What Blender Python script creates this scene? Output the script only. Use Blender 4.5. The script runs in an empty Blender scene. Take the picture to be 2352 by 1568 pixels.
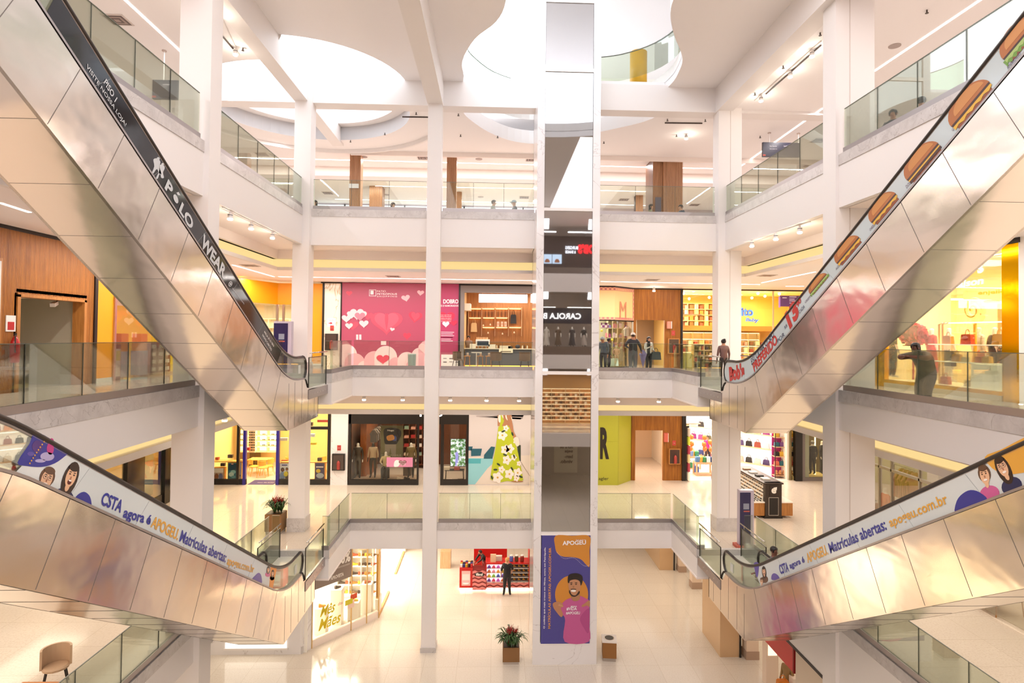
import bpy, bmesh, math, random
from mathutils import Vector, Matrix
random.seed(7)
S = bpy.context.scene
COL = S.collection
PI = math.pi
# ---------------------------------------------------------------- camera
EZ = 11.7                      # eye height above the ground floor
FPX, YAW, PIT, ROL = 1380.08, math.radians(2.06523594), math.radians(1.08900819), math.radians(0.60193704)
CX, CY = 1186.05, 748.99
fw = Vector((math.sin(YAW)*math.cos(PIT), math.cos(YAW)*math.cos(PIT), math.sin(PIT)))
rr = Vector((math.cos(YAW), -math.sin(YAW), 0)); uu = rr.cross(fw)
RV = rr*math.cos(ROL) + uu*math.sin(ROL); UV = -rr*math.sin(ROL) + uu*math.cos(ROL)
EYE = Vector((0, 0, EZ))
cd = bpy.data.cameras.new('camera'); cam = bpy.data.objects.new('camera', cd); COL.objects.link(cam)
M3 = Matrix((RV, UV, -fw)).transposed()
cam.matrix_world = Matrix.Translation(EYE) @ M3.to_4x4()
cd.sensor_width = 36; cd.lens = FPX/2352*36; cd.clip_start = .05; cd.clip_end = 400
cd.shift_x = -(CX-1176)/2352; cd.shift_y = (CY-784)/2352
S.camera = cam
# ---------------------------------------------------------------- sky and exposure
S.view_settings.view_transform = 'Standard'; S.view_settings.look = 'None'
S.view_settings.exposure = 0.08; S.view_settings.gamma = 1; S.view_settings.use_curve_mapping = False
W = bpy.data.worlds.new('World'); S.world = W; W.use_nodes = True
bg = W.node_tree.nodes['Background']; bg.inputs[0].default_value = (.86, .92, 1, 1); bg.inputs[1].default_value = 4.0
try:
    S.cycles.transparent_max_bounces = 40; S.cycles.max_bounces = 8; S.cycles.diffuse_bounces = 4
    S.cycles.glossy_bounces = 4; S.cycles.caustics_reflective = False; S.cycles.sample_clamp_indirect = 6
except Exception: pass
WARM = (1, .89, .75); NEUT = (1, .94, .89); COOL = (1, .94, .96); EDGE = (1, .97, 1)
def area(x, y, z, sx, sy, w, c, rot=(0, 0, 0), name='ceiling_lamp_or_fill_glow'):
    l = bpy.data.lights.new(name, 'AREA'); l.shape = 'RECTANGLE'; l.size = sx; l.size_y = sy; l.energy = w; l.color = c
    o = bpy.data.objects.new(name, l); o.location = (x, y, z); o.rotation_euler = rot; COL.objects.link(o); return o
# the general lighting of the galleries comes from the lamps in their ceilings, plus added fill lights
LG = .55
for yy in (-5, 8.5, 21.5):
    L_ = 10 if yy < 20 else 13
    area(-9.98, yy, 20.56, .09, L_, 560*LG, COOL); area(12.45, yy, 20.56, .09, L_, 600*LG, COOL)
    area(-12, yy, 3.6, 8, 10, 300*LG, WARM); area(13, yy, 3.6, 7, 10, 300*LG, WARM)
for yy in (-5, 7, 19): area(-10.4, yy, 14.29, .09, 9 if yy < 15 else 7, 500*LG, NEUT); area(11.4, yy, 14.29, .09, 9, 520*LG, NEUT); area(-11, yy, 8.5, 3.6, 10, 470*LG, WARM); area(12, yy, 8.5, 3.6, 10, 470*LG, WARM)
for xx in (-8, 1, 10):
    area(xx, 30.45, 20.56, 8.6, .09, 430*LG, COOL); area(xx, 33.6, 20.13, 8.6, .08, 230*LG, COOL); area(xx, 36.9, 20.13, 8.6, .08, 200*LG, COOL)
    area(xx, 27.6, 14.29, 8.6, .09, 520*LG, NEUT); area(xx, 27.3, 8.5, 8, 3, 420*LG, WARM)
    area(xx, -6, 20.5, 8, .3, 300*LG, COOL); area(xx, -6, 14.25, 8, .3, 300*LG, NEUT); area(xx, -6, 8.5, 8, .3, 300*LG, WARM)
    for zz in (20.3, 15.0, 9.3): area(xx, -1.5, zz, 6, .8, 230*LG, EDGE, (math.radians(62), 0, 0), 'column_fill_glow')  # unseen tilted fill lights, added to brighten column faces turned to the camera
    area(xx, 28.5, 3.6, 8.5, 9, 340*LG, WARM)
for xx in (-4.9, 0.3, 6): area(xx, 7, 21.35, 4, 16, 800*LG, EDGE)  # broad unseen fill overhead, added to brighten the atrium
# ---------------------------------------------------------------- points seen in the photograph -> points of the place
def P(px, py, ax, v):
    d = fw + RV*((px-CX)/FPX) - UV*((py-CY)/FPX); i = 'xyz'.index(ax)
    return EYE + d*((v-EYE[i])/d[i])
def BX(px, py, Y): p = P(px, py, 'y', Y); return p.x, p.z
def RC(x0, y0, x1, y1, Y):
    a = P(x0, y0, 'y', Y); b = P(x1, y1, 'y', Y); c = P(x0, y1, 'y', Y); d = P(x1, y0, 'y', Y)
    return (a.x+c.x)/2, (b.x+d.x)/2, (b.z+c.z)/2, (a.z+d.z)/2      # x0 x1 z0 z1
# ---------------------------------------------------------------- materials
MT = {}
def lin(c):
    if isinstance(c, str):
        c = [int(c[i:i+2], 16)/255 for i in (0, 2, 4)]
        c = [v/12.92 if v <= .04045 else ((v+.055)/1.055)**2.4 for v in c]
    return (*c[:3], 1)
def mat(name, c='ffffff', r=.6, m=0, e=0, ec=None, spec=.5, coat=0):
    if name in MT: return MT[name]
    k = bpy.data.materials.new(name); k.use_nodes = True; b = k.node_tree.nodes['Principled BSDF']
    b.inputs['Base Color'].default_value = lin(c); b.inputs['Roughness'].default_value = r; b.inputs['Metallic'].default_value = m
    b.inputs['Specular IOR Level'].default_value = spec
    if e: b.inputs['Emission Color'].default_value = lin(ec or c); b.inputs['Emission Strength'].default_value = e
    MT[name] = k; return k
def nodes(k): return k.node_tree.nodes, k.node_tree.links, k.node_tree.nodes['Principled BSDF']
def ramp(n, l, src, stops):
    r = n.new('ShaderNodeValToRGB'); el = r.color_ramp.elements
    while len(el) < len(stops): el.new(.5)
    for e_, (p, c) in zip(el, stops): e_.position = p; e_.color = lin(c)
    l.new(src, r.inputs[0]); return r.outputs[0]
def objco(n): return n.new('ShaderNodeTexCoord').outputs['Object']
def geo(n): return n.new('ShaderNodeNewGeometry').outputs['Position']
def noise(n, l, co, sc, det=3, rough=.5, scale=None, dist=0):
    if scale:
        mp = n.new('ShaderNodeMapping'); mp.inputs['Scale'].default_value = scale; l.new(co, mp.inputs[0]); co = mp.outputs[0]
    t = n.new('ShaderNodeTexNoise'); t.inputs['Scale'].default_value = sc; t.inputs['Detail'].default_value = det
    t.inputs['Roughness'].default_value = rough; t.inputs['Distortion'].default_value = dist; l.new(co, t.inputs['Vector']); return t.outputs[0]
def bump(n, l, b, src, st, d=.02):
    q = n.new('ShaderNodeBump'); q.inputs['Strength'].default_value = st; q.inputs['Distance'].default_value = d
    l.new(src, q.inputs['Height']); l.new(q.outputs[0], b.inputs['Normal']); return q
def mix(n, l, fac, a, b_, mode='MIX'):
    x = n.new('ShaderNodeMix'); x.data_type = 'RGBA'; x.blend_type = mode
    for s, v in ((x.inputs[0], fac), (x.inputs[6], a), (x.inputs[7], b_)):
        if hasattr(v, 'links'): l.new(v, s)
        elif isinstance(v, (int, float)): s.default_value = v
        else: s.default_value = lin(v)
    return x.outputs[2]
def m_marble(name, base, vein, dark=None, r=.12, sc=1.1):
    k = mat(name, base, r); n, l, b = nodes(k); co = geo(n)
    v = noise(n, l, co, sc*.55, 5, .55, (1, 1, .8), 1.0)
    c = ramp(n, l, v, [(0, base), (.494, base), (.5, vein), (.506, base), (1, base)])
    if dark: c = mix(n, l, ramp(n, l, noise(n, l, co, 2.4, 6, .7), [(.35, '000000'), (.7, 'ffffff')]), c, dark)
    l.new(c, b.inputs['Base Color']); return k
def m_floor(name, base, spk, tile=(.9, .9), r=.1, joint='b9a78f', off=(0, 0)):
    k = mat(name, base, r); n, l, b = nodes(k); co = geo(n)
    sp = ramp(n, l, noise(n, l, co, 22, 4, .7), [(.3, spk), (.52, base), (.7, base), (.82, 'fff8ea')])
    sp = mix(n, l, noise(n, l, co, .5, 2), sp, mix(n, l, .35, base, spk))
    br = n.new('ShaderNodeTexBrick'); br.offset = 0; br.inputs['Scale'].default_value = 1
    br.inputs['Brick Width'].default_value = tile[0]; br.inputs['Row Height'].default_value = tile[1]
    br.inputs['Mortar Size'].default_value = .006; br.inputs['Color1'].default_value = (1, 1, 1, 1); br.inputs['Color2'].default_value = (.965, .965, .965, 1)
    br.inputs['Mortar'].default_value = (.8, .76, .7, 1); l.new(co, br.inputs['Vector'])
    l.new(mix(n, l, 1.0, sp, br.outputs[0], 'MULTIPLY'), b.inputs['Base Color']); return k
def m_steel(name, c, r=.16, seed=0, amp=.15):
    k = mat(name, c, r, 1); n, l, b = nodes(k); co = geo(n)
    h = noise(n, l, co, .75, 2, .5, (1, .8, 1.7), .3)
    h2 = noise(n, l, co, 2.6, 1, .4)
    a = n.new('ShaderNodeMath'); a.operation = 'MULTIPLY_ADD'; a.inputs[1].default_value = .22; l.new(h2, a.inputs[0]); l.new(h, a.inputs[2])
    bump(n, l, b, a.outputs[0], amp, .1); return k
def m_slats(name, c1, c2, ax='X', pitch=.045, r=.45):
    k = mat(name, c1, r); n, l, b = nodes(k); co = geo(n)
    w = n.new('ShaderNodeTexWave'); w.bands_direction = ax; w.inputs['Scale'].default_value = .314/pitch/ (1); w.wave_profile = 'SIN'
    l.new(co, w.inputs['Vector'])
    g = noise(n, l, co, 2.2, 5, .6, (5, 5, .35))
    c = mix(n, l, ramp(n, l, g, [(.35, '000000'), (.68, 'ffffff')]), c1, c2)
    c = mix(n, l, 1.0, c, ramp(n, l, w.outputs[0], [(0, '5a4030'), (.28, 'ffffff')]), 'MULTIPLY')
    l.new(c, b.inputs['Base Color']); bump(n, l, b, w.outputs[0], .6, .02); return k
def m_wood(name, c1, c2, sc=(6, 6, .6), r=.4):
    k = mat(name, c1, r); n, l, b = nodes(k); co = geo(n)
    l.new(mix(n, l, ramp(n, l, noise(n, l, co, 2.5, 6, .6, sc, .6), [(.3, '000000'), (.7, 'ffffff')]), c1, c2), b.inputs['Base Color']); return k
def m_glass(name, tint, refl=.06, rough=0):
    k = bpy.data.materials.new(name); k.use_nodes = True; n = k.node_tree.nodes; l = k.node_tree.links; n.clear()
    o = n.new('ShaderNodeOutputMaterial'); t = n.new('ShaderNodeBsdfTransparent'); t.inputs[0].default_value = lin(tint)
    g = n.new('ShaderNodeBsdfGlossy'); g.inputs['Roughness'].default_value = rough
    f = n.new('ShaderNodeLayerWeight'); f.inputs[0].default_value = .25
    a = n.new('ShaderNodeMath'); a.operation = 'MULTIPLY_ADD'; a.inputs[1].default_value = .55; a.inputs[2].default_value = refl; a.use_clamp = True
    l.new(f.outputs['Fresnel'], a.inputs[0])
    x = n.new('ShaderNodeMixShader'); l.new(a.outputs[0], x.inputs[0]); l.new(t.outputs[0], x.inputs[1]); l.new(g.outputs[0], x.inputs[2]); l.new(x.outputs[0], o.inputs[0])
    MT[name] = k; return k
def m_checks(name, c1, c2, s):
    k = mat(name, c1, .5); n, l, b = nodes(k); q = n.new('ShaderNodeTexChecker'); q.inputs['Scale'].default_value = s
    q.inputs[1].default_value = lin(c1); q.inputs[2].default_value = lin(c2); l.new(geo(n), q.inputs[0]); l.new(q.outputs[0], b.inputs['Base Color']); return k
white = mat('white_paint', 'f1ebe8', .55); ceilm = mat('ceiling_plaster', 'faf5f4', .7)
peach = mat('soffit_plaster', 'fbefe8', .7)
marble = m_marble('white_marble', 'ece8e8', 'cdc5c4'); kerbm = m_marble('grey_veined_marble', 'd8d2cf', 'a89f9b', 'c2bbb8', .25, 2.2)
panelm = m_marble('cream_marble', 'efe2d2', 'b7996f', None, .12, .8)
gran0 = m_floor('ground_granite', 'ebe2d5', 'd2c3ad', (1.2, 1.2), .11); gran1 = m_floor('gallery_granite', 'e2d6c8', 'c4b09c', (1.2, 1.2), .09)
steel = m_steel('brushed_steel', 'e9dfd4'); alu = mat('grey_aluminium', 'a8a1a0', .35, .8); chrome = mat('chrome', 'c9c6c2', .15, 1)
rubber = mat('black_rubber', '2a211d', .35); dark = mat('dark_metal', '241d1a', .4, .3); blackm = mat('black_gloss', '17130f', .12)
glass = m_glass('clear_glass', 'f3f8f0', .03); gglass = m_glass('green_edge_glass', 'ecf2ea', .04); shopglass = m_glass('shop_glass', 'fbfaf4', .02)
slatx = m_slats('fluted_wood_side', 'bf7a30', '9a5c22', 'Y'); palew = m_wood('pale_wood', 'dcb78f', 'c39a70', (9, 9, .8)); wood = m_wood('oak_wood', 'c08444', '99602b'); darkw = m_wood('walnut_wood', '8a5a34', '633c20')
cove = mat('warm_cove_light', '6a5a3c', .6, 0, .85, 'ffdf98'); strip = mat('white_strip_light', 'ffffff', .5, 0, 5, 'fff6ee'); lampm = mat('lamp_glow', 'ffffff', .4, 0, 9, 'fff2e0'); warmglow = mat('warm_shop_light', 'ffd080', .5, 0, 3.5, 'ffc870')
def C(h, r=.5, m=0): return mat('paint_'+h+('' if r == .5 else '_%d' % int(r*100)) + ('m' if m else ''), h, r, m)
def G(h, e): return mat('glow_%s_%d' % (h, e*10), h, .5, 0, e, h)
# ---------------------------------------------------------------- mesh building
class MB:
    def __init__(s): s.v = []; s.f = []; s.mi = []; s.ms = []; s.cur = 0
    def m(s, k):
        if k not in s.ms: s.ms.append(k)
        s.cur = s.ms.index(k); return s
    def add(s, vs, fs):
        n = len(s.v); s.v += [tuple(v) for v in vs]; s.f += [tuple(i+n for i in f) for f in fs]; s.mi += [s.cur]*len(fs); return s
    def box(s, x0, x1, y0, y1, z0, z1):
        x0, x1 = sorted((x0, x1)); y0, y1 = sorted((y0, y1)); z0, z1 = sorted((z0, z1))
        return s.add([(x0, y0, z0), (x1, y0, z0), (x1, y1, z0), (x0, y1, z0), (x0, y0, z1), (x1, y0, z1), (x1, y1, z1), (x0, y1, z1)],
                     [(0, 3, 2, 1), (4, 5, 6, 7), (0, 1, 5, 4), (1, 2, 6, 5), (2, 3, 7, 6), (3, 0, 4, 7)])
    def obox(s, c, sx, sy, sz, rz=0, tilt=0):
        c = Vector(c); R = Matrix.Rotation(rz, 3, 'Z') @ Matrix.Rotation(tilt, 3, 'X'); n = len(s.v); s.box(-sx/2, sx/2, -sy/2, sy/2, -sz/2, sz/2)
        for i in range(n, len(s.v)): s.v[i] = tuple(c + R @ Vector(s.v[i]))
        return s
    def prism(s, poly, ax, a, b):
        i = 'xyz'.index(ax)
        def q(p, t): p = list(p); p.insert(i, t); return p
        k = len(poly); vs = [q(p, a) for p in poly] + [q(p, b) for p in poly]
        ar = sum(poly[j][0]*poly[(j+1) % k][1]-poly[(j+1) % k][0]*poly[j][1] for j in range(k)) * (b-a) * (-1 if ax == 'y' else 1)
        r = range(k)
        if ar > 0: fs = [tuple(reversed(r)), tuple(k+j for j in r)] + [(j, (j+1) % k, k+(j+1) % k, k+j) for j in r]
        else: fs = [tuple(r), tuple(k+j for j in reversed(r))] + [((j+1) % k, j, k+j, k+(j+1) % k) for j in r]
        return s.add(vs, fs)
    def tube(s, pts, r, seg=8, closed=False, caps=True):
        pts = [Vector(p) for p in pts]; k = len(pts); rs = r if isinstance(r, (list, tuple)) else [r]*k; up = Vector((0, 0, 1)); rings = []
        for i, p in enumerate(pts):
            t = (pts[(i+1) % k]-pts[i-1]) if closed else (pts[min(i+1, k-1)]-pts[max(i-1, 0)])
            t.normalize(); a = t.cross(up if abs(t.z) < .95 else Vector((1, 0, 0))).normalized(); b = t.cross(a)
            rings.append([p + (a*math.cos(2*PI*j/seg)+b*math.sin(2*PI*j/seg))*rs[i] for j in range(seg)])
        fs = []; nr = k if closed else k-1
        for i in range(nr):
            for j in range(seg): fs.append((i*seg+j, i*seg+(j+1) % seg, ((i+1) % k)*seg+(j+1) % seg, ((i+1) % k)*seg+j))
        if caps and not closed: fs += [tuple(reversed(range(seg))), tuple((k-1)*seg+j for j in range(seg))]
        return s.add([v for r_ in rings for v in r_], fs)
    def lathe(s, prof, c=(0, 0, 0), seg=16, sx=1, sy=1):
        k = len(prof); vs = [(c[0]+r*math.cos(2*PI*j/seg)*sx, c[1]+r*math.sin(2*PI*j/seg)*sy, c[2]+z) for r, z in prof for j in range(seg)]
        fs = [(i*seg+j, i*seg+(j+1) % seg, (i+1)*seg+(j+1) % seg, (i+1)*seg+j) for i in range(k-1) for j in range(seg)]
        fs += [tuple(reversed(range(seg))), tuple((k-1)*seg+j for j in range(seg))]
        return s.add(vs, fs)
    def ball(s, c, rx, ry=None, rz=None, seg=10, rings=6):
        ry = ry or rx; rz = rz or rx
        return s.lathe([(max(.02, math.sin(PI*i/rings)), -math.cos(PI*i/rings)*rz/rx) for i in range(rings+1)] if 0 else [(rx*max(.03, math.sin(PI*i/rings)), -rz*math.cos(PI*i/rings)) for i in range(rings+1)], c, seg, 1, ry/rx)
    def cyl(s, c, r, z0, z1, seg=16): return s.lathe([(r, z0), (r, z1)], (c[0], c[1], 0), seg)
    def strip(s, path, off, th, z0, z1):
        # a band that follows a polyline, thickness to the left of travel
        p = [Vector(q) for q in path]; k = len(p)
        def offp(d):
            out = []
            for i in range(k):
                n1 = n2 = None
                if i > 0: t = (p[i]-p[i-1]).normalized(); n1 = Vector((-t.y, t.x))
                if i < k-1: t = (p[i+1]-p[i]).normalized(); n2 = Vector((-t.y, t.x))
                if n1 is None: out.append(p[i]+n2*d)
                elif n2 is None: out.append(p[i]+n1*d)
                else: m_ = (n1+n2); m_ = m_/max(m_.length_squared/2, .05); out.append(p[i]+m_*d)
            return out
        a = offp(off); b = offp(off+th); vs = []
        for z in (z0, z1): vs += [(q.x, q.y, z) for q in a] + [(q.x, q.y, z) for q in b]
        fs = []
        for i in range(k-1):
            A, B, D, E = i, i+1, k+i, k+i+1; t = 2*k
            fs += [(A, B, B+t, A+t), (E, D, D+t, E+t), (A+t, B+t, E+t, D+t), (B, A, D, E)]
        fs += [(0, 2*k, 3*k, k), (k-1, 2*k-1, 4*k-1, 3*k-1)]
        return s.add(vs, fs)
    def build(s, name, k=None, par=None, smooth=False):
        me = bpy.data.meshes.new(name); me.from_pydata(s.v, [], s.f)
        for m_ in (s.ms or [k]): me.materials.append(m_)
        if s.ms: me.polygons.foreach_set('material_index', s.mi)
        if smooth: me.polygons.foreach_set('use_smooth', [True]*len(me.polygons))
        bm = bmesh.new(); bm.from_mesh(me); bmesh.ops.recalc_face_normals(bm, faces=bm.faces); bm.to_mesh(me); bm.free()
        o = bpy.data.objects.new(name, me); COL.objects.link(o)
        if par:
            o.parent = par
            w = par.matrix_world.copy() if 0 else worldm(par); o.matrix_parent_inverse = w.inverted()
        return o
def worldm(o):
    m_ = Matrix.LocRotScale(o.location, o.rotation_euler, o.scale)
    return (worldm(o.parent) @ o.matrix_parent_inverse @ m_) if o.parent else m_
def tag(o, label, cat, group=None, kind=None):
    o['label'] = label; o['category'] = cat
    if group: o['group'] = group
    if kind: o['kind'] = kind
    return o
def thing(name, label, cat, loc=(0, 0, 0), group=None, kind=None, rz=0):
    o = bpy.data.objects.new(name, None); COL.objects.link(o); o.location = loc; o.rotation_euler = (0, 0, rz); o.empty_display_size = .1
    return tag(o, label, cat, group, kind)
def struct(name, mb, k=None, label=None, cat=None):
    o = mb.build(name, k); o['kind'] = 'structure'
    if label: o['label'] = label; o['category'] = cat
    return o
def kids(o): return [c for c in COL.objects if c.parent == o]
def dup(o, loc=None, rz=None, label=None, par=None, group=None):
    c = o.copy(); COL.objects.link(c)
    if loc is not None: c.location = loc
    if rz is not None: c.rotation_euler = (0, 0, rz)
    if par: c.parent = par
    if label: c['label'] = label
    if group: c['group'] = group
    for ch in kids(o): dup(ch, par=c)
    return c
def text_mesh(t, bold=0, sp=1, lsp=1, al='LEFT'):
    cu = bpy.data.curves.new('lettering', 'FONT'); cu.body = t; cu.size = 1; cu.offset = bold; cu.space_character = sp; cu.space_line = lsp; cu.align_x = al; cu.resolution_u = 3
    o = bpy.data.objects.new('lettering', cu); COL.objects.link(o); dg = bpy.context.evaluated_depsgraph_get(); dg.update()
    me = bpy.data.meshes.new_from_object(o.evaluated_get(dg)); bpy.data.objects.remove(o); return me
def text(t, k, org, xd, up, par=None, w=None, h=None, bold=0, shear=0, lift=.004, depth=.003, name='lettering', sp=1, mirror=False):
    # letters in the plane of (xd, up), fitted to a width and a cap height
    me = text_mesh(t, bold, sp); vs = [v.co.copy() for v in me.vertices]
    if not vs: return
    x0 = min(v.x for v in vs); x1 = max(v.x for v in vs); y0 = min(v.y for v in vs); y1 = max(v.y for v in vs)
    xd = Vector(xd).normalized(); up = Vector(up).normalized(); nz = xd.cross(up).normalized()
    hs = (h/(y1-y0)) if h else 1; ws = (w/(x1-x0)) if w else hs
    if not h: hs = ws
    base = Vector(org)+nz*lift
    q = MB(); polys = [tuple(p.vertices) for p in me.polygons]
    pts = [base + xd*((v.x-x0)*ws + shear*(v.y-y0)*hs) + up*((v.y-y0)*hs) for v in vs]
    q.add(pts, polys)
    o = q.build(name, k, par); bpy.data.meshes.remove(me); return o
def textpx(t, k, p0, p1, ptop, ax, v, par=None, **kw):
    a = P(*p0, ax, v); b = P(*p1, ax, v); c = P(*ptop, ax, v); xd = (b-a); w = xd.length; xd.normalize()
    up = (c-a); up = up - xd*up.dot(xd); h = up.length
    return text(t, k, a, xd, up, par, w=w, h=h, **kw)
def flat(pts, k, ax, v, par=None, name='print', lift=0, th=.004, src='px'):
    # a thin printed shape lying on a wall plane, given by its outline in the photograph
    s_ = -1 if ax == 'y' else (1 if v < 0 else -1)
    w = [P(*p, ax, v) for p in pts]; i = 'xyz'.index(ax)
    poly = [tuple(c for j, c in enumerate(q) if j != i) for q in w]
    return MB().prism(poly, ax, v+s_*lift, v+s_*(lift+th)).build(name, k, par)
def ell(cx, cy, rx, ry, n=20, rot=0, a0=0, a1=360):
    out = []
    for i in range(n):
        a = math.radians(a0+(a1-a0)*i/(n if a1-a0 >= 360 else n-1)); x = rx*math.cos(a); y = ry*math.sin(a)
        out.append((cx+x*math.cos(rot)-y*math.sin(rot), cy+x*math.sin(rot)+y*math.cos(rot)))
    return out
def bez(pts, n=8, closed=True):
    # smooth closed outline through points
    out = []; k = len(pts)
    for i in range(k if closed else k-1):
        p0 = pts[i-1] if (closed or i > 0) else pts[0]; p1 = pts[i]; p2 = pts[(i+1) % k]; p3 = pts[(i+2) % k] if (closed or i+2 < k) else pts[-1]
        for j in range(n):
            t = j/n
            out.append(tuple(.5*((2*b)+(-a+c)*t+(2*a-5*b+4*c-d)*t*t+(-a+3*b-3*c+d)*t**3) for a, b, c, d in zip(p0, p1, p2, p3)))
    if not closed: out.append(tuple(pts[-1]))
    return out
# ================================================================ THE BUILDING
G0, L1, L2, L3 = 0, 4.45, 10.2, 16.2
XL, XR, YB = -7.2, 8.75, 22.8          # edges of the atrium
struct('floor', MB().box(-18, 18, -14, 46, -.3, 0), gran0, 'polished beige granite floor of the ground level', 'floor')
def slab(z, notch, edge0, mk):
    q = MB(); y0 = -3
    zs = (z-.3, z)
    def q_rear(y): q.box(XL-.06, 1.46, y, 46, *zs); q.box(3.81, XR+.06, y, 46, *zs); q.box(1.46, 3.81, 23.92, 46, *zs)
    q.box(-18, XL-.06, -14, 46, *zs); q.box(XR+.06, 18, -14, 46, *zs); q_rear(YB+.06); q.box(XL-.06, XR+.06, -14, -.66, *zs)
    if notch: q.box(XL-.06, -5.36, 19.96, YB+.06, *zs); q.box(6.86, XR+.06, 19.96, YB+.06, *zs)
    return struct('floor', q, mk)
slab(L1, True, 0, gran1)['label'] = 'glossy beige floor of the first gallery'
slab(L2, True, 0, gran1)['label'] = 'glossy beige floor of the second gallery'
slab(L3, False, 0, gran1)['label'] = 'floor of the food court gallery'
NOTCH = [(XL, -.6), (XL, 19.9), (-5.3, 19.9), (-5.3, YB), (6.8, YB), (6.8, 19.9), (XR, 19.9), (XR, -.6)]
RECT = [(XL, -.6), (XL, YB), (XR, YB), (XR, -.6)]
n_tr = 0
def trim(q, k, lab):
    global n_tr; n_tr += 1
    return struct('trim_%d' % n_tr, q, k, lab, 'trim')
for z, path, mt, mb_, fb, lv in ((L1, NOTCH, 4.71, 4.44, 3.74, 'first'), (L2, NOTCH, 10.46, 10.17, 9.45, 'second'), (L3, RECT, 16.47, 16.19, 15.11, 'food court')):
    trim(MB().strip(path, 0, .16, mb_, mt), kerbm, 'veined marble kerb along the edge of the %s gallery' % lv)
    trim(MB().strip(path, .02, .2, fb, mb_), white, 'white fascia under the edge of the %s gallery' % lv)
# columns
def column(x0, x1, y0, y1, z0, z1, bases, lab, seam=None):
    t = thing('column', lab, 'column', ((x0+x1)/2, (y0+y1)/2, z0), kind='structure')
    MB().box(x0, x1, y0, y1, z0, z1).build('shaft', white, t)
    for zb, h, k in bases: MB().box(x0-.03, x1+.03, y0-.03, y1+.03, zb, zb+h).build('plinth', k, t)
    if seam: MB().box(seam-.012, seam+.012, y0-.006, y0+.01, z0, z1).build('joint', C('d8cdc6'), t)
    return t
pl = kerbm
column(-7.85, -7.08, 15.0, 15.6, 0, 21.43, [(0, .25, pl), (L1, .5, pl)], 'white square column rising in front of the left gallery')
column(-7.56, -6.95, 22.6, 23.2, 0, 21.43, [(0, .25, pl), (L1, .5, pl), (L2, .5, pl)], 'white column at the far left corner of the atrium')
column(-2.6, -2.08, 22.6, 23.15, 0, 21.43, [(0, .18, pl)], 'white column on the far side, between the pink mural and the lift')
column(8.5, 9.4, 22.6, 23.2, 0, 21.43, [(L1, .5, pl), (L2, .5, pl)], 'white column at the far right corner of the atrium', 8.96)
column(8.68, 9.7, 15.0, 15.6, 0, 21.43, [(L1, .5, pl)], 'white wide column rising in front of the right gallery', 9.05)
for x, y in ((-7.5, 7.2), (9.1, 7.2)): column(x-.4, x+.4, y-.3, y+.3, 0, 21.5, [], 'white column beside the camera at X %s' % ('left' if x < 0 else 'right'))
# ---- second gallery ceiling: soffit, face, warm cove, lip, low ceiling
def cove_ring(z_soff, off, faces, k_in, lv, mz):
    path = [(XL-off, -8), (XL-off, YB+off), (XR+off, YB+off), (XR+off, -8)]
    for z0, z1, d, k in faces: trim(MB().strip(path, d, .12, z0, z1), k, '%s running round the %s gallery ceiling' % ('warm lit cove' if k == cove else 'plaster step', lv))
cove_ring(15.11, 1.5, ((14.76, 15.2, 0, peach), (14.42, 14.78, .3, cove), (14.30, 14.43, 0, white)), 0, 'second', 0)
cove_ring(9.4, 1.8, ((8.97, 9.6, 0, peach), (8.72, 8.99, .25, cove), (8.54, 8.73, -.02, white)), 0, 'first', 0)
def ringceil(z, off0, off1, k, lab, x0=-18, x1=18, th=.1):
    q = MB()
    if off1 is not None:
        a, b = XL-off1, XR+off1; c, d = XL-off0, XR+off0; yb0, yb1 = YB+off0, YB+off1
        q.box(a, c, -14, yb1, z, z+th); q.box(d, b, -14, yb1, z, z+th); q.box(c, 1.46, yb0, yb1, z, z+th); q.box(3.81, d, yb0, yb1, z, z+th); q.box(1.46, 3.81, max(yb0, 23.92), yb1, z, z+th)
    else:
        c, d, yb0 = XL-off0, XR+off0, YB+off0
        q.box(x0, c, -14, 46, z, z+th); q.box(d, x1, -14, 46, z, z+th); q.box(c, 1.46, yb0, 46, z, z+th); q.box(3.81, d, yb0, 46, z, z+th); q.box(1.46, 3.81, max(yb0, 23.92), 46, z, z+th)
    return struct('ceiling', q, k, lab, 'ceiling')
ringceil(15.11, 0.2, 1.62, peach, 'plaster soffit above the edge of the second gallery')
ringceil(14.33, 1.6, None, ceilm, 'low plaster ceiling of the second gallery')
ringceil(9.45, 0.2, 1.9, peach, 'plaster soffit above the edge of the first gallery')
ringceil(8.6, 1.9, None, ceilm, 'low plaster ceiling of the first gallery')
ringceil(3.74, 0.2, None, peach, 'plaster ceiling of the ground level arcades')
q = MB(); q.box(XL, -5.3, 19.9, YB, 9.45, 9.5); q.box(6.8, XR, 19.9, YB, 9.45, 9.5); q.box(XL, -5.3, 19.9, YB, 3.74, 3.8); q.box(6.8, XR, 19.9, YB, 3.74, 3.8)
struct('ceiling', q, peach, 'plaster soffits under the two corner landings', 'ceiling')
trim(MB().box(XR+.02, XR+.2, -.6, 18.6, 2.86, 3.74), white, 'deep white bulkhead under the right edge of the first gallery')
trim(MB().box(XR+.0, XR+.22, -.6, 18.6, 2.78, 2.86), dark, 'dark lower edge of the right bulkhead')
# behind the camera the galleries continue
for z0, z1 in ((3.74, L1), (9.45, L2), (15.11, L3)):
    trim(MB().box(XL, XR, -.8, -.6, z0, z1+.27), white, 'white fascia of the gallery behind the camera, level %d' % (z0//5))
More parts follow.
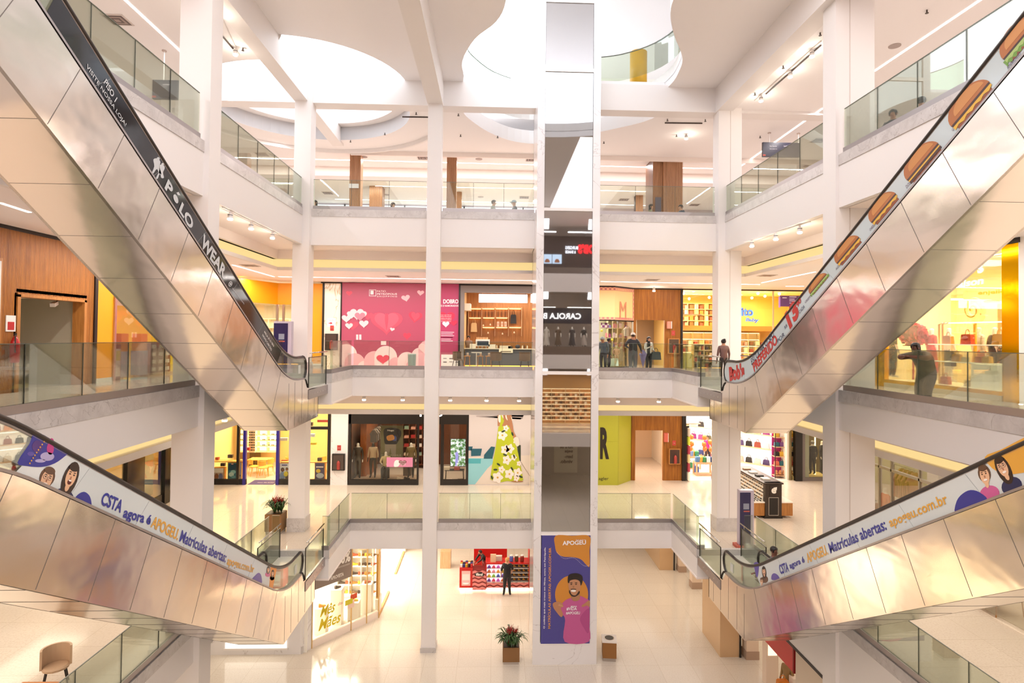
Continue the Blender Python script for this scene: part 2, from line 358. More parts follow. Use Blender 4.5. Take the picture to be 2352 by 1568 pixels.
# ---- food court ceilings
def holed(outer, holes, z0, z1, k, lab):
    # a ceiling slab with openings cut out, made by bridging triangles
    bm = bmesh.new()
    loops = [outer]+holes; edges = []
    for lp in loops:
        vs = [bm.verts.new((x, y, z0)) for x, y in lp]
        for i in range(len(vs)): edges.append(bm.edges.new((vs[i], vs[(i+1) % len(vs)])))
    r = bmesh.ops.triangle_fill(bm, use_beauty=True, use_dissolve=False, edges=edges)
    fc = [f for f in bm.faces]
    # drop faces inside holes
    def inside(x, y, lp):
        c = False; j = len(lp)-1
        for i in range(len(lp)):
            if ((lp[i][1] > y) != (lp[j][1] > y)) and (x < (lp[j][0]-lp[i][0])*(y-lp[i][1])/(lp[j][1]-lp[i][1])+lp[i][0]): c = not c
            j = i
        return c
    for f in fc:
        m_ = f.calc_center_median()
        if any(inside(m_.x, m_.y, h) for h in holes) or not inside(m_.x, m_.y, outer): bm.faces.remove(f)
    e = bmesh.ops.extrude_face_region(bm, geom=bm.faces[:])
    for v in [g for g in e['geom'] if isinstance(g, bmesh.types.BMVert)]: v.co.z = z1
    bmesh.ops.recalc_face_normals(bm, faces=bm.faces)
    me = bpy.data.meshes.new('ceiling'); bm.to_mesh(me); bm.free(); me.materials.append(k)
    o = bpy.data.objects.new('ceiling', me); COL.objects.link(o); o['kind'] = 'structure'; o['label'] = lab; o['category'] = 'ceiling'
    return o
CIR = (-7.4, 23.5)
def circ(r, a0=0, a1=360, n=64, c=CIR): return [(c[0]+r*math.cos(math.radians(a0+(a1-a0)*i/n)), c[1]+r*math.sin(math.radians(a0+(a1-a0)*i/n))) for i in range(n+(1 if a1-a0 < 360 else 0))]
BLOB = bez([(.22, 15.2), (.22, 17.2), (-.06, 18.38), (-.76, 19.51), (-1.25, 21.1), (-1.26, 22.3), (-1.35, 23.6), (-1.05, 24.6), (-.3, 26.0), (.8, 27.1), (2.2, 27.3), (3.6, 26.2), (5.2, 25.0), (6.2, 24.0), (6.62, 22.6), (6.58, 21.3), (6.35, 20.3), (5.63, 18.86), (5.14, 17.6), (5.0, 16.6), (5.0, 15.2), (2.6, 14.6)], 4)
# front panels lie at 21.44 between the beams, the court ceiling at 20.6 behind and beside them
def clip_y(poly, y, keep_gt):
    out = []; k = len(poly)
    for i in range(k):
        a, b = poly[i], poly[(i+1) % k]; ia = (a[1] > y) == keep_gt; ib = (b[1] > y) == keep_gt
        if ia: out.append(a)
        if ia != ib: t = (y-a[1])/(b[1]-a[1]); out.append((a[0]+(b[0]-a[0])*t, y))
    return out
def clip_x(poly, x, keep_gt): return [(b, a) for a, b in clip_y([(b, a) for a, b in poly], x, keep_gt)]
hf = clip_x(clip_y(circ(3.95), 23.1, False), -7.3, True); bf = clip_y(BLOB, 23.1, False)
holed([(-7.35, -14), (8.95, -14), (8.95, 23.2), (-7.35, 23.2)], [[(x, min(y, 23.1)) for x, y in hf], bf], 21.44, 21.74, ceilm, 'high plaster ceiling between the beams with curved openings')
hl = clip_x(circ(3.95), -7.3, False)
rear_l = clip_x(clip_y(circ(3.95), 23.1, True), -7.3, True)
full = clip_y(circ(3.95), 23.1, True); bb = clip_y(BLOB, 23.1, True)
holed([(-18, -14), (-7.3, -14), (-7.3, 23.1), (-18, 23.1)], [clip_y(hl, 23.0, False)], 20.6, 21.0, ceilm, 'food court ceiling on the left')
holed([(-18, 23.1), (18, 23.1), (18, 29.9), (-18, 29.9)], [[(x, max(y, 23.15)) for x, y in full], [(x, max(y, 23.15)) for x, y in bb]], 20.6, 21.2, ceilm, 'food court ceiling on the far side with round openings')
struct('ceiling', MB().box(8.9, 18, -14, 23.1, 20.6, 20.9), ceilm, 'food court ceiling on the right', 'ceiling')
struct('ceiling', MB().box(-18, 18, 29.9, 32.0, 20.6, 20.9).box(-18, 18, 31.9, 46, 20.17, 20.4), ceilm, 'lower food court ceiling at the back', 'ceiling')
trim(MB().box(-18, 18, 31.8, 31.88, 20.12, 20.6), peach, 'step in the food court ceiling above the far strip light')
# curved outer step round the big skylight
trim(MB().strip([(p[0], p[1]) for p in circ(5.4, 20, 175, 40)], 0, .1, 20.42, 20.62), white, 'curved plaster step around the round skylight')
trim(MB().box(-7, 18, 28.9, 29.0, 20.38, 20.62), peach, 'shallow plaster step across the food court ceiling')
# skylight shafts
def shaft(poly, z0, z1, lab, k=white):
    q = MB(); n = len(poly)
    q.add([(x, y, z0) for x, y in poly]+[(x, y, z1) for x, y in poly], [(i, (i+1) % n, n+(i+1) % n, n+i) for i in range(n)])
    return trim(q, k, lab)
cc = circ(3.95); ci = circ(3.5)
q = MB(); n = len(cc); R_ = [i for i in range(n) if (cc[i][1]+cc[(i+1) % n][1])/2 > 23.4]; F_ = [i for i in range(n) if i not in R_]
q.add([(x, y, 21.2) for x, y in cc]+[(x, y, 21.2) for x, y in ci], [(i, (i+1) % n, n+(i+1) % n, n+i) for i in R_])
q.add([(x, y, 20.6) for x, y in cc]+[(x, y, 21.2) for x, y in cc], [(i, (i+1) % n, n+(i+1) % n, n+i) for i in R_])
q.add([(x, y, 21.2) for x, y in ci]+[(x, y, 21.9) for x, y in ci], [(i, (i+1) % n, n+(i+1) % n, n+i) for i in R_])
q.add([(x, y, 21.44 if x > -7.3 else 20.6) for x, y in cc]+[(x, y, 21.9) for x, y in cc], [(i, (i+1) % n, n+(i+1) % n, n+i) for i in F_])
# only the rear and left part of the ring (the front part is cut by the higher ceiling)
trim(q, white, 'stepped white rim of the round skylight')
shaft(BLOB, 21.7, 22.1, 'white rim of the free-form opening around the lift')
# beams
trim(MB().box(-18, 18, YB, 23.45, 20.49, 21.5), white, 'white beam across the far side of the atrium')
trim(MB().box(-7.6, -7.1, -14, 28.0, 20.49, 21.5), white, 'white beam running back above the left columns')
trim(MB().box(-2.63, -2.05, -14, YB, 20.49, 21.5), white, 'white beam running back towards the middle column')
trim(MB().box(8.45, 9.05, -14, YB, 20.49, 21.5), white, 'white beam running back above the right columns')
# upper storey seen through the opening
q = MB(); q.box(-3.2, -1.5, 15, 30, 21.75, 22.1); q.box(6.75, 16, 14, 31, 21.75, 22.1); q.box(-1.5, 6.75, 27.4, 31, 21.75, 22.1)
struct('floor', q, white, 'edge of the upper storey around the opening', 'floor')
struct('ceiling', MB().box(1.4, 18, 12, 34, 26.2, 26.4), ceilm, 'ceiling of the upper storey', 'ceiling')
struct('wall_upper', MB().box(1.4, 18, 33, 33.2, 21.7, 26.3).box(17.8, 18, 12, 33, 21.7, 26.3), C('f2eee2'), 'white wall of the upper storey', 'wall')
# outer walls
struct('wall_back', MB().box(-18, 18, 40.2, 40.4, 0, 20.2), white, 'far wall', 'wall')
struct('wall_left', MB().box(-18.2, -18, -14, 46, 0, 21), white, 'left outer wall', 'wall')
struct('wall_right', MB().box(18, 18.2, -14, 46, 0, 21), white, 'right outer wall', 'wall')
struct('wall_front', MB().box(-18, 18, -14.2, -14, 0, 21.5), white, 'wall behind the camera', 'wall')
# ================================================================ GLASS RAILINGS
def railing(paths, zt, zb, lab, step=1.35, zm=None):
    t = thing('glass_railing', lab, 'railing', (*paths[0], zm or zb-.14))
    q = MB().strip(paths, .03, .07, zb-.14, zb); q.build('base_channel', alu, t)
    for i in range(len(paths)-1):
        a = Vector(paths[i]); b = Vector(paths[i+1]); L = (b-a).length; n = max(1, round(L/step)); d = (b-a)/L; nr = Vector((-d.y, d.x))*.06
        for j in range(n):
            s0 = a+d*(L*j/n+.006)+nr; s1 = a+d*(L*(j+1)/n-.006)+nr
            gp_ = MB().strip([tuple(s0), tuple(s1)], 0, .014, zb, zt).build('glass_panel', glass, t)
            MB().strip([tuple(s0), tuple(s1)], -.003, .02, zt, zt+.012).build('top_edge', C('6f7468', .3), gp_)
            if j: MB().strip([tuple(s0-d*.012), tuple(s0)], 0, .014, zb, zt).build('joint', C('55584e'), t)
    return t
for lv, zt, zb in (('first', 5.80, 4.85), ('second', 11.52, 10.60)):
    w = 'of the %s gallery' % lv
    railing([(XL, 3), (XL, 14.85)], zt, zb, 'glass railing %s on the left, in front of the near column' % w)
    railing([(XL, 15.7), (XL, 19.95), (-6.95, 19.95)], zt, zb, 'glass railing %s on the left, behind the escalator' % w)
    railing([(-5.56, 19.9), (-5.3, 19.9), (-5.3, YB), (-2.64, YB)], zt, zb, 'glass railing %s between escalator landing and middle column' % w)
    railing([(-2.03, YB), (1.46, YB)], zt, zb, 'glass railing %s between the middle column and the lift' % w)
    railing([(3.82, YB), (6.8, YB), (6.8, 19.9), (7.08, 19.9)], zt, zb, 'glass railing %s from the lift to the right escalator landing' % w)
    railing([(8.45, 19.95), (XR, 19.95), (XR, 15.7)], zt, zb, 'glass railing %s on the right, behind the escalator' % w)
    railing([(XR, 14.85), (XR, 3)], zt, zb, 'glass railing %s on the right, in front of the near column' % w)
zt, zb = 17.59, 16.60
railing([(XL, 3), (XL, 14.85)], zt, zb, 'food court glass railing on the left above the near column edge')
railing([(XL, 15.7), (XL, 22.6)], zt, zb, 'food court glass railing between the two left columns')
railing([(-6.9, YB), (-2.64, YB)], zt, zb, 'food court glass railing on the far side, left of the middle column')
railing([(-2.03, YB), (1.46, YB)], zt, zb, 'food court glass railing between the middle column and the lift')
railing([(3.82, YB), (8.45, YB)], zt, zb, 'food court glass railing right of the lift')
railing([(XR, 22.6), (XR, 15.7)], zt, zb, 'food court glass railing between the two right columns')
railing([(XR, 14.85), (XR, 3)], zt, zb, 'food court glass railing on the right above the near column edge')
t = thing('glass_railing', 'curved glass railing of the upper storey around the opening right of the lift', 'railing', (6.6, 22, 22.1))
cv = bez([(3.8, 24.3), (5.0, 23.9), (6.1, 22.9), (6.62, 21.5), (6.3, 20.2), (5.7, 19.2)], 4, False)
MB().strip(cv, -.05, .02, 22.1, 23.15).build('glass_panel', gglass, t); MB().strip(cv, -.055, .03, 23.15, 23.18).build('top_edge', C('6f7468', .3), t)
t = thing('glass_railing', 'curved glass railing of the upper storey around the opening left of the lift', 'railing', (-1.1, 24, 22.1))
cv = bez([(1.3, 26.9), (-.2, 25.8), (-1.1, 24.3), (-1.3, 23.5)], 4, False)
MB().strip(cv, .05, .02, 22.1, 23.15).build('glass_panel', gglass, t); MB().strip(cv, .045, .03, 23.15, 23.17).build('top_edge', C('8f9488', .3), t)
tag(MB().cyl((6.0, 25.2), .36, 22.1, 23.9, 24).build('drum', C('d9a21e', .4), None, True), 'yellow round drum standing on the upper storey right of the lift', 'drum')
# ================================================================ LIFT TOWER
t = thing('lift_tower', 'white marble lift tower with dark glass panels rising through the atrium', 'lift', (2.63, 22.3, 0))
x0, x1, gx0, gx1, yf, yb = 1.48, 3.79, 1.75, 3.52, 21.7, 23.9
MB().box(x0, gx0, yf, yb, 0, 24.2).build('side_post', marble, t); MB().box(gx1, x1, yf, yb, 0, 24.2).build('side_post', marble, t)
MB().box(gx0, gx1, yf, yb, 0, .78).build('base', marble, t)
MB().box(x0, x1, yb-.1, yb, 0, 24.2).build('back_wall', mat('lift_back_wall', '8a8078', .5), t)
for z0, z1 in ((4.6, 4.72), (10.38, 10.5), (16.33, 16.44), (21.44, 21.57), (24.0, 24.2)): MB().box(gx0, gx1, yf+.01, yf+.12, z0, z1).build('crossbar', white, t)
liftg = mat('dark_lift_glass', '40372f', .02, 0, spec=1.0)
n_, l_, b_ = nodes(liftg); b_.inputs['IOR'].default_value = 2.6
for z0, z1 in ((4.72, 10.38), (10.5, 16.33), (16.44, 21.44), (21.57, 24.0)): MB().box(gx0+.01, gx1-.01, yf+.05, yf+.07, z0, z1).build('glass_panel', liftg, t)
struct('ceiling', MB().box(x0, x1, yf, yb, 24.2, 24.3), white)

# poster on the lift tower
YP = 21.7
t = thing('poster', 'tall purple and orange school poster of a smiling man on the lift tower', 'poster', (2.63, YP, .9))
a, b, c, d = RC(1243, 1229, 1355, 1477, YP); MB().box(a, b, YP-.02, YP+.1, c, d).build('sheet', mat('poster_purple', '4a4590', .35), t)
def pp(pts, k, lf, nm='print'): return flat(pts, mat('poster_'+k, k, .4), 'y', YP-.02, t, nm, lf, .002)
pp(bez([(1276, 1230), (1275, 1255), (1280, 1270), (1294, 1278), (1316, 1279), (1334, 1284), (1346, 1296), (1354, 1300), (1354, 1264), (1354, 1231), (1314, 1230)], 4), 'd08a34', 0)
pp([(max(1244, min(1354, x)), y) for x, y in ell(1313, 1365, 38, 44, 40)], 'd08a34', .0)
for i in range(34): u = i/33; pp(ell(1280+74*u, 1268+26*math.sin(u*1.57)+6*math.sin(u*9), .6, .6, 6), 'd9cfe0', .003, 'dot')
pp(bez([(1297, 1473), (1298, 1425), (1293, 1412), (1280, 1404), (1292, 1384), (1306, 1374), (1320, 1372), (1332, 1368), (1346, 1374), (1353, 1382), (1353, 1430), (1352, 1473)], 4), 'c25a94', .006)
pp(bez([(1332, 1420), (1340, 1440), (1352, 1452), (1354, 1400), (1344, 1402)], 4), 'b04a86', .009)
pp(bez([(1270, 1385), (1280, 1381), (1290, 1384), (1294, 1392), (1288, 1396), (1293, 1410), (1288, 1416), (1276, 1402), (1271, 1394)], 4), 'b9825e', .010, 'hand'); pp([(1284, 1386), (1294, 1391), (1293, 1393), (1282, 1390)], 'c99470', .014, 'finger')
pp(bez([(1354, 1378), (1344, 1384), (1336, 1390), (1338, 1393), (1348, 1390), (1354, 1393)], 4), 'b9825e', .010, 'hand')
pp(bez([(1314, 1360), (1330, 1362), (1331, 1376), (1320, 1380), (1312, 1374)], 4), 'b07c58', .008, 'neck'); pp(bez([(1306, 1336), (1310, 1330), (1328, 1328), (1333, 1336), (1332, 1354), (1324, 1366), (1316, 1368), (1309, 1360), (1306, 1348)], 4), 'c08a66', .012, 'face')
pp(bez([(1304, 1336), (1305, 1322), (1312, 1317), (1326, 1316), (1337, 1322), (1338, 1334), (1334, 1344), (1331, 1334), (1322, 1330), (1310, 1332), (1307, 1338)], 4), '231816', .015, 'hair'); pp(bez([(1308, 1354), (1313, 1364), (1322, 1366), (1330, 1356), (1331, 1362), (1322, 1369), (1313, 1368), (1307, 1360)], 4), '3a2620', .016, 'beard')
pp(ell(1317, 1356, 6, 2.6, 14), 'f4eee8', .018, 'teeth'); pp(ell(1317, 1352, 7, 1, 12), '3a2620', .019, 'moustache')
for x in (1312, 1323): pp(ell(x, 1341, 2.4, 1, 10), '2a1a16', .018, 'eye'); pp(ell(x, 1337.5, 3.4, .8, 10), '2a1a16', .018, 'eyebrow')
pp(ell(1317, 1347, 2, 2.4, 10), 'a87450', .018, 'nose')
wk = mat('poster_white', 'f4f0f4', .4); ok = mat('poster_orange_text', 'e09a50', .4)
for s_, k, x, y0, y1, w in (('O colégio que mais cresce em Minas, agora em Petrópolis.', wk, 1252.5, 1443, 1256, 4.5), ('MATRÍCULAS ABERTAS: APOGEU.COM.BR', ok, 1264.5, 1443, 1257, 7)):
    p0 = P(x, y0, 'y', YP-.022); p1 = P(x-.8+1.5, y1, 'y', YP-.022); h = w/1380*21.7
    text(s_, k, p0, (0, 0, 1), (-1, 0, 0), t, w=(p1-p0).length, h=h, bold=.02, lift=-.006 if 0 else .004)
textpx('APOGEU', wk, (1292, 1252), (1346, 1250), (1292, 1242), 'y', YP-.03, t, bold=.03); textpx('Rede de Ensino', wk, (1323, 1240), (1346, 1240), (1323, 1238), 'y', YP-.03, t)
for s_, x0, x1, y, h in (('MINHA', 1311, 1325, 1394, 3.4), ('#VIDA', 1301, 1325, 1402, 8), ('#APOGEU', 1300, 1332, 1411, 7)): textpx(s_, wk, (x0, y), (x1, y-.3), (x0, y-h), 'y', YP-.034, t, bold=.02)
MB().box(a-.03, b+.03, YP-.012, YP+.05, c-.03, c).box(a-.03, b+.03, YP-.012, YP+.05, d, d+.03).build('frame', white, t)
# ================================================================ ESCALATORS
TAN = math.tan(math.radians(30))
def sm(y, zf, zt, yk, rad):
    # flat -> incline with a rounded knee at yk (incline rises towards smaller y), capped at zt
    d = (yk-y)*TAN; w = rad*.35
    def soft(a): return a if a > w else (0 if a < -w else (a+w)**2/(4*w))
    v = soft(d); top = zt-zf
    return zf + (top-soft(top-v) if True else v)
film_w = mat('pale_blue_film', 'c4d0d4', .12); film_k = mat('black_film', '17161b', .08); film_g = mat('pale_grey_film', 'ccd2d2', .12)
CLR = {k: mat('print_'+k, v, .3) for k, v in dict(blue='2b2f8c', gold='d9a040', navy='1b2350', red='c02a26', pink='c65a92', skin='c98f72', tan='e0b28e', hair='2a1a16', hair2='5c4030', bun='b06a34', bun2='8e4a28', patty='45241c', cheese='e0b13c', lettuce='6f9a3e', lettuce2='a7c070', white='f4f2ee', silver='c4c7c9', violet='574a9c', lilac='a9a0c8', teeth='f3e9e2', mouth='5a1a1a', magenta='b8337f', orange='dd8a2c', grey='6b6a6c', purple='4a2d78', teal='1f5f6b', berry='a02448').items()}
def escalator(X, side, F, H, film, lab, glow):
    # X = outer face, side = +1 when the machine lies towards +x of it
    t = thing('escalator', lab, 'escalator', (X+side*.58, 18.0, F))
    Wd = 1.16; xo, xi = X, X+side*Wd
    deck = lambda y: F+sm(y, .35, .35+H, 16.18, 1.6)
    rail = lambda y: F+sm(y, .93, .93+H, 16.12, 1.6)
    bot = lambda y: F+(-.95 if y > 16.17 else min(-.95+(16.17-y)*TAN, H-.95))
    ytop = 16.18-H/TAN-2.6; ys = []
    y = 17.5
    while y > ytop: ys.append(y); y -= .2 if (14.8 < y < 17.2 or y < 8.5) else .6
    ys.append(ytop)
    ybk = [18.9, 16.17, 16.17-H/TAN, ytop]
    # side cladding: deck line on top, truss line below
    def side_poly():
        top = [(18.9, F-.02), (18.0, F+.02), (17.75, F+.06), (17.62, F+.22), (17.5, F+.35)]+[(y, deck(y)) for y in ys]
        return top+[(ytop, bot(ytop)), (ybk[2], bot(ybk[2])), (16.17, F-.95), (18.9, F-.93)]
    sp = side_poly()
    cl = MB().prism(sp, 'x', xo, xo+side*.05).build('side_cladding', steel, t)
    MB().prism(sp, 'x', xi-side*.05, xi).build('side_cladding', steel, t)
    q = MB(); q.add([(x, y, z) for x in (xo, xi) for y, z in ((18.9, F-.93), (16.17, F-.95), (ybk[2], bot(ybk[2])), (ytop, bot(ytop)))], [(0, 1, 5, 4), (1, 2, 6, 5), (2, 3, 7, 6)])
    q.box(xo, xi, 18.86, 18.9, F-.93, F-.05); q.build('underside_cladding', steel, t)
    # joints in the sheet metal
    q = MB(); a = 15.6; xs = xo-side*.003
    while a > ytop+1.7:
        z1 = deck(a); q.prism([(a, z1-.02), (a+.008, z1-.02), (a-.552, bot(a-.56)+.02), (a-.56, bot(a-.56)+.02)], 'x', xs, xs+side*.004); a -= .95
    for a in (18.5, 17.9, 17.3, 16.7, 16.2): q.box(xs, xs+side*.004, a, a+.008, F-.9, F+.0 if a > 17.6 else F+.3)
    a = 15.9
    while a > ytop+.4: q.box(xo+side*.05, xi-side*.05, a, a+.014, bot(a)-.004, bot(a)+.01); a -= .95
    q.build('sheet_joints', C('6a625c'), t)
    # corner strip along the lower edge
    # decking, skirts
    yd = [17.55]+ys
    q = MB()
    for xa in (xo-side*.012, xi-side*.12): q.add([v for y in yd for v in ((xa, y, deck(y)+.012), (xa+side*.132, y, deck(y)+.012))]+[v for y in yd for v in ((xa, y, deck(y)-.03), (xa+side*.132, y, deck(y)-.03))],
            [(2*i, 2*i+1, 2*i+3, 2*i+2) for i in range(len(yd)-1)]+[(2*i, 2*i+2, 2*len(yd)+2*i+2, 2*len(yd)+2*i) for i in range(len(yd)-1)])
    q.build('decking', alu, t)
    # steps
    sx0, sx1 = sorted((xo+side*.13, xi-side*.13)); n = int(H/TAN/.4)
    for i in range(n):
        y = 16.2-.4*i; z = F+(i)*.4*TAN
        MB().box(sx0, sx1, y-.4, y, z-.22, z).build('step', mat('step_metal', '8f8b88', .35, .8), t)
    MB().box(sx0, sx1, 16.2, 18.1, F-.1, F+.01).build('landing_plate', mat('landing_metal', 'd9d6cf', .3, .4), t)
    MB().box(sx0, sx1, ytop, 16.2-.4*n, F+H-.12, F+H+.0).build('landing_plate', mat('landing_metal'), t)
    # balustrades with rounded newel ends and moving handrails
    for xb, near in ((xo+side*.06, True), (xi-side*.06, False)):
        new = [(17.5+.30*math.sin(math.radians(a)), F+.64-.29*math.cos(math.radians(a))+0) for a in range(0, 181, 20)]
        poly = new+[(y, rail(y)) for y in ys]+[(y, deck(y)) for y in reversed(ys)]
        MB().prism(poly, 'x', xb-.006, xb+.006).build('glass_balustrade', glass, t)
        path = [(xb, 18.0, F+.03), (xb, 17.93, F+.16), (xb, 17.82, F+.27), (xb, 17.72, F+.30)]
        loop = [(xb, 17.5+.33*math.sin(math.radians(a)), F+.64-.33*math.cos(math.radians(a))) for a in range(20, 181, 16)]
        hr = loop+[(xb, y, rail(y)+.03) for y in ys]
        MB().tube(hr, .036, 8).build('handrail', rubber, t, True)
        MB().tube([(p[0], p[1], p[2]-.045) for p in hr[8:]], .018, 6).build('handrail_profile', alu, t)
        MB().tube(path, .03, 6).build('newel_guide', dark, t, True)
        MB().obox((xb-side*.008, 17.2, F+.62), .01, .2, .24).build('notice', C('c9ccc4'), t)
    # printed film on the outer face of the near glass
    xf = xo+side*.05
    yA_t, yA_b, yB_t, yB_b, fm = film       # lower end at top / bottom, upper end at top / bottom
    def seg(fn, a, b, off): return [(y, fn(y)+off) for y in [a]+sorted([v for v in ys if min(a, b) < v < max(a, b)], reverse=a > b)+[b]]
    if yA_t > 17.4:
        new = [(17.5+.29*math.sin(math.radians(a)), F+.64-.28*math.cos(math.radians(a))) for a in range(0, 181, 20)]
        poly = new+seg(rail, 17.4, yB_t, -.01)+seg(deck, yB_b, 17.4, .012)
    else: poly = seg(rail, yA_t, yB_t, -.01)+seg(deck, yB_b, yA_b, .012)
    FO = MB().prism(poly, 'x', xf, xf-side*.003).build('printed_film', fm, t)
    q = MB()
    y = yA_b-1.3
    while y > yB_b: q.prism([(y, deck(y)+.02), (y+.008, deck(y)+.02), (y+.38, rail(y+.38)-.03), (y+.372, rail(y+.38)-.03)], 'x', xf-side*.004, xf-side*.006); y -= 1.45
    q.build('film_joints', C('9aa0a0'), t)
    return FO, xf-side*.004
FL1, FL2 = 4.52, 10.12
EL1, fx1 = escalator(-5.45, -1, FL1, 5.6, (15.45, 15.15, 7.60, 7.15, film_g), 'lower left escalator with grey school advertisement, smiling girls at its upper end', 1)
EL2, fx2 = escalator(-5.45, -1, FL2, 6.1, (15.75, 15.4, 7.62, 7.42, film_k), 'upper left escalator with black clothing advertisement on its side', 1)
ER1, fx3 = escalator(6.85, 1, FL1, 5.6, (15.75, 15.3, 4.3, 4.3, film_g), 'lower right escalator with grey school advertisement and orange web address', 1)
ER2, fx4 = escalator(6.85, 1, FL2, 6.1, (17.6, 17.6, 4.0, 4.0, film_w), 'upper right escalator with hamburger advertisement on pale blue', 1)
# ---- landings that bridge from the gallery to the escalator ends
def bridge(xo, side, z, lab):
    t = thing('landing_bridge', lab, 'landing', (xo+side*.7, 18.9, z-.2))
    a, b = sorted((xo+side*.0, xo+side*1.5))
    MB().box(a, b, 17.95, 19.95, z-.07, z+.0).build('floor_plate', mat('pale_tile', 'efece2', .12), t)
    MB().box(xo-side*.02, xo+side*.02, 17.9, 19.9, z-.3, z-.02).build('edge_plate', alu, t)
    q = MB()
    for i in range(6): q.tube([(xo-side*.02, 18.1+i*.3, z-.16), (xo-side*.03, 18.1+i*.3, z-.16)], .02, 6)
    q.build('bolts', chrome, t)
    for xs, s_ in ((xo+side*.03, side), (xo+side*1.42, -side)):
        MB().box(xs-.006, xs+.006, 18.0, 19.84, z+.04, z+.92).build('glass_panel', glass, t)
        q = MB().box(xs-.012, xs+.012, 17.98, 18.01, z+.0, z+.93).box(xs-.012, xs+.012, 19.82, 19.85, z, z+.93).box(xs-.012, xs+.012, 18, 19.84, z+.92, z+.94)
        q.build('frame', C('5a5650', .3, 1), t)
        MB().tube([(xs, 18.1, z+1.06), (xs, 19.9, z+1.06)], .02, 8).tube([(xs, 18.3, z+.93), (xs, 18.3, z+1.06)], .01, 6).tube([(xs, 19.6, z+.93), (xs, 19.6, z+1.06)], .01, 6).build('handrail', chrome, t, True)
    return t
for xo, sd, nm in ((-5.45, -1, 'left'), (6.85, 1, 'right')):
    for z, lv in ((FL1, 'first'), (FL2, 'second')): bridge(xo, sd, z, 'glass sided landing joining the %s gallery to the %s escalator' % (lv, nm))
# upper landings beside the camera
for x0, x1, s_ in ((-7.2, -5.3, 'left'), (6.7, 8.75, 'right')):
    for z, lv in ((10.12, 'second gallery'), (16.15, 'food court')):
        tag(MB().box(x0, x1, 1.5, 4.0, z-.9, z).build('landing_slab', white), 'white upper landing of the %s escalator at the %s' % (s_, lv), 'landing')
# ---- advertisements
def fprint(par, xf, pts, k, lift=0, name='print'):
    w = [P(*p, 'x', xf) for p in pts]; s_ = 1 if xf < 0 else -1
    return MB().prism([(p.y, p.z) for p in w], 'x', xf+s_*lift, xf+s_*(lift+.002)).build(name, k, par)
def ftext(par, xf, s, k, p0, p1, ptop, **kw):
    return textpx(s, k, p0, p1, ptop, 'x', xf+(.002 if xf < 0 else -.002), par, **kw)
K = CLR
# lower left
ftext(EL1, fx1, 'CSTA', K['blue'], (229, 1158), (276, 1178), (238, 1128), bold=.03)
ftext(EL1, fx1, 'agora é', K['blue'], (279, 1195), (342, 1212), (286, 1164), bold=.03)
ftext(EL1, fx1, 'APOGEU.', K['gold'], (345, 1210), (407, 1241), (352, 1183), bold=.03)
ftext(EL1, fx1, 'Matrículas abertas:', K['blue'], (411, 1243), (517, 1292), (417, 1216), bold=.02)
ftext(EL1, fx1, 'apogeu.com.br', K['gold'], (519, 1302), (581, 1321), (522, 1276), bold=.02)
fprint(EL1, fx1, bez([(83, 992), (68, 1018), (40, 1062), (62, 1070), (96, 1072), (125, 1064), (148, 1048), (160, 1035), (140, 1022)], 3), K['blue'])
for cx, cy, rx, ry, c in ((85, 1025, 12, 14, 'purple'), (115, 1030, 8, 14, 'magenta'), (108, 1048, 16, 10, 'lilac'), (70, 1042, 8, 5, 'violet'), (92, 1058, 12, 4, 'lilac'), (118, 1013, 5, 7, 'magenta')): fprint(EL1, fx1, ell(cx, cy, rx, ry), K[c], .002)
for i in range(10): fprint(EL1, fx1, ell(105-4.6*i+(i*i*.05), 1008+6.2*i, 1.6, 2, 8), K['gold'], .004)
def face(par, xf, cx, cy, w, h, sk, hr, rot=0, smile='open', long=True, glasses=False, shirt=None):
    def e(dx, dy, rx, ry, k, l, a0=0, a1=360, n=18):
        X = cx+(dx*w)*math.cos(rot)-(dy*h)*math.sin(rot); Y = cy+(dx*w)*math.sin(rot)+(dy*h)*math.cos(rot)
        fprint(par, xf, ell(X, Y, rx*w, ry*h, n, rot, a0, a1), k, l)
    if shirt: e(0, 1.75, 1.15, .75, shirt, .001)
    e(0, -.1 if not long else .25, .72 if not long else .78, .78 if not long else 1.3, hr, .002)
    e(0, .85, .22, .35, sk, .004); e(0, 0.08, .52, .78, sk, .005)
    e(0, -.62, .52, .30, hr, .007)
    for s_ in (-1, 1):
        e(.22*s_, -.08, .09, .05, K['hair'], .009); e(.22*s_, -.24, .13, .03, K['hair'], .009)
        if glasses:
            e(.23*s_, -.06, .2, .17, K['grey'], .008); e(.23*s_, -.06, .17, .14, sk, .0085)
    e(0, .18, .07, .12, mat('print_nose', 'a87058', .4), .009)
    if smile == 'open': e(0, .48, .2, .2, K['mouth'], .009); e(0, .38, .15, .06, K['teeth'], .011)
    else: e(0, .46, .22, .09, K['teeth'], .009)
face(EL1, fx1, 163, 1092, 22, 32, K['tan'], K['hair'], .35, 'open', True, False, K['navy'])
face(EL1, fx1, 107, 1098, 24, 30, K['tan'], K['hair2'], .35, 'shut', False, True)
fprint(EL1, fx1, bez([(170, 1150), (178, 1136), (192, 1129), (204, 1137), (209, 1152), (208, 1168), (190, 1160)], 3), K['blue'], .003)
fprint(EL1, fx1, bez([(579, 1332), (586, 1321), (594, 1315), (600, 1322), (600, 1341)], 3), K['violet'], .001)
fprint(EL1, fx1, [(622, 1294), (636, 1302), (626, 1352), (618, 1349)], K['orange'], .001)
face(EL1, fx1, 616, 1307, 5, 7, K['tan'], K['hair'], .1, 'shut', True, False, K['pink']); face(EL1, fx1, 626, 1315, 4.5, 7, K['tan'], K['hair'], .1, 'shut', True, False, K['pink'])
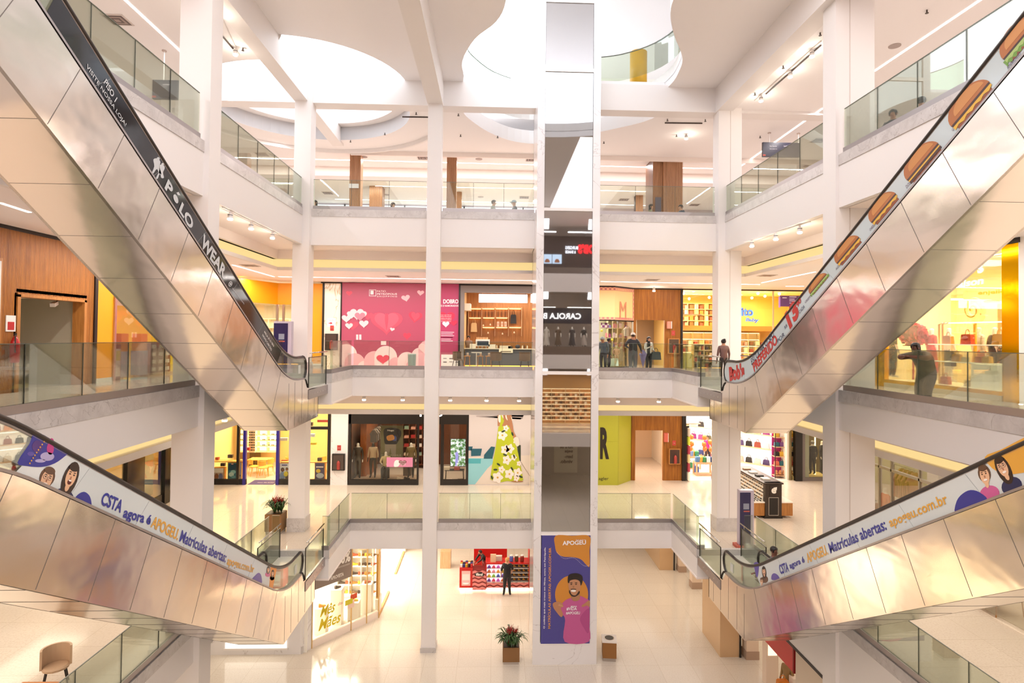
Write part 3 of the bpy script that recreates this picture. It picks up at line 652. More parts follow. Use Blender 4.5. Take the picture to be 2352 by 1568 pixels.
# lower right
ftext(ER1, fx3, 'CSTA', K['blue'], (1793, 1319), (1813, 1312), (1786, 1298), bold=.03)
ftext(ER1, fx3, 'agora é', K['blue'], (1816, 1310), (1850, 1295), (1812, 1293), bold=.03)
ftext(ER1, fx3, 'APOGEU.', K['gold'], (1856, 1293), (1903, 1273), (1850, 1271), bold=.03)
ftext(ER1, fx3, 'Matrículas abertas:', K['blue'], (1908, 1271), (2038, 1216), (1901, 1248), bold=.02)
ftext(ER1, fx3, 'apogeu.com.br', K['gold'], (2048, 1217), (2182, 1162), (2037, 1191), bold=.02)
fprint(ER1, fx3, bez([(1732, 1293), (1742, 1292), (1743, 1305), (1740, 1325), (1736, 1318)], 3), K['violet'], .002)
face(ER1, fx3, 1755, 1311, 6.5, 11, K['tan'], K['hair'], -.1, 'open', True, False, K['hair2']); face(ER1, fx3, 1750, 1334, 6, 9, K['tan'], K['hair2'], 0, 'shut', False, True)
fprint(ER1, fx3, bez([(1773, 1331), (1773, 1320), (1779, 1316), (1787, 1321), (1790, 1330)], 3), K['violet'], .002)
fprint(ER1, fx3, bez([(2195, 1178), (2198, 1150), (2212, 1133), (2230, 1125), (2250, 1130), (2268, 1148), (2232, 1163)], 3), K['blue'], .002)
fprint(ER1, fx3, bez([(2262, 1050), (2300, 1032), (2350, 1006), (2420, 975), (2420, 1060), (2352, 1085), (2295, 1085)], 3), K['gold'], .001)
face(ER1, fx3, 2262, 1090, 20, 26, K['tan'], K['hair2'], -.25, 'shut', False, False, K['pink'])
face(ER1, fx3, 2303, 1072, 21, 28, K['tan'], K['hair'], -.45, 'shut', True, True, K['navy'])
# upper left: white lettering on black
ftext(EL2, fx2, 'VISITE NOSSA LOJA!', K['silver'], (195, 155), (286, 293), (203, 150), bold=.01)
ftext(EL2, fx2, 'PISO 1', K['silver'], (237, 190), (263, 235), (247, 186), bold=.02)
ftext(EL2, fx2, 'PÓLO', K['silver'], (377, 432), (438, 530), (396, 418), bold=.04)
ftext(EL2, fx2, 'WEAR', K['silver'], (459, 562), (513, 642), (476, 548), bold=.04)
ftext(EL2, fx2, 'PEÇA JÁ O SEU', K['white'], (606, 765), (628, 798), (610, 762), bold=.01)
ftext(EL2, fx2, 'NOVO CARTÃO', K['white'], (602, 771), (623, 806), (606, 769), bold=.01)
for a in (((352, 366), (362, 364), (368, 372), (366, 384), (370, 398), (366, 400), (360, 388), (352, 398), (348, 398), (354, 382)), ((366, 380), (374, 378), (378, 386), (374, 396), (376, 408), (370, 408), (367, 398), (362, 410), (358, 408), (365, 394))):
    fprint(EL2, fx2, bez(a, 3), K['silver'], .001)
for c in ((363, 369, 3.4), (373, 382, 3)): fprint(EL2, fx2, ell(c[0], c[1]-5, c[2], c[2], 12), K['silver'], .002)
fprint(EL2, fx2, ell(529, 652, 4, 6, 18, .3), K['silver'], .001); fprint(EL2, fx2, ell(529, 652, 2.6, 4.4, 16, .3), film_k, .003); fprint(EL2, fx2, ell(529, 652, 1.4, 2.4, 12, .3), K['silver'], .005)
ftext(EL2, fx2, '@polowearpetropolis', K['silver'], (533, 664), (560, 700), (535, 661))
# upper right: hamburgers
ftext(ER2, fx4, "Bob's", K['red'], (1676, 876), (1711, 868), (1673, 842), bold=.06)
ftext(ER2, fx4, 'ESCOLHA O SEU', K['navy'], (1727, 839), (1778, 772), (1721, 829), bold=.005, shear=.15)
ftext(ER2, fx4, 'PREFERIDO', K['red'], (1733, 855), (1787, 787), (1724, 840), bold=.04)
ftext(ER2, fx4, 'POR', K['navy'], (1787, 789), (1803, 771), (1782, 783))
ftext(ER2, fx4, 'R$', K['navy'], (1804, 757), (1809, 750), (1800, 752))
ftext(ER2, fx4, '13', K['red'], (1815, 757), (1838, 722), (1797, 728), bold=.06)
ftext(ER2, fx4, ',90', K['red'], (1831, 711), (1842, 694), (1824, 704), bold=.04)
ftext(ER2, fx4, 'CADA', K['navy'], (1837, 721), (1849, 706), (1833, 716))
def burger(cx, cy, L, Wd, rot, kind, name):
    # drawn with its long axis along the slope: bun dome towards upper left
    def tr(p): x, y = p; return (cx+x*math.cos(rot)-y*math.sin(rot), cy+x*math.sin(rot)+y*math.cos(rot))
    dome = [tr((L*math.cos(math.radians(a)), -Wd*1.0*math.sin(math.radians(a))-Wd*.02)) for a in range(0, 181, 12)]
    fprint(ER2, fx4, dome, K['bun'], .001)
    fprint(ER2, fx4, [tr((L*.75*math.cos(math.radians(a))+L*.1, -Wd*.62*math.sin(math.radians(a))-Wd*.25)) for a in range(0, 181, 15)], mat('print_bun_light', 'c98a4c', .4), .003)
    def wave(y0, y1, k, l, amp, n=15, lo=.98):
        top = [tr((L*lo*(-1+2*i/n), y0*Wd)) for i in range(n+1)]; b = [tr((L*lo*(1-2*i/n), (y1+amp*(i % 2))*Wd)) for i in range(n+1)]
        fprint(ER2, fx4, top+b, k, l)
    wave(-.05, .14, K['patty'], .004, .03)
    if kind == 'l': wave(.10, .34, K['lettuce'], .003, .18, 17, 1.08); wave(.08, .22, K['lettuce2'], .005, .1, 13)
    if kind == 'c': wave(.1, .22, K['cheese'], .005, .12, 9)
    if kind == 'd': wave(.1, .2, K['cheese'], .005, .08, 9); wave(.2, .36, K['patty'], .006, .03)
    wave(.26 if kind != 'd' else .36, .5, K['bun2'], .002, .0, 12, .88)
r0 = math.radians(-50)
for cx, cy, L, w_, kd, nm in ((1880, 652, 30, 15, 'l', None), (1948, 575, 40, 24, 'c', 'AUSTRALIANO'), (2030, 478, 44, 27, 'c', 'CHEDDAR'), (2120, 372, 56, 32, 'd', 'DOUBLE'), (2230, 240, 68, 36, 'c', 'QUEIJO'), (2345, 90, 62, 36, 'l', 'AMERICANO')):
    burger(cx, cy, L, w_, r0, kd, nm)
for s_, a, b, c in (('CRISPY', (1850, 697), (1863, 682), (1847, 694)), ('AUSTRALIANO', (1921, 621), (1942, 597), (1918, 617)), ('CHEDDAR', (1999, 531), (2014, 513), (1995, 528)), ('DOUBLE', (2083, 433), (2100, 413), (2079, 428)), ('QUEIJO', (2189, 303), (2205, 284), (2185, 299)), ('AMERICANO', (2316, 160), (2346, 124), (2312, 155))):
    ftext(ER2, fx4, s_, mat('print_plum', '5b3a5e', .4), a, b, c)
# ================================================================ PEOPLE AND DISPLAY FIGURES
def skinmesh(nodes_, edges_, root=0, sub=1):
    me = bpy.data.meshes.new('tmp'); me.from_pydata([n[0] for n in nodes_], edges_, [])
    o = bpy.data.objects.new('tmp', me); COL.objects.link(o)
    m_ = o.modifiers.new('s', 'SKIN'); m_.use_smooth_shade = True
    for i, n in enumerate(nodes_):
        sv = me.skin_vertices[0].data[i]; r = n[1]; sv.radius = r if isinstance(r, tuple) else (r, r); sv.use_root = (i == root)
    q = o.modifiers.new('u', 'SUBSURF'); q.levels = sub; q.render_levels = sub
    dg = bpy.context.evaluated_depsgraph_get(); dg.update()
    out = bpy.data.meshes.new_from_object(o.evaluated_get(dg)); bpy.data.objects.remove(o); bpy.data.meshes.remove(me)
    out.polygons.foreach_set('use_smooth', [True]*len(out.polygons)); return out
SKT = mat('skin_tan', 'b47f62', .55); SKL = mat('skin_light', 'd3a184', .55); SKD = mat('skin_brown', '7d5140', .55); HB = mat('hair_black', '1c1412', .4); HBR = mat('hair_brown', '3b2519', .45); SHOE = mat('shoe_dark', '2b2a2e', .5)
def figure(name, label, cat, loc, rz, top, legs, skin=SKT, hair=None, hairm=HB, pose=None, h=1.72, sleeve='short', shoes=None, female=False, group=None, dress=None, cap=None, fingers=True, stout=1.0, headless=False, bareleg=False):
    D = dict(pelvis=(0, 0, .95), spine=(0, .01, 1.12), chest=(0, 0, 1.32), neck=(0, .01, 1.47), head=(0, -.01, 1.58), crown=(0, 0, 1.67),
             shR=(-.17, 0, 1.40), elR=(-.23, .02, 1.13), haR=(-.24, -.06, .88), shL=(.17, 0, 1.40), elL=(.23, .02, 1.13), haL=(.24, -.06, .88),
             hiR=(-.09, 0, .9), knR=(-.10, -.02, .5), anR=(-.10, .03, .09), toR=(-.12, -.14, .035), hiL=(.09, 0, .9), knL=(.10, -.02, .5), anL=(.10, .03, .09), toL=(.12, -.14, .035))
    if pose: D.update(pose)
    st = stout; f = .9 if female else 1
    RA = dict(pelvis=(.155*st, .12*st), spine=(.15*f*st, .11*st), chest=(.165*f*st, .12*st), neck=.055, head=(.078, .092), crown=(.058, .07), shR=.07*f*st, elR=.05*st, haR=.028, shL=.07*f*st, elL=.05*st, haL=.028,
              hiR=.105*st, knR=.072*st, anR=.05, toR=.036, hiL=.105*st, knL=.072*st, anL=.05, toL=.036)
    names = list(D); ix = {n: i for i, n in enumerate(names)}; nd = [[D[n], RA[n]] for n in names]
    ed = [('pelvis', 'spine'), ('spine', 'chest'), ('chest', 'neck'), ('neck', 'head'), ('head', 'crown'), ('chest', 'shR'), ('shR', 'elR'), ('elR', 'haR'), ('chest', 'shL'), ('shL', 'elL'), ('elL', 'haL'), ('pelvis', 'hiR'), ('hiR', 'knR'), ('knR', 'anR'), ('anR', 'toR'), ('pelvis', 'hiL'), ('hiL', 'knL'), ('knL', 'anL'), ('anL', 'toL')]
    if headless: ed = [e for e in ed if 'head' not in e]; 
    E = [(ix[a], ix[b]) for a, b in ed]
    bones = [(Vector(D[a]), Vector(D[b]), a, b) for a, b in ed]
    for s_ in ('R', 'L'):                      # palm, four fingers of different length, thumb
        el, ha = Vector(D['el'+s_]), Vector(D['ha'+s_]); d = (ha-el).normalized(); sd = d.cross(Vector((0, 0, 1))) if abs(d.z) < .9 else Vector((0, 1, 0)); sd.normalize()
        if not fingers: tip = ha+d*.13; nd.append([tuple(tip), .022]); E.append((ix['ha'+s_], len(nd)-1)); bones.append((ha, tip, 'ha'+s_, 'tip')); continue
        pm = ha+d*.06; nd.append([tuple(pm), (.036, .018)]); pi_ = len(nd)-1; E.append((ix['ha'+s_], pi_)); bones.append((ha, pm, 'ha'+s_, 'tip'))
        bend = (Vector((0, -1, 0)) if abs(d.y) < .7 else Vector((0, 0, -1)))
        for k, (o_, L) in enumerate(((-.027, .06), (-.009, .072), (.009, .068), (.027, .052))):
            a = pm+sd*o_+d*.035; b = a+d*L*.55+bend*.006; c = b+d*L*.4+bend*.02
            for q, pv in ((a, pi_), (b, None), (c, None)): nd.append([tuple(q), .0085]); E.append((pi_ if pv is not None else len(nd)-2, len(nd)-1))
            bones.append((a, c, 'ha'+s_, 'tip'))
        a = ha+d*.03+sd*-.03+bend*.015; b = a+d*.035+sd*-.012+bend*.02
        nd.append([tuple(a), .011]); E.append((pi_, len(nd)-1)); nd.append([tuple(b), .009]); E.append((len(nd)-2, len(nd)-1)); bones.append((a, b, 'ha'+s_, 'tip'))
    if headless: pass
    used = {i for e in E for i in e}; keep = sorted(used); rm = {o: n for n, o in enumerate(keep)}
    me = skinmesh([nd[i] for i in keep], [(rm[a], rm[b]) for a, b in E], rm[ix['pelvis']])
    shoes = shoes or SHOE; mats = [skin, top, legs, shoes]
    for m_ in mats: me.materials.append(m_)
    def reg(a, b, c):
        if 'to' in (a[:2], b[:2]) and b != 'tip': return 3
        if b in ('anR', 'anL'): return 0 if bareleg else 2
        if b in ('knR', 'knL'): return 2
        if b in ('hiR', 'hiL'): return 2
        if b in ('pelvis', 'spine', 'chest'): return 1
        if (a, b) == ('chest', 'neck'): return 0 if c.z > D['neck'][2]-.02 else 1
        if b in ('shR', 'shL'): return 1
        if b in ('elR', 'elL'): return 1 if sleeve != 'none' else 0
        if b in ('haR', 'haL'): return 1 if sleeve == 'long' else 0
        return 0
    for p in me.polygons:
        c = p.center; best = 9; bi = None
        for a, b, na, nb in bones:
            ab = b-a; t = max(0, min(1, (c-a).dot(ab)/max(ab.length_squared, 1e-9))); dd = (c-a-ab*t).length - (0.06 if nb in ('chest', 'spine') else 0)
            if dd < best: best = dd; bi = (na, nb)
        g = reg(*bi, c)
        if g == 1 and c.z < D['pelvis'][2]+.02: g = 2
        p.material_index = g
    o = bpy.data.objects.new(name, me); COL.objects.link(o); o.location = loc; o.rotation_euler = (0, 0, rz); s = h/1.75; o.scale = (s, s, s)
    tag(o, label, cat, group)
    hd = Vector(D['head']); cr = Vector(D['crown'])
    def kid(mb, n, k):
        c = mb.build(n, k); c.parent = o; return c
    hp = None
    if not headless and cat == 'person':
        u = (cr-hd).normalized(); c = hd+u*.03
        q = MB()
        for sx in (-1, 1): q.ball((c.x+.033*sx, c.y-.083, c.z+.0), .012, .008, .008, 6, 4)
        kid(q, 'eyes', C('241c1a')); kid(MB().ball((c.x, c.y-.1, c.z-.03), .012, .016, .018, 6, 4), 'nose', skin); kid(MB().ball((c.x, c.y-.086, c.z-.065), .025, .01, .007, 8, 4), 'mouth', C('8a4a42'))
        q = MB()
        for sx in (-1, 1): q.ball((c.x+.085*sx, c.y+.01, c.z-.01), .012, .02, .03, 6, 4)
        kid(q, 'ears', skin)
    if hair:
        q = MB(); c = hd+Vector((0, .018, .055))
        n = len(q.v); q.ball(tuple(c), .098, .112, .098, 14, 8)
        for i in range(n, len(q.v)):
            v = q.v[i]
            if v[1] < c.y-.05 and v[2] < c.z+.03: q.v[i] = (v[0], c.y-.045, max(v[2], c.z-.01))
        kid(q, 'hair', hairm)
        if hair == 'long':
            kid(MB().lathe([(.05, -.36), (.095, -.28), (.10, -.1), (.095, .0), (.06, .06)], (c.x, c.y+.03, c.z), 12, 1, .7), 'hair_length', hairm)
        if hair == 'bun': kid(MB().ball((c.x, c.y+.1, c.z+.06), .05), 'hair_bun', hairm)
    if cap:
        q = MB(); c = hd+Vector((0, .01, .06)); q.lathe([(.106, -.01), (.104, .03), (.085, .075), (.04, .1), (.005, .105)], tuple(c), 14, 1, 1.1)
        q.box(c.x-.06, c.x+.06, c.y-.19, c.y-.08, c.z-.012, c.z+.004); kid(q, 'cap', cap)
    if dress:
        z0, z1, r0, r1, k = dress
        kid(MB().lathe([(r0, z0), ((r0+r1)/2+.0, (z0+z1)/2), (r1, z1-.05), (r1*.98, z1)], (0, .0, 0), 18, 1, .78), 'skirt', k)
    return o
MANW = mat('mannequin_white', 'efe9e2', .3); MANG = mat('mannequin_grey', '4a4744', .35)
SIT = dict(pelvis=(0, .1, .52), spine=(0, .1, .72), chest=(0, .06, .92), neck=(0, .05, 1.07), head=(0, .02, 1.18), crown=(0, .03, 1.27), shR=(-.17, .05, 1.0), elR=(-.24, -.05, .78), haR=(-.14, -.28, .76), shL=(.17, .05, 1.0), elL=(.24, -.05, .78), haL=(.14, -.28, .76),
           hiR=(-.09, .08, .5), knR=(-.11, -.34, .5), anR=(-.11, -.34, .09), toR=(-.12, -.5, .035), hiL=(.09, .08, .5), knL=(.11, -.34, .5), anL=(.11, -.34, .09), toL=(.12, -.5, .035))
# ================================================================ SMALL HELPERS FOR SHOPS
def pan(x0, y0, x1, y1, Y, k, par=None, name='panel', d=.03, off=0):
    a, b, z0, z1 = RC(x0, y0, x1, y1, Y-off)
    return MB().box(a, b, Y-off-d, Y-off, z0, z1).build(name, k, par)
def tpx(s, k, p0, p1, pt, Y, par=None, **kw): return textpx(s, k, p0, p1, pt, 'y', Y, par, **kw)
def fpx(pts, k, Y, par=None, lift=.0, name='print', th=.004): return flat(pts, k, 'y', Y, par, name, lift, th)
def batch(name, label, cat, group, protos, spots):
    # one object per countable thing, meshes shared
    first = {}
    for i, sp in enumerate(spots):
        j = sp[4] if len(sp) > 4 else i % len(protos)
        if j not in first:
            o = protos[j](); tag(o, label, cat, group); o.name = name; first[j] = o
        else: o = dup(first[j])
        o.location = sp[:3]; o.rotation_euler = (0, 0, sp[3] if len(sp) > 3 else 0)
def pbox(w, d, h, k, k2=None, nm='box'):
    def f():
        q = MB().m(k).box(-w/2, w/2, -d/2, d/2, 0, h)
        if k2: q.m(k2).box(-w*.3, w*.3, -d/2-.004, -d/2, h*.25, h*.75)
        return q.build(nm)
    return f
def pbottle(r, h, k, k2, nm='bottle'):
    def f(): return MB().m(k).lathe([(r*.9, 0), (r, .02*h), (r, .62*h), (r*.45, .8*h), (r*.4, .9*h)], (0, 0, 0), 10).m(k2).lathe([(r*.5, .9*h), (r*.5, h)], (0, 0, 0), 8).build(nm)
    return f
def pbag(w, h, d, k, k2=None, nm='handbag'):
    def f():
        o = MB().prism([(-w/2, 0), (w/2, 0), (w*.42, h*.62), (w*.3, h*.68), (-w*.3, h*.68), (-w*.42, h*.62)], 'y', -d/2, d/2).build(nm, k)
        q = MB().tube([(w*.2*math.cos(math.radians(a)), 0, h*.64+h*.36*math.sin(math.radians(a))) for a in range(0, 181, 20)], .012, 6).build('handle', k2 or k); q.parent = o; return o
    return f
def pshade(w, h, k):
    def f():
        q = MB().m(k)
        for s_ in (-1, 1): q.prism(ell(s_*w*.27, h/2, w*.21, h/2, 10), 'y', -.01, .01)
        q.box(-w*.08, w*.08, -.005, .005, h*.5, h*.68); return q.build('sunglasses')
    return f
def pcloth(w, h, k):
    def f(): return MB().m(C('9a9088', .3, 1)).tube([(0, 0, h+.06), (0, 0, h)], .006, 5).m(k).prism([(-w/2, 0), (w/2, 0), (w*.5, h*.55), (w*.62, h*.7), (w*.2, h), (-w*.2, h), (-w*.62, h*.7), (-w*.5, h*.55)], 'y', -.035, .035).build('garment')
    return f
def room(x0, x1, y0, y1, z0, z1, kw, kc=None, lab='shop', kb=None):
    q = MB().box(x0-.1, x0, y0, y1, z0, z1).box(x1, x1+.1, y0, y1, z0, z1); struct('wall_side', q, kw, 'side walls of the %s' % lab, 'wall')
    struct('wall_back', MB().box(x0-.1, x1+.1, y1, y1+.1, z0, z1), kb or kw, 'back wall of the %s' % lab, 'wall')
def shelfunit(name, label, cat, x0, x1, y0, y1, z0, z1, n, k, kb=None, glow=None, cols=0, flip=False):
    t = thing(name, label, cat, ((x0+x1)/2, (y0+y1)/2, z0))
    MB().box(x0, x0+.04, y0, y1, z0, z1).build('side_panel', k, t); MB().box(x1-.04, x1, y0, y1, z0, z1).build('side_panel', k, t)
    (MB().box(x0, x1, y0, y0+.02, z0, z1) if flip else MB().box(x0, x1, y1-.02, y1, z0, z1)).build('back_panel', kb or k, t)
    zs = [z0+(z1-z0)*i/n for i in range(n+1)]
    for z in zs:
        sh = MB().box(x0, x1, y0, y1, z-.015, z+.015).build('shelf', k, t)
        if glow and z > z0: MB().box(x0+.04, x1-.04, (y1-.06 if flip else y0+.03), (y1-.03 if flip else y0+.06), z-.03, z-.015).build('light_strip', glow, sh)
    
    for i in range(1, cols): x = x0+(x1-x0)*i/cols; MB().box(x-.015, x+.015, y0, y1, z0, z1).build('divider', k, t)
    return t, zs
def chair(name, label, loc, rz, k, kl, group=None, h=.46, tub=False):
    t = thing(name, label, 'chair', loc, group)
    t.rotation_euler = (0, 0, 0)
    def b(q, nm, kk): o = q.build(nm, kk); o.parent = t; return o
    b(MB().lathe([(.16, h-.03), (.23, h-.01), (.24, h+.03), (.2, h+.05)], (0, 0, 0), 14, 1, .95), 'seat', k)
    pts = [(.25*math.sin(math.radians(a)), .24*math.cos(math.radians(a))) for a in (range(-100, 101, 20) if tub else range(-55, 56, 11))]
    q = MB(); q.strip(pts, -.02, .04, h+.02 if tub else h+.16, h+.4); b(q, 'backrest', k)
    for sx in (-1, 1):
        for sy in (-1, 1): b(MB().tube([(sx*.15, sy*.15, h-.02), (sx*.22, sy*.22, 0)], [.018, .012], 8), 'leg', kl)
    t.rotation_euler = (0, 0, rz); return t
# ================================================================ SECOND GALLERY (floor at 10.2)
F2 = L2; CT = 14.33; YS = 29.7; YW = 30.8
yel = mat('yellow_paint', 'ea980a', .45); pinkm = mat('pink_mural', 'a94a64', .4); roof_b = dark
# --- left side, fluted wood wall with a passage
wl = -12.0
q = MB().box(wl-.25, wl, -2, 15.55, F2, CT).box(wl-.25, wl, 15.55, 18.02, 12.62, CT).box(wl-.25, wl, 18.02, 18.5, F2, CT)
struct('wall_left', q, slatx, 'fluted wooden wall of the second gallery on the left', 'wall')
trim(MB().box(wl-.02, wl+.03, -2, 26, CT-.09, CT), dark, 'dark line along the top of the left wall')
struct('wall_passage', MB().box(wl-2.6, wl-2.5, 14.5, 20, F2, CT).box(wl-2.5, wl, 15.45, 15.55, F2, 12.7).box(wl-2.5, wl-.02, 18.1, 18.2, F2, 12.7), C('b9b19c'), 'grey green walls of the side passage', 'wall')
struct('ceiling', MB().box(wl-2.5, wl, 15.5, 18.1, 12.72, 12.8), C('c9c2b2'))
t = thing('door_frame', 'wooden frame around the side passage in the fluted wall', 'frame', (wl, 16.8, F2))
MB().box(wl-.3, wl+.04, 15.5, 15.6, F2, 12.66).build('jamb', wood, t); MB().box(wl-.3, wl+.04, 17.96, 18.06, F2, 12.66).build('jamb', wood, t); MB().box(wl-.3, wl+.04, 15.5, 18.06, 12.6, 12.68).build('head', wood, t)
t = thing('camera_dome', 'small white security camera under the passage head', 'camera', (wl-.3, 17.0, 12.5))
MB().obox((wl-.25, 17.15, 12.5), .12, .26, .1, .3, .3).build('housing', C('e8e2d8'), t); MB().tube([(wl-.25, 17.3, 12.62), (wl-.25, 17.2, 12.52)], .02).build('bracket', dark, t)
t = thing('poster_board', 'white poster board with black lettering on the fluted wall at the far left', 'poster', (wl+.02, 14.5, 11.5))
MB().box(wl, wl+.05, 12.2, 15.02, 10.72, 13.5).build('frame', wood, t); MB().box(wl+.05, wl+.06, 12.28, 14.95, 10.8, 13.42).build('sheet', C('dcdad8'), t)
def tx(s, k, y0, y1, z, h, par, x, nm='lettering', **kw): return text(s, k, (x, y0, z), (0, 1, 0), (0, 0, 1), par, w=abs(y1-y0), h=h, **kw)
k0 = C('17151a')
tx('O', k0, 14.5, 14.82, 12.88, .24, t, wl+.06, bold=.0); MB().box(wl+.061, wl+.065, 14.2, 14.8, 12.3, 12.5).build('card_print', k0, t)
for i, s_ in enumerate(('M SEU', 'UELO', 'CIOS', 'VOS')): tx(s_, k0, 14.5, 14.8, 12.12-.12*i, .07, t, wl+.06)
for z in (11.6, 11.45, 11.3, 11.15, 11.05): MB().box(wl+.061, wl+.064, 14.2, 14.78, z, z+.012).build('line_print', C('8d8a8a'), t)
t = thing('fire_extinguisher', 'red fire extinguisher hanging on the fluted wall beside the passage', 'extinguisher', (wl+.15, 15.3, 11.0))
MB().lathe([(.09, 0), (.1, .03), (.1, .5), (.06, .6), (.03, .66)], (wl+.14, 15.32, 10.95), 14).build('cylinder', C('b3191c', .3), t, True)
MB().lathe([(.03, 0), (.035, .08)], (wl+.14, 15.32, 11.6), 8).build('valve', dark, t); MB().tube([(wl+.14, 15.32, 11.65), (wl+.22, 15.22, 11.6), (wl+.24, 15.2, 11.2)], .015).build('hose', rubber, t)
t = thing('sign', 'small red and white extinguisher sign above the fire extinguisher', 'sign', (wl, 15.3, 11.75)); MB().box(wl, wl+.02, 15.18, 15.48, 11.72, 12.12).build('plate', C('e9e4e0'), t); MB().box(wl+.02, wl+.024, 15.23, 15.43, 11.76, 11.96).build('symbol', C('b3191c'), t)
# --- yellow shop: side front, chamfer and rear front
q = MB().box(wl-.15, wl, 18.55, 19.35, F2+.12, CT-.09).box(wl-.15, wl, 19.35, 26, 13.2, CT-.09); q.prism([(wl, 26), (-10.6, YS), (-10.6, YS+.15), (wl-.15, 26.05)], 'z', 13.2, CT-.09)
q.box(-10.6, -8.42, YS, YS+.15, 13.2, CT-.09).box(-9.35, -8.42, YS, YS+.15, F2+.12, 13.2); struct('wall_shop', q, yel, 'yellow shop front of the left corner store', 'wall')
trim(MB().box(wl-.1, wl+.01, 18.5, 19.4, F2, F2+.13).box(-9.35, -8.42, YS-.01, YS+.1, F2, F2+.13), C('dbd8cf'), 'pale skirting of the yellow shop front')
trim(MB().box(wl-.2, wl+.04, 18.42, 18.55, F2, CT), dark, 'dark post between the fluted wall and the yellow shop')
t = thing('shop_window', 'grey framed glass front of the yellow corner store', 'window', (-11, 28, F2))
for a, b in (((wl, 19.45), (wl, 22.6)), ((-11.6, 27.2), (-10.6, YS)), ((-10.6, YS), (-9.4, YS))):
    MB().strip([a, b], .0, .012, F2+.05, 13.15).build('pane', shopglass, t)
for x, y in ((wl, 19.4), (-10.6, YS), (-10.3, YS), (-9.38, YS), (-11.6, 27.2)): MB().box(x-.05, x+.05, y-.05, y+.05, F2, 13.2).build('mullion', C('c9b6ae', .3, 1), t)
room(-17, -8.5, YS+.15, 34, F2, 13.6, C('f3e7c4'), lab='yellow corner store')
struct('wall_back', MB().box(-16.2, -16.1, 18.5, 34, F2, 12.9), C('f5d21c'), 'bright yellow rear wall inside the corner store', 'wall')
struct('wall_back', MB().box(-16.2, -16.1, 18.5, 34, 12.9, CT), C('f7f1e2'), 'white upper wall inside the corner store', 'wall')
area(-14, 22, 13.9, 3, 6, 260, WARM); area(-12, 31.5, 13.3, 4, 2, 220, WARM)
t = thing('appliance_stand', 'stack of appliance cartons with white and yellow price posters by the yellow shop entrance', 'display', (-12.6, 19.9, F2))
MB().box(-13.1, -12.25, 19.55, 20.2, F2, F2+1.15).build('carton_stack', C('7a2d2a'), t); MB().box(-12.24, -12.23, 19.6, 20.15, F2+.1, F2+1.0).build('price_poster', C('e4e0dc'), t)
for y0, z0 in ((19.65, .62), (19.92, .62)): MB().box(-12.229, -12.225, y0, y0+.22, F2+z0, F2+z0+.32).build('price_label', C('ded23a'), t)
MB().lathe([(.07, 0), (.1, .2), (.08, .24)], (-12.5, 19.75, F2+1.15), 12).build('coffee_jug', C('39302e', .2), t)
batch('appliance_carton', 'dark red appliance carton in the stack at the yellow shop entrance', 'box', 'dark red cartons by the yellow shop', [pbox(.42, .5, .27, C('7c2a28'), C('d9cfc8'), 'carton')], [(-12.6+.0, 22.3+.45*j, F2+.08+.275*i, PI/2) for i in range(4) for j in range(3)])
tag(MB().box(-12.9, -12.3, 22.0, 23.5, F2, F2+.08).build('pallet', palew), 'low wooden pallet under the dark red cartons', 'pallet')
for y, nm in ((20.65, 'left of'), (21.75, 'right of')):
    t = thing('display_column', 'yellow and light blue draped display column %s the dark coats' % nm, 'display', (-12.5, y, F2)); MB().box(-12.7, -12.4, y-.2, y+.2, F2+.9, F2+1.5).build('yellow_top', yel, t); MB().box(-12.72, -12.38, y-.22, y+.22, F2+.05, F2+.9).build('blue_drape', C('8fb0cf'), t)
t = thing('clothes_rail', 'chrome clothes rail of dark coats inside the yellow shop', 'rack', (-14.2, 21.2, F2)); MB().tube([(-14.2, 20.3, F2), (-14.2, 20.3, F2+1.5), (-14.2, 22.3, F2+1.5), (-14.2, 22.3, F2)], .02).build('rail', chrome, t)
batch('coat', 'dark coat hanging on the rail inside the yellow shop', 'coat', 'dark coats in the yellow shop', [pcloth(.4, .95, C('2b2622')), pcloth(.38, .85, C('3a302a'))], [(-14.2, 20.42+.17*i, F2+.45, 0) for i in range(11)])
t = thing('display_table', 'pale low display table with folded goods inside the yellow shop', 'table', (-13.3, 21.2, F2)); MB().box(-13.7, -12.95, 20.95, 21.6, F2+.4, F2+.45).build('top', palew, t)
for x in (-13.65, -13.0):
    for y in (21, 21.55): MB().box(x-.02, x+.02, y-.02, y+.02, F2, F2+.4).build('leg', palew, t)
tt, zs = shelfunit('display_shelf', 'white wall shelf of bags and boxes at the back of the yellow shop', 'shelf', -15.9, -9, 33.5, 33.9, F2, F2+2.4, 5, C('fbf3e0'), None, warmglow, 6)
batch('shop_parcel', 'small mixed package on the white shelf of the yellow shop', 'box', 'packages on the yellow shop shelf', [pbox(.22, .2, .28, C('c7a27c')), pbox(.2, .2, .24, C('a4462f')), pbox(.25, .2, .2, C('e8e0d2')), pbox(.2, .2, .3, C('6d5a46'))], [(-12.6+.42*i, 33.65, zs[k]+.016, 0, (i*3+k) % 4) for i in range(8) for k in (1, 2, 3)])
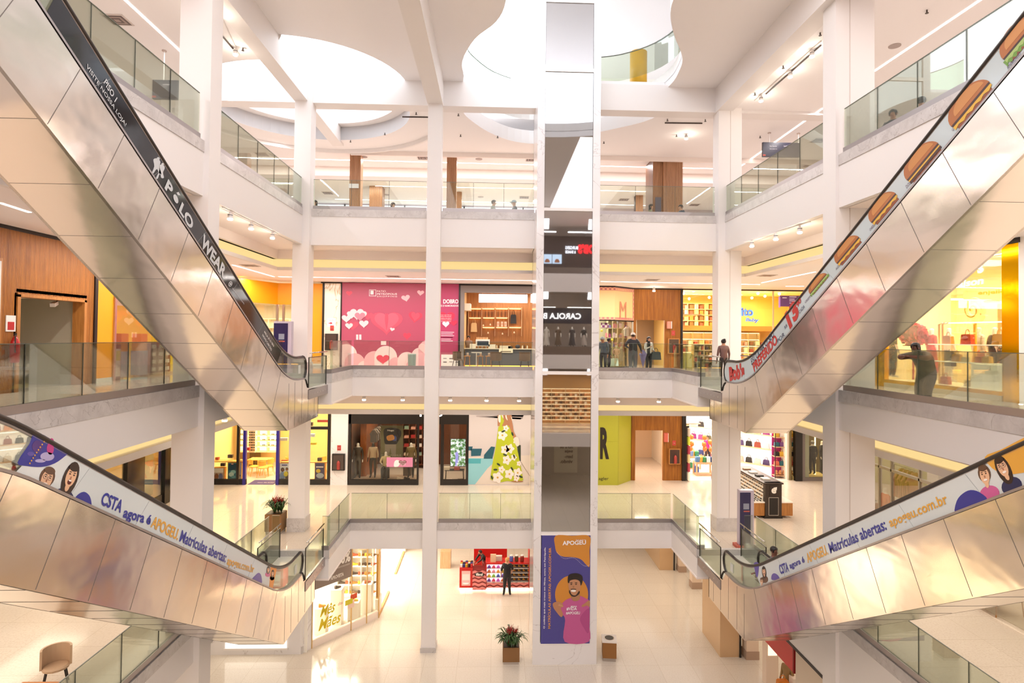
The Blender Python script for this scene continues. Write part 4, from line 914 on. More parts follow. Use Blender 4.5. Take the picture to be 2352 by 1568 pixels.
# totem on the left landing
def totem(label, px, py_t, py_b, z, w, Y):
    p = P(px, py_b, 'y', Y); t = thing('information_totem', label, 'totem', (p.x, Y, z)); x = p.x
    MB().box(x-w/2, x+w/2, Y-.12, Y+.12, z+.1, z+2.0).build('body', C('c3b7c9', .3), t); MB().box(x-w/2, x+w/2-.12, Y-.13, Y-.12, z+.1, z+1.93).build('purple_face', C('2a2450', .2), t)
    MB().box(x-w/2-.12, x+w/2+.12, Y-.22, Y+.22, z, z+.1).build('red_base', C('c4604e'), t); MB().box(x-.13, x+.07, Y-.134, Y-.13, z+1.35, z+1.55).build('map_print', C('8f93a6'), t); MB().box(x-.12, x+.09, Y-.134, Y-.13, z+1.26, z+1.3).build('red_line_print', C('c4604e'), t)
    return t
totem('purple information totem with red base behind the upper left escalator, before the yellow shop', 650, 0, 850, F2, .62, 22.0)
# --- marble pier, notices and extinguisher cabinet
def cab(label, x, z, Y, k, kf):
    t = thing('extinguisher_cabinet', label, 'cabinet', (x, Y, z)); MB().box(x-.3, x+.3, Y-.14, Y, z, z+.8).build('case', k, t); MB().box(x-.25, x+.25, Y-.15, Y-.14, z+.05, z+.75).build('glass_door', kf, t)
    MB().lathe([(.07, .06), (.08, .1), (.08, .4), (.03, .48)], (x+.02, Y-.18, z), 10).build('extinguisher', C('a33a33'), t)
    MB().box(x-.09, x+.09, Y-.02, Y-.01, z+.95, z+1.2).build('sign_plate', C('b8403a'), t); MB().lathe([(.05, 0), (.05, .004)], (x, Y-.022, z+1.07), 12).build('sign_disc', C('efe6e0'), t)
    return t
kd = mat('dim_cabinet_glass', '4a3c36', .1)
x0, x1, z0, z1 = RC(745, 648, 782, 870, YS); struct('wall_pier', MB().box(x0, x1, YS-.06, YS+.1, F2, CT), panelm, 'cream marble pier left of the pink mural', 'wall')
trim(MB().box(x0-.1, x0, YS-.08, YS, F2, CT).box(x1, x1+.06, YS-.08, YS, F2, CT).box(-8.5, x1, YS-.09, YS, CT-.07, CT), dark, 'dark frame lines around the marble pier')
cab('dark framed extinguisher cabinet on the cream marble pier of the second gallery', (x0+x1)/2, 11.0, YS-.06, dark, kd)
t = thing('paper_notice', 'white paper notice with red arrow on the cream marble pier', 'notice', ((x0+x1)/2, YS, 12.2)); pan(752, 731, 771, 750, YS, C('efe6ea'), t, 'sheet', .01, .062)
fpx([(756, 741), (760, 741), (760, 739), (765, 742), (760, 745), (760, 743), (756, 743)], C('c0303a'), YS, t, .075, 'arrow'); tpx('saída', C('8a7f86'), (755, 736), (768, 736), (755, 734), YS-.075, t)
# --- pink hoarding with hearts
x0, x1 = BX(784, 750, YS)[0], BX(1057, 750, YS)[0]
t = thing('mural_wall', 'pink hoarding with paper hearts and clouds left and right of the middle column', 'mural', ((x0+x1)/2, YS, F2))
MB().box(x0, x1, YS-.05, YS+.1, F2, CT-.02).build('board', pinkm, t)
xb = BX(1012, 750, YS)[0]; MB().box(xb, x1, YS-.052, YS-.05, F2+.75, CT-.02).build('magenta_side', C('a83660'), t)
Ym = YS-.052
def heart(cx, cy, w, h, k, lift, rot=0, par=t, Y=Ym):
    o = []
    for i in range(28):
        a = 2*PI*i/28; x = 16*math.sin(a)**3/16; y = -(13*math.cos(a)-5*math.cos(2*a)-2*math.cos(3*a)-math.cos(4*a))/16
        o.append((cx+(x*math.cos(rot)-y*math.sin(rot))*w/2, cy+(x*math.sin(rot)+y*math.cos(rot))*h/2))
    fpx(o, k, Y, par, lift, 'heart')
p1, p2, p3, p4, p5 = C('f0c3c9'), C('dd4c63'), C('e2788a'), C('cf3d57'), C('eeb2ba')
heart(888, 739, 74, 58, p2, 0); heart(888, 737, 56, 50, C('e35a70'), .004); heart(888, 737, 8, 48, C('d8485f'), .008)
for a in ((802, 673, 14, 12, p2, 0), (932, 684, 20, 17, p5, -.2), (966, 672, 16, 14, p5, .1), (901, 756, 11, 9, p1, .2), (954, 727, 32, 28, p4, .15), (954, 726, 20, 24, p2, .151), (935, 771, 18, 18, p4, 0), (810, 747, 28, 22, p2, 0), (846, 725, 22, 20, p2, .2)): heart(a[0], a[1], a[2], a[3], a[4], .002+(.006 if a[5] in (.151, .2) else 0), a[5])
for cx, cy, r in ((820, 720, 16), (796, 731, 11), (808, 722, 11), (836, 743, 11), (802, 748, 9), (830, 723, 13)): heart(cx, cy, r*2, r*1.8, p1, .02+.0013*(cx % 7)+.0004*(cy % 3))
heart(827, 726, 24, 22, p3, .034)
cl = C('e7a8b4'); cl2 = C('f3cdd3')
zb = 856
for i, (cx, cy, r) in enumerate(((795, 815, 25), (815, 835, 24), (838, 845, 17), (860, 830, 24), (886, 820, 26), (910, 838, 18), (935, 830, 22), (948, 842, 16), (965, 818, 20), (985, 804, 24), (1000, 825, 26))):
    o = ell(cx, cy, r, r, 24, 0, 180, 360)+[(cx+r, zb), (cx-r, zb)]; o = [(max(785, min(1008, x)), min(zb, y)) for x, y in o]; fpx(o, cl if i % 2 else cl2, Ym, t, .002+.0017*i, 'cloud')
heart(880, 824, 30, 24, C('d8405a'), .03); heart(978, 800, 34, 30, p1, .028)
fpx([(818, 768), (830, 768), (830, 780), (818, 780)], cl2, Ym, t, .002, 'gift'); fpx([(823, 768), (825, 768), (825, 780), (823, 780)], p2, Ym, t, .006, 'gift_band'); fpx([(875, 783), (887, 783), (887, 792), (875, 792)], cl2, Ym, t, .002, 'gift')
wh = C('f7e6e8')
tpx('PATIO', wh, (866, 671), (886, 671), (866, 666.5), Ym, t); tpx('PETRÓPOLIS', wh, (866, 677), (912, 677), (866, 672), Ym, t, bold=.01); tpx('SHOPPING', wh, (866, 682), (912, 682), (866, 679), Ym, t, sp=1.3)
for a in ((848, 665, 864, 666), (848, 665, 849, 680), (848, 679, 864, 680), (851, 667, 858, 676), (863, 665, 864, 680)): pan(*a, Ym, wh, t, 'logo_bar', .004)
tpx('DOBRO', wh, (1018, 697), (1053, 697), (1018, 687), Ym, t, bold=.03); tpx('ES E NAMORADOS', wh, (1011, 704), (1053, 704), (1011, 700), Ym, t, bold=.02)
heart(1026, 729, 38, 34, C('c22a4b'), .004); heart(1042, 741, 18, 16, C('b82a4b'), .006); heart(1024, 744, 16, 15, wh, .008)
for i, s_ in enumerate(('Faça o seu vídeo no', 'Pátio Petrópolis,', 'declare o seu amor e', 'concorra a prêmios', 'especiais.')): tpx(s_, wh, (1013, 724.5+3.7*i), (1037, 724.5+3.7*i), (1013, 722+3.7*i), Ym-.012, t)
for i in range(4): pan(1013, 762+4*i, 1043-3*(i % 2), 763.2+4*i, Ym, wh, t, 'text_line', .004)
for i in range(3): pan(1013, 774+4*i, 1040-4*(i % 2), 775.2+4*i, Ym, wh, t, 'text_line', .004)
pan(1013, 814, 1056, 846, Ym, C('ece3e6'), t, 'white_foot', .006)
for i, (x, y) in enumerate(((1018, 822), (1032, 822), (1048, 822), (1018, 830), (1032, 830), (1046, 830))): pan(x, y, x+8, y+1.5+i % 2, Ym, C('77686e'), t, 'sponsor_mark', .01)
t = thing('waste_bin', 'round grey blue bin standing before the pink hoarding', 'bin', (-3.9, 29.0, F2)); MB().lathe([(.16, 0), (.18, .02), (.2, .6), (.19, .63)], (-3.95, 29.0, F2+0), 16).build('body', C('7f8c8c'), t); MB().lathe([(.205, .63), (.205, .68)], (-3.95, 29.0, F2), 16).build('rim', C('a9b8b8', .3), t)
# --- cafe
gr = mat('grey_render', '7d726f', .6)
cx0, cx1 = BX(1057, 750, YS)[0], BX(1240, 750, YS)[0]; ox0 = BX(1066, 750, YS)[0]; zt = BX(1100, 672, YS)[1]
struct('wall_shop', MB().box(cx0, cx1, YS-.1, YS+.1, zt, CT-.02).box(cx0, ox0, YS-.1, YS+.1, F2, zt), gr, 'grey surround of the coffee shop', 'wall')
trim(MB().box(cx0-.08, cx0, YS-.11, YS, F2, CT).box(cx0, cx1, YS-.11, YS, CT-.09, CT), dark, 'dark outline of the coffee shop front')
YCB = 32.6; woodp = m_wood('warm_wood_panel', 'b5763c', '8f5a2a', (7, 7, .4))
struct('wall_back', MB().box(ox0-.1, 3.6, YCB, YCB+.1, F2, CT), woodp, 'warm wooden back wall of the coffee shop', 'wall'); struct('wall_side', MB().box(ox0-.12, ox0-.02, YS+.1, YCB, F2, CT), C('e6bf88'), 'side wall of the coffee shop', 'wall')
struct('wall_side', MB().box(3.6, 3.7, YS-.1, 33, F2, CT), white, 'wall between coffee shop and children shop', 'wall')
area(1, 31.3, 14.0, 3, 1.5, 90, WARM)
t = thing('light_box', 'bright white blank menu light box hanging over the coffee counter', 'sign', (1, 30.2, 13.4)); pan(1100, 676, 1211, 695, 30.2, G('ffffff', 2.2), t, 'panel', .1)
a, b, c, d = RC(1100, 676, 1211, 695, 30.2); MB().tube([(a+.1, 30.15, d), (a+.1, 30.15, CT)], .01).tube([(b-.1, 30.15, d), (b-.1, 30.15, CT)], .01).build('hanger', dark, t)
tag(pan(1219, 676, 1236, 695, 30.2, G('ffffff', 2.2), None, 'light_box', .1), 'second white light box at the right end of the coffee shop', 'sign')
t = thing('counter', 'dark grey coffee counter with glowing foot strip', 'counter', (1, 30.3, F2)); a, b, c, d = RC(1068, 800, 1240, 842, 30.3); b = 3.5
MB().box(a, b, 30.1, 30.8, F2+.1, d-.04).build('body', C('4c4a50'), t); MB().box(a-.03, b, 30.05, 30.85, d-.04, d).build('top', C('cfc0b0'), t); MB().box(a, b, 30.14, 30.6, F2+.02, F2+.1).build('foot_light', G('ffb54a', 3), t)
ctz = d
t2 = thing('price_card', 'white card with small print hanging from the coffee counter front', 'card', (1.1, 30.04, ctz)); pan(1146, 800, 1178, 810, 30.04, C('f1e3cc'), t2, 'sheet', .01); pan(1150, 806, 1174, 808, 30.04, C('6b5a48'), t2, 'text_line', .004, .012)
t = thing('coffee_machine', 'white coffee machine with dark front on the coffee counter', 'machine', (0, 30.4, ctz)); a, b, c, d = RC(1093, 779, 1125, 797, 30.35)
MB().box(a, b, 30.2, 30.7, ctz+.1, d).build('body', C('e9ded2', .3), t); pan(1096, 783, 1122, 793, 30.2, C('25303f', .2), t, 'front_panel', .02)
for i in range(3): MB().cyl((a+.12+.2*i, 30.3), .03, ctz, ctz+.1).build('foot', C('c9beb2'), t)
batch('cup', 'small stacked cup on top of the coffee machine', 'cup', 'cups on the coffee machine', [pbottle(.03, .12, C('dca878'), C('c98c5c'), 'cup')], [(a+.05+.075*i, 30.4, d+.001) for i in range(8)])
for nm, lab, x, w, h, k in (('box', 'white box on the coffee counter left of the machine', 1086, .3, .22, 'efe4d4'), ('glass_case', 'low glass pastry case on the coffee counter', 1130, .36, .2, 'e2d6c4'), ('tray', 'wide pale tray on the coffee counter', 1160, .55, .14, 'd9c9b2'), ('bread_basket', 'dark round basket on the coffee counter at the right', 1189, .24, .16, '2e2c38'), ('register', 'dark register on the coffee counter', 1172, .22, .12, '3a332e')):
    xx = BX(x, 800, 30.35)[0]; q = MB().box(xx-w/2, xx+w/2, 30.2, 30.5, ctz, ctz+h) if nm != 'bread_basket' else MB().ball((xx, 30.35, ctz+.1), .13, .12, .1); tag(q.build(nm, C(k)), lab, nm.replace('_', ' '))
batch('bottle', 'small syrup bottle on the coffee counter', 'bottle', 'bottles on the coffee counter', [pbottle(.035, .2, C('5a3a22'), C('2b211c')), pbottle(.035, .18, C('e6dccd'), C('8a6a4a'))], [(BX(x, 800, 30.6)[0], 30.62, ctz) for x in (1127, 1141, 1146, 1200, 1205, 1211)])
t = thing('rack', 'wooden wall rack with warm lit shelves behind the coffee counter', 'shelf', (1, YCB, 12))
for y, xs in ((708, ((1077, 1106), (1107, 1136), (1138, 1167), (1169, 1197))), (729, ((1077, 1105), (1109, 1136), (1139, 1166))), (751, ((1108, 1136), (1139, 1166), (1169, 1197)))):
    for xa, xb_ in xs: pan(xa, y-.6, xb_, y+.8, YCB-.25, palew, t, 'shelf', .2); pan(xa+1, y+1, xb_-1, y+2, YCB-.04, G('ffc878', 5), t, 'light_strip', .03)
for x in (1076, 1106.5, 1137, 1167.5, 1197.5): pan(x-.5, 706, x+.5, 772, YCB, palew, t, 'upright', .25)
batch('tote_bag', 'cloth tote bag hanging on the wooden rack of the coffee shop', 'bag', 'tote bags in the coffee shop', [pbag(.34, .72, .05, C('d9b684'), C('d9b684'), 'tote_bag'), pbag(.34, .72, .05, C('1d1715'), C('1d1715'), 'tote_bag')], [(BX(1088.5, 762, YCB-.2)[0], YCB-.2, BX(1088, 762, YCB-.2)[1]), (BX(1179, 743, YCB-.2)[0], YCB-.2, BX(1179, 743, YCB-.2)[1])])
batch('coffee_bag', 'pink beige coffee packet on the lit shelf of the coffee shop', 'packet', 'coffee packets on the shelf', [pbox(.13, .1, .26, C('d8a890'), C('b88870'), 'packet')], [(BX(x, 749, YCB-.3)[0], YCB-.32, BX(x, 749.6, YCB-.3)[1]) for x in (1144, 1153, 1161)])
batch('coffee_cup', 'small pale cup on the wooden rack of the coffee shop', 'cup', 'cups in the coffee shop rack', [pbottle(.04, .1, C('ecd2b0'), C('ecd2b0'), 'cup')], [(BX(x, y, YCB-.3)[0], YCB-.3, BX(x, y, YCB-.3)[1]) for x, y in ((1126, 747), (1110, 749), (1121, 766), (1154, 768), (1181, 765))])
batch('coffee_filter', 'dark narrow drip stand on the upper lit shelf of the coffee shop', 'stand', 'drip stands on the upper shelf', [pbottle(.018, .4, C('4a2c18'), C('4a2c18'), 'stand')], [(BX(x, 727.5, YCB-.15)[0], YCB-.15, BX(x, 728, YCB-.15)[1]) for x in (1084, 1091, 1099, 1115, 1122, 1130, 1144, 1152, 1160)])
t = thing('air_conditioner', 'white air conditioner on the side wall of the coffee shop', 'air conditioner', (ox0+.1, 31, 13.2)); MB().box(ox0-.02, ox0+.28, 30.3, 31.4, 13.05, 13.4).build('housing', C('f0e6da'), t); MB().box(ox0+.28, ox0+.29, 30.4, 31.3, 13.08, 13.14).build('vent', C('b8aa98'), t)
figure('person', 'barista with dark hair in patterned shirt behind the coffee counter', 'person', (BX(1076, 800, 31.2)[0], 31.2, F2), 0, C('8a6a58'), C('2a2624'), SKT, 'short', h=1.6)
def table(name, label, loc, w, d, h, kt, kl, round_=False):
    t = thing(name, label, 'table', loc); x, y, z = loc
    (MB().cyl((x, y), w/2, z+h-.03, z+h, 24) if round_ else MB().box(x-w/2, x+w/2, y-d/2, y+d/2, z+h-.03, z+h)).build('top', kt, t)
    for sx in (-1, 1):
        for sy in (-1, 1): MB().tube([(x+sx*(w/2-.05), y+sy*(d/2-.05), z+h-.03), (x+sx*(w/2-.02), y+sy*(d/2-.02), z)], .015, 6).build('leg', kl, t)
    return t
brn = C('5d4636')
chair('armchair', 'brown tub chair at the left end of the coffee tables', (BX(1052, 840, 28.4)[0], 28.4, F2), 1.2, brn, dark, None, .42, True)
chair('armchair', 'brown tub chair in the middle before the coffee counter', (BX(1139, 840, 28.4)[0], 28.4, F2), PI, brn, dark, None, .42, True)
chair('armchair', 'brown tub chair at the right end before the coffee counter', (BX(1205, 840, 28.4)[0], 28.4, F2), PI, brn, dark, None, .42, True)
for x, s_ in ((1073, 'left of the white stand'), (1103, 'between white stand and middle tub chair'), (1122, 'beside the middle tub chair')):
    xx = BX(x, 830, 28.6)[0]; table('cafe_table', 'small wooden coffee table %s' % s_, (xx, 28.6, F2), .3, .4, .62, wood, wood)
    tag(MB().obox((xx+.02, 28.6, F2+.69), .1, .04, .14, 0, .3).build('menu_card', C('d4ccc8')), 'small folded menu card on the coffee table %s' % s_, 'card')
t = thing('sign_stand', 'white stand with round base before the coffee counter', 'stand', (BX(1094, 840, 28.3)[0], 28.3, F2)); xx = t.location.x
MB().cyl((xx, 28.3), .15, F2, F2+.02).build('base', C('d9d0c8'), t); MB().tube([(xx, 28.3, F2), (xx, 28.3, F2+.78)], .02).build('pole', C('d9d0c8'), t); MB().box(xx-.25, xx+.25, 28.2, 28.4, F2+.76, F2+.8).build('top', C('d9d0c8'), t)
# --- children shop (M): flat part and chamfer
A = P(1376, 750, 'y', YS); Bp = P(1412, 750, 'y', YS); Cc = P(1455, 750, 'y', YW)
cream = mat('cream_sign', 'efcf93', .5); chk = m_checks('pink_checks', 'c87878', 'f0b48c', 9)
t = thing('shop_sign', 'cream fascia with pink checked border and letter M over the children shop', 'sign', (Bp.x, YS, 13.4))
pth = [(3.7, YS), (Bp.x, YS), (Cc.x, YW)]
zt_, zb_ = 14.26, BX(1390, 734, YS)[1]
MB().strip(pth, 0, .15, zb_, zt_).build('board', cream, t); MB().strip(pth, -.02, .02, zt_-.16, zt_).build('checked_border', chk, t); MB().strip(pth, -.02, .02, zb_, zb_+.13).build('checked_border', chk, t)
dd = (Vector((Cc.x, YW))-Vector((Bp.x, YS))).normalized(); e0 = Vector((Cc.x, YW))-dd*.09
MB().strip([tuple(e0), (Cc.x, YW)], -.021, .02, zb_, zt_).build('checked_border', chk, t)
m0 = Vector((Bp.x, YS))+dd*.4; text('M', mat('salmon_letter', 'd98c6c', .5), (m0.x, m0.y, 12.72), (dd.x, dd.y, 0), (0, 0, 1), t, w=.55, h=.85, lift=.03)
trim(MB().strip(pth, -.02, .1, CT-.07, CT).strip(pth, -.02, .1, zb_-.06, zb_), dark, 'dark lines above and below the cream sign')
t = thing('shop_window', 'glass front of the children shop', 'window', (5, YS, F2)); MB().strip(pth, 0, .012, F2+.1, zb_-.06).build('pane', shopglass, t); MB().strip(pth, -.02, .08, F2, F2+.1).build('sill', dark, t); MB().strip([tuple(Vector((Cc.x, YW))-dd*.08), (Cc.x, YW)], 0, .08, F2, zb_).build('post', C('d9d2c6'), t)
room(3.75, Cc.x+.1, YW+.1, 33.6, F2, 13.9, C('cfc9a8'), lab='children shop'); area(5.2, 31.6, 13.2, 2, 2, 120, (1, .97, .95))
tt, zs = shelfunit('cube_shelf', 'pale wooden cube shelf full of small clothes in the children shop', 'shelf', BX(1392, 800, 32.8)[0], BX(1438, 800, 32.8)[0], 32.4, 32.8, F2, 13.3, 6, C('cdbf97'), None, None, 4)
for k_, c in ((3, 0), (4, 1), (5, 2)): pass
batch('folded_clothes', 'small folded garment in the cube shelf of the children shop', 'clothes', 'clothes in the cube shelf', [pbox(.17, .2, .2, C('b05088')), pbox(.17, .2, .26, C('d8c0e0')), pbox(.17, .2, .22, C('f0ece8')), pbox(.17, .2, .16, C('7a6ab0')), pbox(.17, .2, .24, C('d8838c'))], [(tt.location.x-.55+.36*i+.1*j, 32.58, zs[k_]+.016, 0, (i*2+k_*3+j) % 5) for i in range(4) for j in (0, 1) for k_ in (2, 3, 4, 5)])
t = thing('checked_print', 'purple and white checked poster at the top left of the children shop window', 'poster', (4.4, YS+.2, 13)); a, b, c, d = RC(1380, 741, 1397, 753, YS+.2); MB().box(a, b, YS+.18, YS+.2, c, d).build('sheet', m_checks('purple_checks', 'efe8f2', '9a4a96', 8), t)
tag(pcloth(.42, .5, C('ece9df'))(), 'small white jacket hanging in the children shop window', 'jacket'); o = COL.objects[-1]; p = P(1441, 772, 'y', 30.9); o.location = p; o.rotation_euler = (0, 0, .5)
kid_ = dict(h=1.05, skin=MANW, fingers=False)
figure('mannequin', 'child mannequin in pale pink outfit in the children shop window', 'mannequin', (BX(1416, 838, 30.0)[0], 30.05, F2+.12), 0, C('e2b3b0'), C('d9a3a0'), pose=dict(elR=(-.3, .05, 1.15), haR=(-.14, -.02, .98), elL=(.3, .05, 1.15), haL=(.14, -.02, .98)), cap=C('e8e0e0'), sleeve='long', **kid_)
figure('mannequin', 'child mannequin in grey green top with bluish cap in the children shop window', 'mannequin', (BX(1399, 838, 30.0)[0], 30.15, F2+.12), .2, C('9aa58c'), C('6a6a66'), cap=C('b8c4d4'), sleeve='long', **kid_)
figure('mannequin', 'child mannequin in grey dress at the right of the children shop window', 'mannequin', (BX(1427, 838, 30.5)[0], 30.5, F2+.12), -.2, C('a39e9a'), C('a39e9a'), dress=(.4, 1.0, .26, .14, C('98938f')), sleeve='long', **kid_)
tag(MB().obox((BX(1410, 838, 29.95)[0], 29.9, F2+.32), .4, .12, .4, .1, -.3).build('gift_bag', C('bfd3d0')), 'pale green patterned bag on the children shop window floor', 'bag')
for i, (x, y, c) in enumerate(((1406, 785, 'e6dc3c'), (1382, 764, 'e8e060'))): tag(MB().ball(tuple(P(x, y-5, 'y', 31)), .07).build('balloon', C(c)), 'yellow balloon %s in the children shop' % ('by the shelf' if i == 0 else 'near the left edge'), 'balloon')
# --- wooden portal with passage
x0, x1 = BX(1455, 750, YW)[0], BX(1563, 750, YW)[0]; p0, p1, zz0, zp = RC(1461, 735, 1527, 850, YW)
def portal(x0, x1, p0, p1, z0, zp, zt, Y, lab, k, base):
    struct('wall_portal', MB().box(x0, p0, Y, Y+.15, z0, zt).box(p1, x1, Y, Y+.15, z0, zt).box(p0, p1, Y, Y+.15, zp, zt), k, lab, 'wall')
    struct('wall_passage', MB().box(p0-.1, p0, Y+.15, Y+8, z0, zp+.3).box(p0+.25, p0+.3, Y+.15, Y+.5, zp, zp).prism([(p1+.05, Y+.15), (p1+1.9, Y+7.5), (p1+2.0, Y+7.5), (p1+.15, Y+.15)], 'z', z0, zp+.3).box(p0, p1+2, Y+6, Y+6.1, z0, zp+.3), C('e9cdae'), 'peach walls of the service passage behind the wooden portal', 'wall')
    struct('ceiling', MB().box(p0-.1, p1+2, Y+.15, Y+8, zp+.3, zp+.35), C('e9cdae'))
    if base: trim(MB().box(p0+.0, p0+.02, Y+.15, Y+6, z0, z0+.14), C('a5927c'), 'skirting in the service passage')
slat2 = m_slats('fine_fluted_wood', 'c07a2c', '97591c', 'X', .03)
portal(x0, x1, p0, p1, F2, zp, CT-.03, YW, 'fluted wooden portal wall beside the children shop', slat2, True); area((p0+p1)/2, YW+2, zp+.2, 1, 2, 60, WARM)
trim(MB().box(x0, 18, YW-.03, YW+.1, CT-.06, CT), dark, 'dark line above portal and baby shop')
trim(MB().box(x1, x1+.1, YW-.08, YW+.1, F2, CT), dark, 'dark post between portal and baby shop')
cab('wooden framed extinguisher cabinet on the portal wall of the second gallery', BX(1546, 800, YW)[0], 10.95, YW, wood, kd)
t = thing('fire_alarm', 'small red and white alarm sign projecting beside the passage', 'sign', (BX(1532, 745, YW)[0], YW-.1, 12.6)); MB().box(t.location.x-.03, t.location.x+.17, YW-.2, YW, 12.25, 12.62).build('plate', C('e08a76'), t); MB().box(t.location.x+.17, t.location.x+.2, YW-.2, YW, 12.25, 12.62).build('edge', C('eae0da'), t)
# --- shopping couple and blurred walkers
figure('person', 'man in white cap, dark jacket and grey trousers by the railing of the children shop', 'person', (BX(1454, 800, 25.2)[0], 25.2, F2), 2.9, C('26242c'), C('55565e'), SKT, 'short', HBR, dict(elL=(.32, -.02, 1.2), haL=(.2, -.18, 1.1), elR=(-.3, .0, 1.16), haR=(-.34, -.1, .95)), 1.78, 'long', cap=C('e9dfd4'), stout=1.25)
figure('person', 'woman with long dark hair, white sleeves and black scarf holding a folded umbrella', 'person', (BX(1490, 800, 25.6)[0], 25.6, F2), .4, C('e5e0da'), C('25242c'), SKL, 'long', HB, dict(elR=(-.26, -.05, 1.15), haR=(-.12, -.25, 1.25), elL=(.24, .02, 1.15), haL=(.2, -.18, 1.05)), 1.63, 'long', female=True)
xx = BX(1490, 800, 25.5)[0]
t = thing('umbrella', 'lilac and grey folded umbrella held by the woman with long dark hair', 'umbrella', (xx-.25, 25.35, F2+.5)); MB().lathe([(.01, 0), (.13, .45), (.17, .55), (.05, .72), (.02, .75)], (xx-.28, 25.35, F2+.3), 10).build('canopy', C('7d74a6'), t); MB().tube([(xx-.28, 25.35, F2+.2), (xx-.28, 25.35, F2+1.2)], .012).build('shaft', dark, t)
tag(pbag(.42, .5, .16, C('3b4249'), C('2a2c30'))(), 'dark grey shoulder bag on the arm of the woman with the umbrella', 'bag'); o = COL.objects[-2]; o = [q for q in COL.objects if q.get('label', '').startswith('dark grey shoulder bag')][0]; o.location = (xx+.3, 25.45, F2+.62)
tag(MB().lathe([(.06, 0), (.07, .5), (.05, .62)], (xx-.02, 25.42, F2+.8), 8, 1, .5).build('scarf', C('19161a')), 'black scarf hanging down the white top of the woman with the umbrella', 'scarf')
figure('person', 'stooping person in grey cap and blue dark clothes right beside the lift tower', 'person', (BX(1386, 800, 25.3)[0], 25.3, F2), -.6, C('5a6478'), C('2c2d3c'), SKT, None, HB, dict(head=(0, -.12, 1.5), crown=(0, -.13, 1.6), neck=(0, -.04, 1.42)), 1.66, 'long', cap=C('a9b0b8'))
figure('person', 'person in dark coat walking close beside the capped person near the lift tower', 'person', (BX(1399, 800, 26.0)[0], 26.0, F2), 1.4, C('37302e'), C('1f2030'), SKD, 'short', HB, None, 1.55, 'long')
# --- baby shop
xb0 = BX(1565, 750, YW)[0]+.05
t = thing('shop_window', 'tall glass front of the brightly lit baby shop', 'window', (xb0, YW, F2)); MB().box(xb0, 17.9, YW, YW+.012, F2+.05, CT-.1).build('pane', shopglass, t)
for x in (xb0, 11.6, 14.5): MB().box(x-.03, x+.03, YW-.02, YW+.05, F2, CT-.06).build('mullion', C('d8c9a8', .3), t)
goldw = mat('amber_wall', 'f0b95a', .6)
room(xb0-.1, 17.6, YW+.2, 35.5, F2, CT, C('f7d68e'), lab='baby shop', kb=C('f6cf7a'))
for x in (11, 14.5): area(x, 33.2, 14.1, 2.5, 2.5, 260, (1, .83, .5)); area(x, 33, 11.9, 2.5, 1.5, 90, (1, .85, .55))
mz = F2+2.02
tag(MB().box(xb0, 17.5, 32.6, 35.4, mz, mz+.25).build('mezzanine', goldw), 'orange yellow mezzanine deck across the baby shop', 'mezzanine')
q_ = [pbox(.2, .2, .25, C('d97a34')), pbox(.24, .2, .3, C('e9c48a')), pbox(.18, .2, .2, C('b04a3c')), pbox(.2, .2, .28, C('f3e6cc')), pbox(.2, .2, .24, C('8a5a34')), pbox(.16, .2, .22, C('e8b0a0'))]
tt, zs = shelfunit('display_shelf', 'upper wall shelf of toys on the mezzanine of the baby shop', 'shelf', xb0+1.1, 12.9, 34.9, 35.3, mz+.25, mz+1.6, 4, C('f1d8a4'), None, None, 4)
batch('toy_box', 'orange and cream toy package on the mezzanine shelf of the baby shop', 'box', 'toys on the mezzanine shelf', q_, [(xb0+1.25+.3*i, 35.05, zs[k]+.016, 0, (i*5+k*2) % 6) for i in range(12) for k in (0, 1, 2, 3)])
tt, zs = shelfunit('display_shelf', 'narrow tall shelf of toys right of the column in the baby shop', 'shelf', 13.1, 14.3, 34.9, 35.3, mz+.25, mz+1.7, 4, C('f1d8a4'), None, None, 2)
batch('toy_box', 'orange and cream toy package in the narrow tall shelf of the baby shop', 'box', 'toys in the narrow tall shelf', q_, [(13.3+.25*i, 35.05, zs[k]+.016, 0, (i*5+k*2) % 6) for i in range(4) for k in (0, 1, 2, 3)])
tt, zs = shelfunit('display_shelf', 'long lower shelf of baby goods with bright strips in the baby shop', 'shelf', xb0+.5, 15.5, 34.6, 35.0, F2, mz-.1, 5, C('fbe8bd'), None, G('fff0c8', 5), 8)
batch('baby_goods', 'small baby product on the long lower shelf of the baby shop', 'box', 'goods on the long lower shelf', q_, [(xb0+.7+.33*i, 34.75, zs[k]+.016, 0, (i*5+k*2) % 6) for i in range(17) for k in (0, 1, 2, 3)])
tt, zs = shelfunit('display_gondola', 'low gondola of small goods near the baby shop window', 'shelf', xb0+.9, xb0+2.6, 31.7, 32.1, F2, F2+1.25, 4, C('f3e3bd'), None, None, 3)
batch('small_goods', 'small packet in the low gondola of the baby shop', 'box', 'packets in the low gondola', [pbox(.12, .15, .18, C('50464a')), pbox(.14, .15, .2, C('c9674c')), pbox(.12, .15, .16, C('e6d5b4')), pbox(.1, .15, .2, C('8c7a3c'))], [(xb0+1.05+.2*i, 31.85, zs[k]+.016, 0, (i*3+k) % 4) for i in range(7) for k in (0, 1, 2, 3)])
tag(MB().box(xb0+.1, xb0+.7, 31.3, 31.8, F2, F2+.75).build('display_cube', C('d9cf5a')), 'olive yellow display cube behind the baby shop window', 'display')
t = thing('shop_sign', 'light blue baby shop sign with violet outline hanging behind the glass', 'sign', (BX(1720, 720, YW)[0], YW+.05, 13)); bl = mat('baby_blue_glow', '10202c', .4, 0, .95, '8fd0ff'); vi = mat('violet_glow', '0a0618', .4, 0, .8, '6a3fd0')
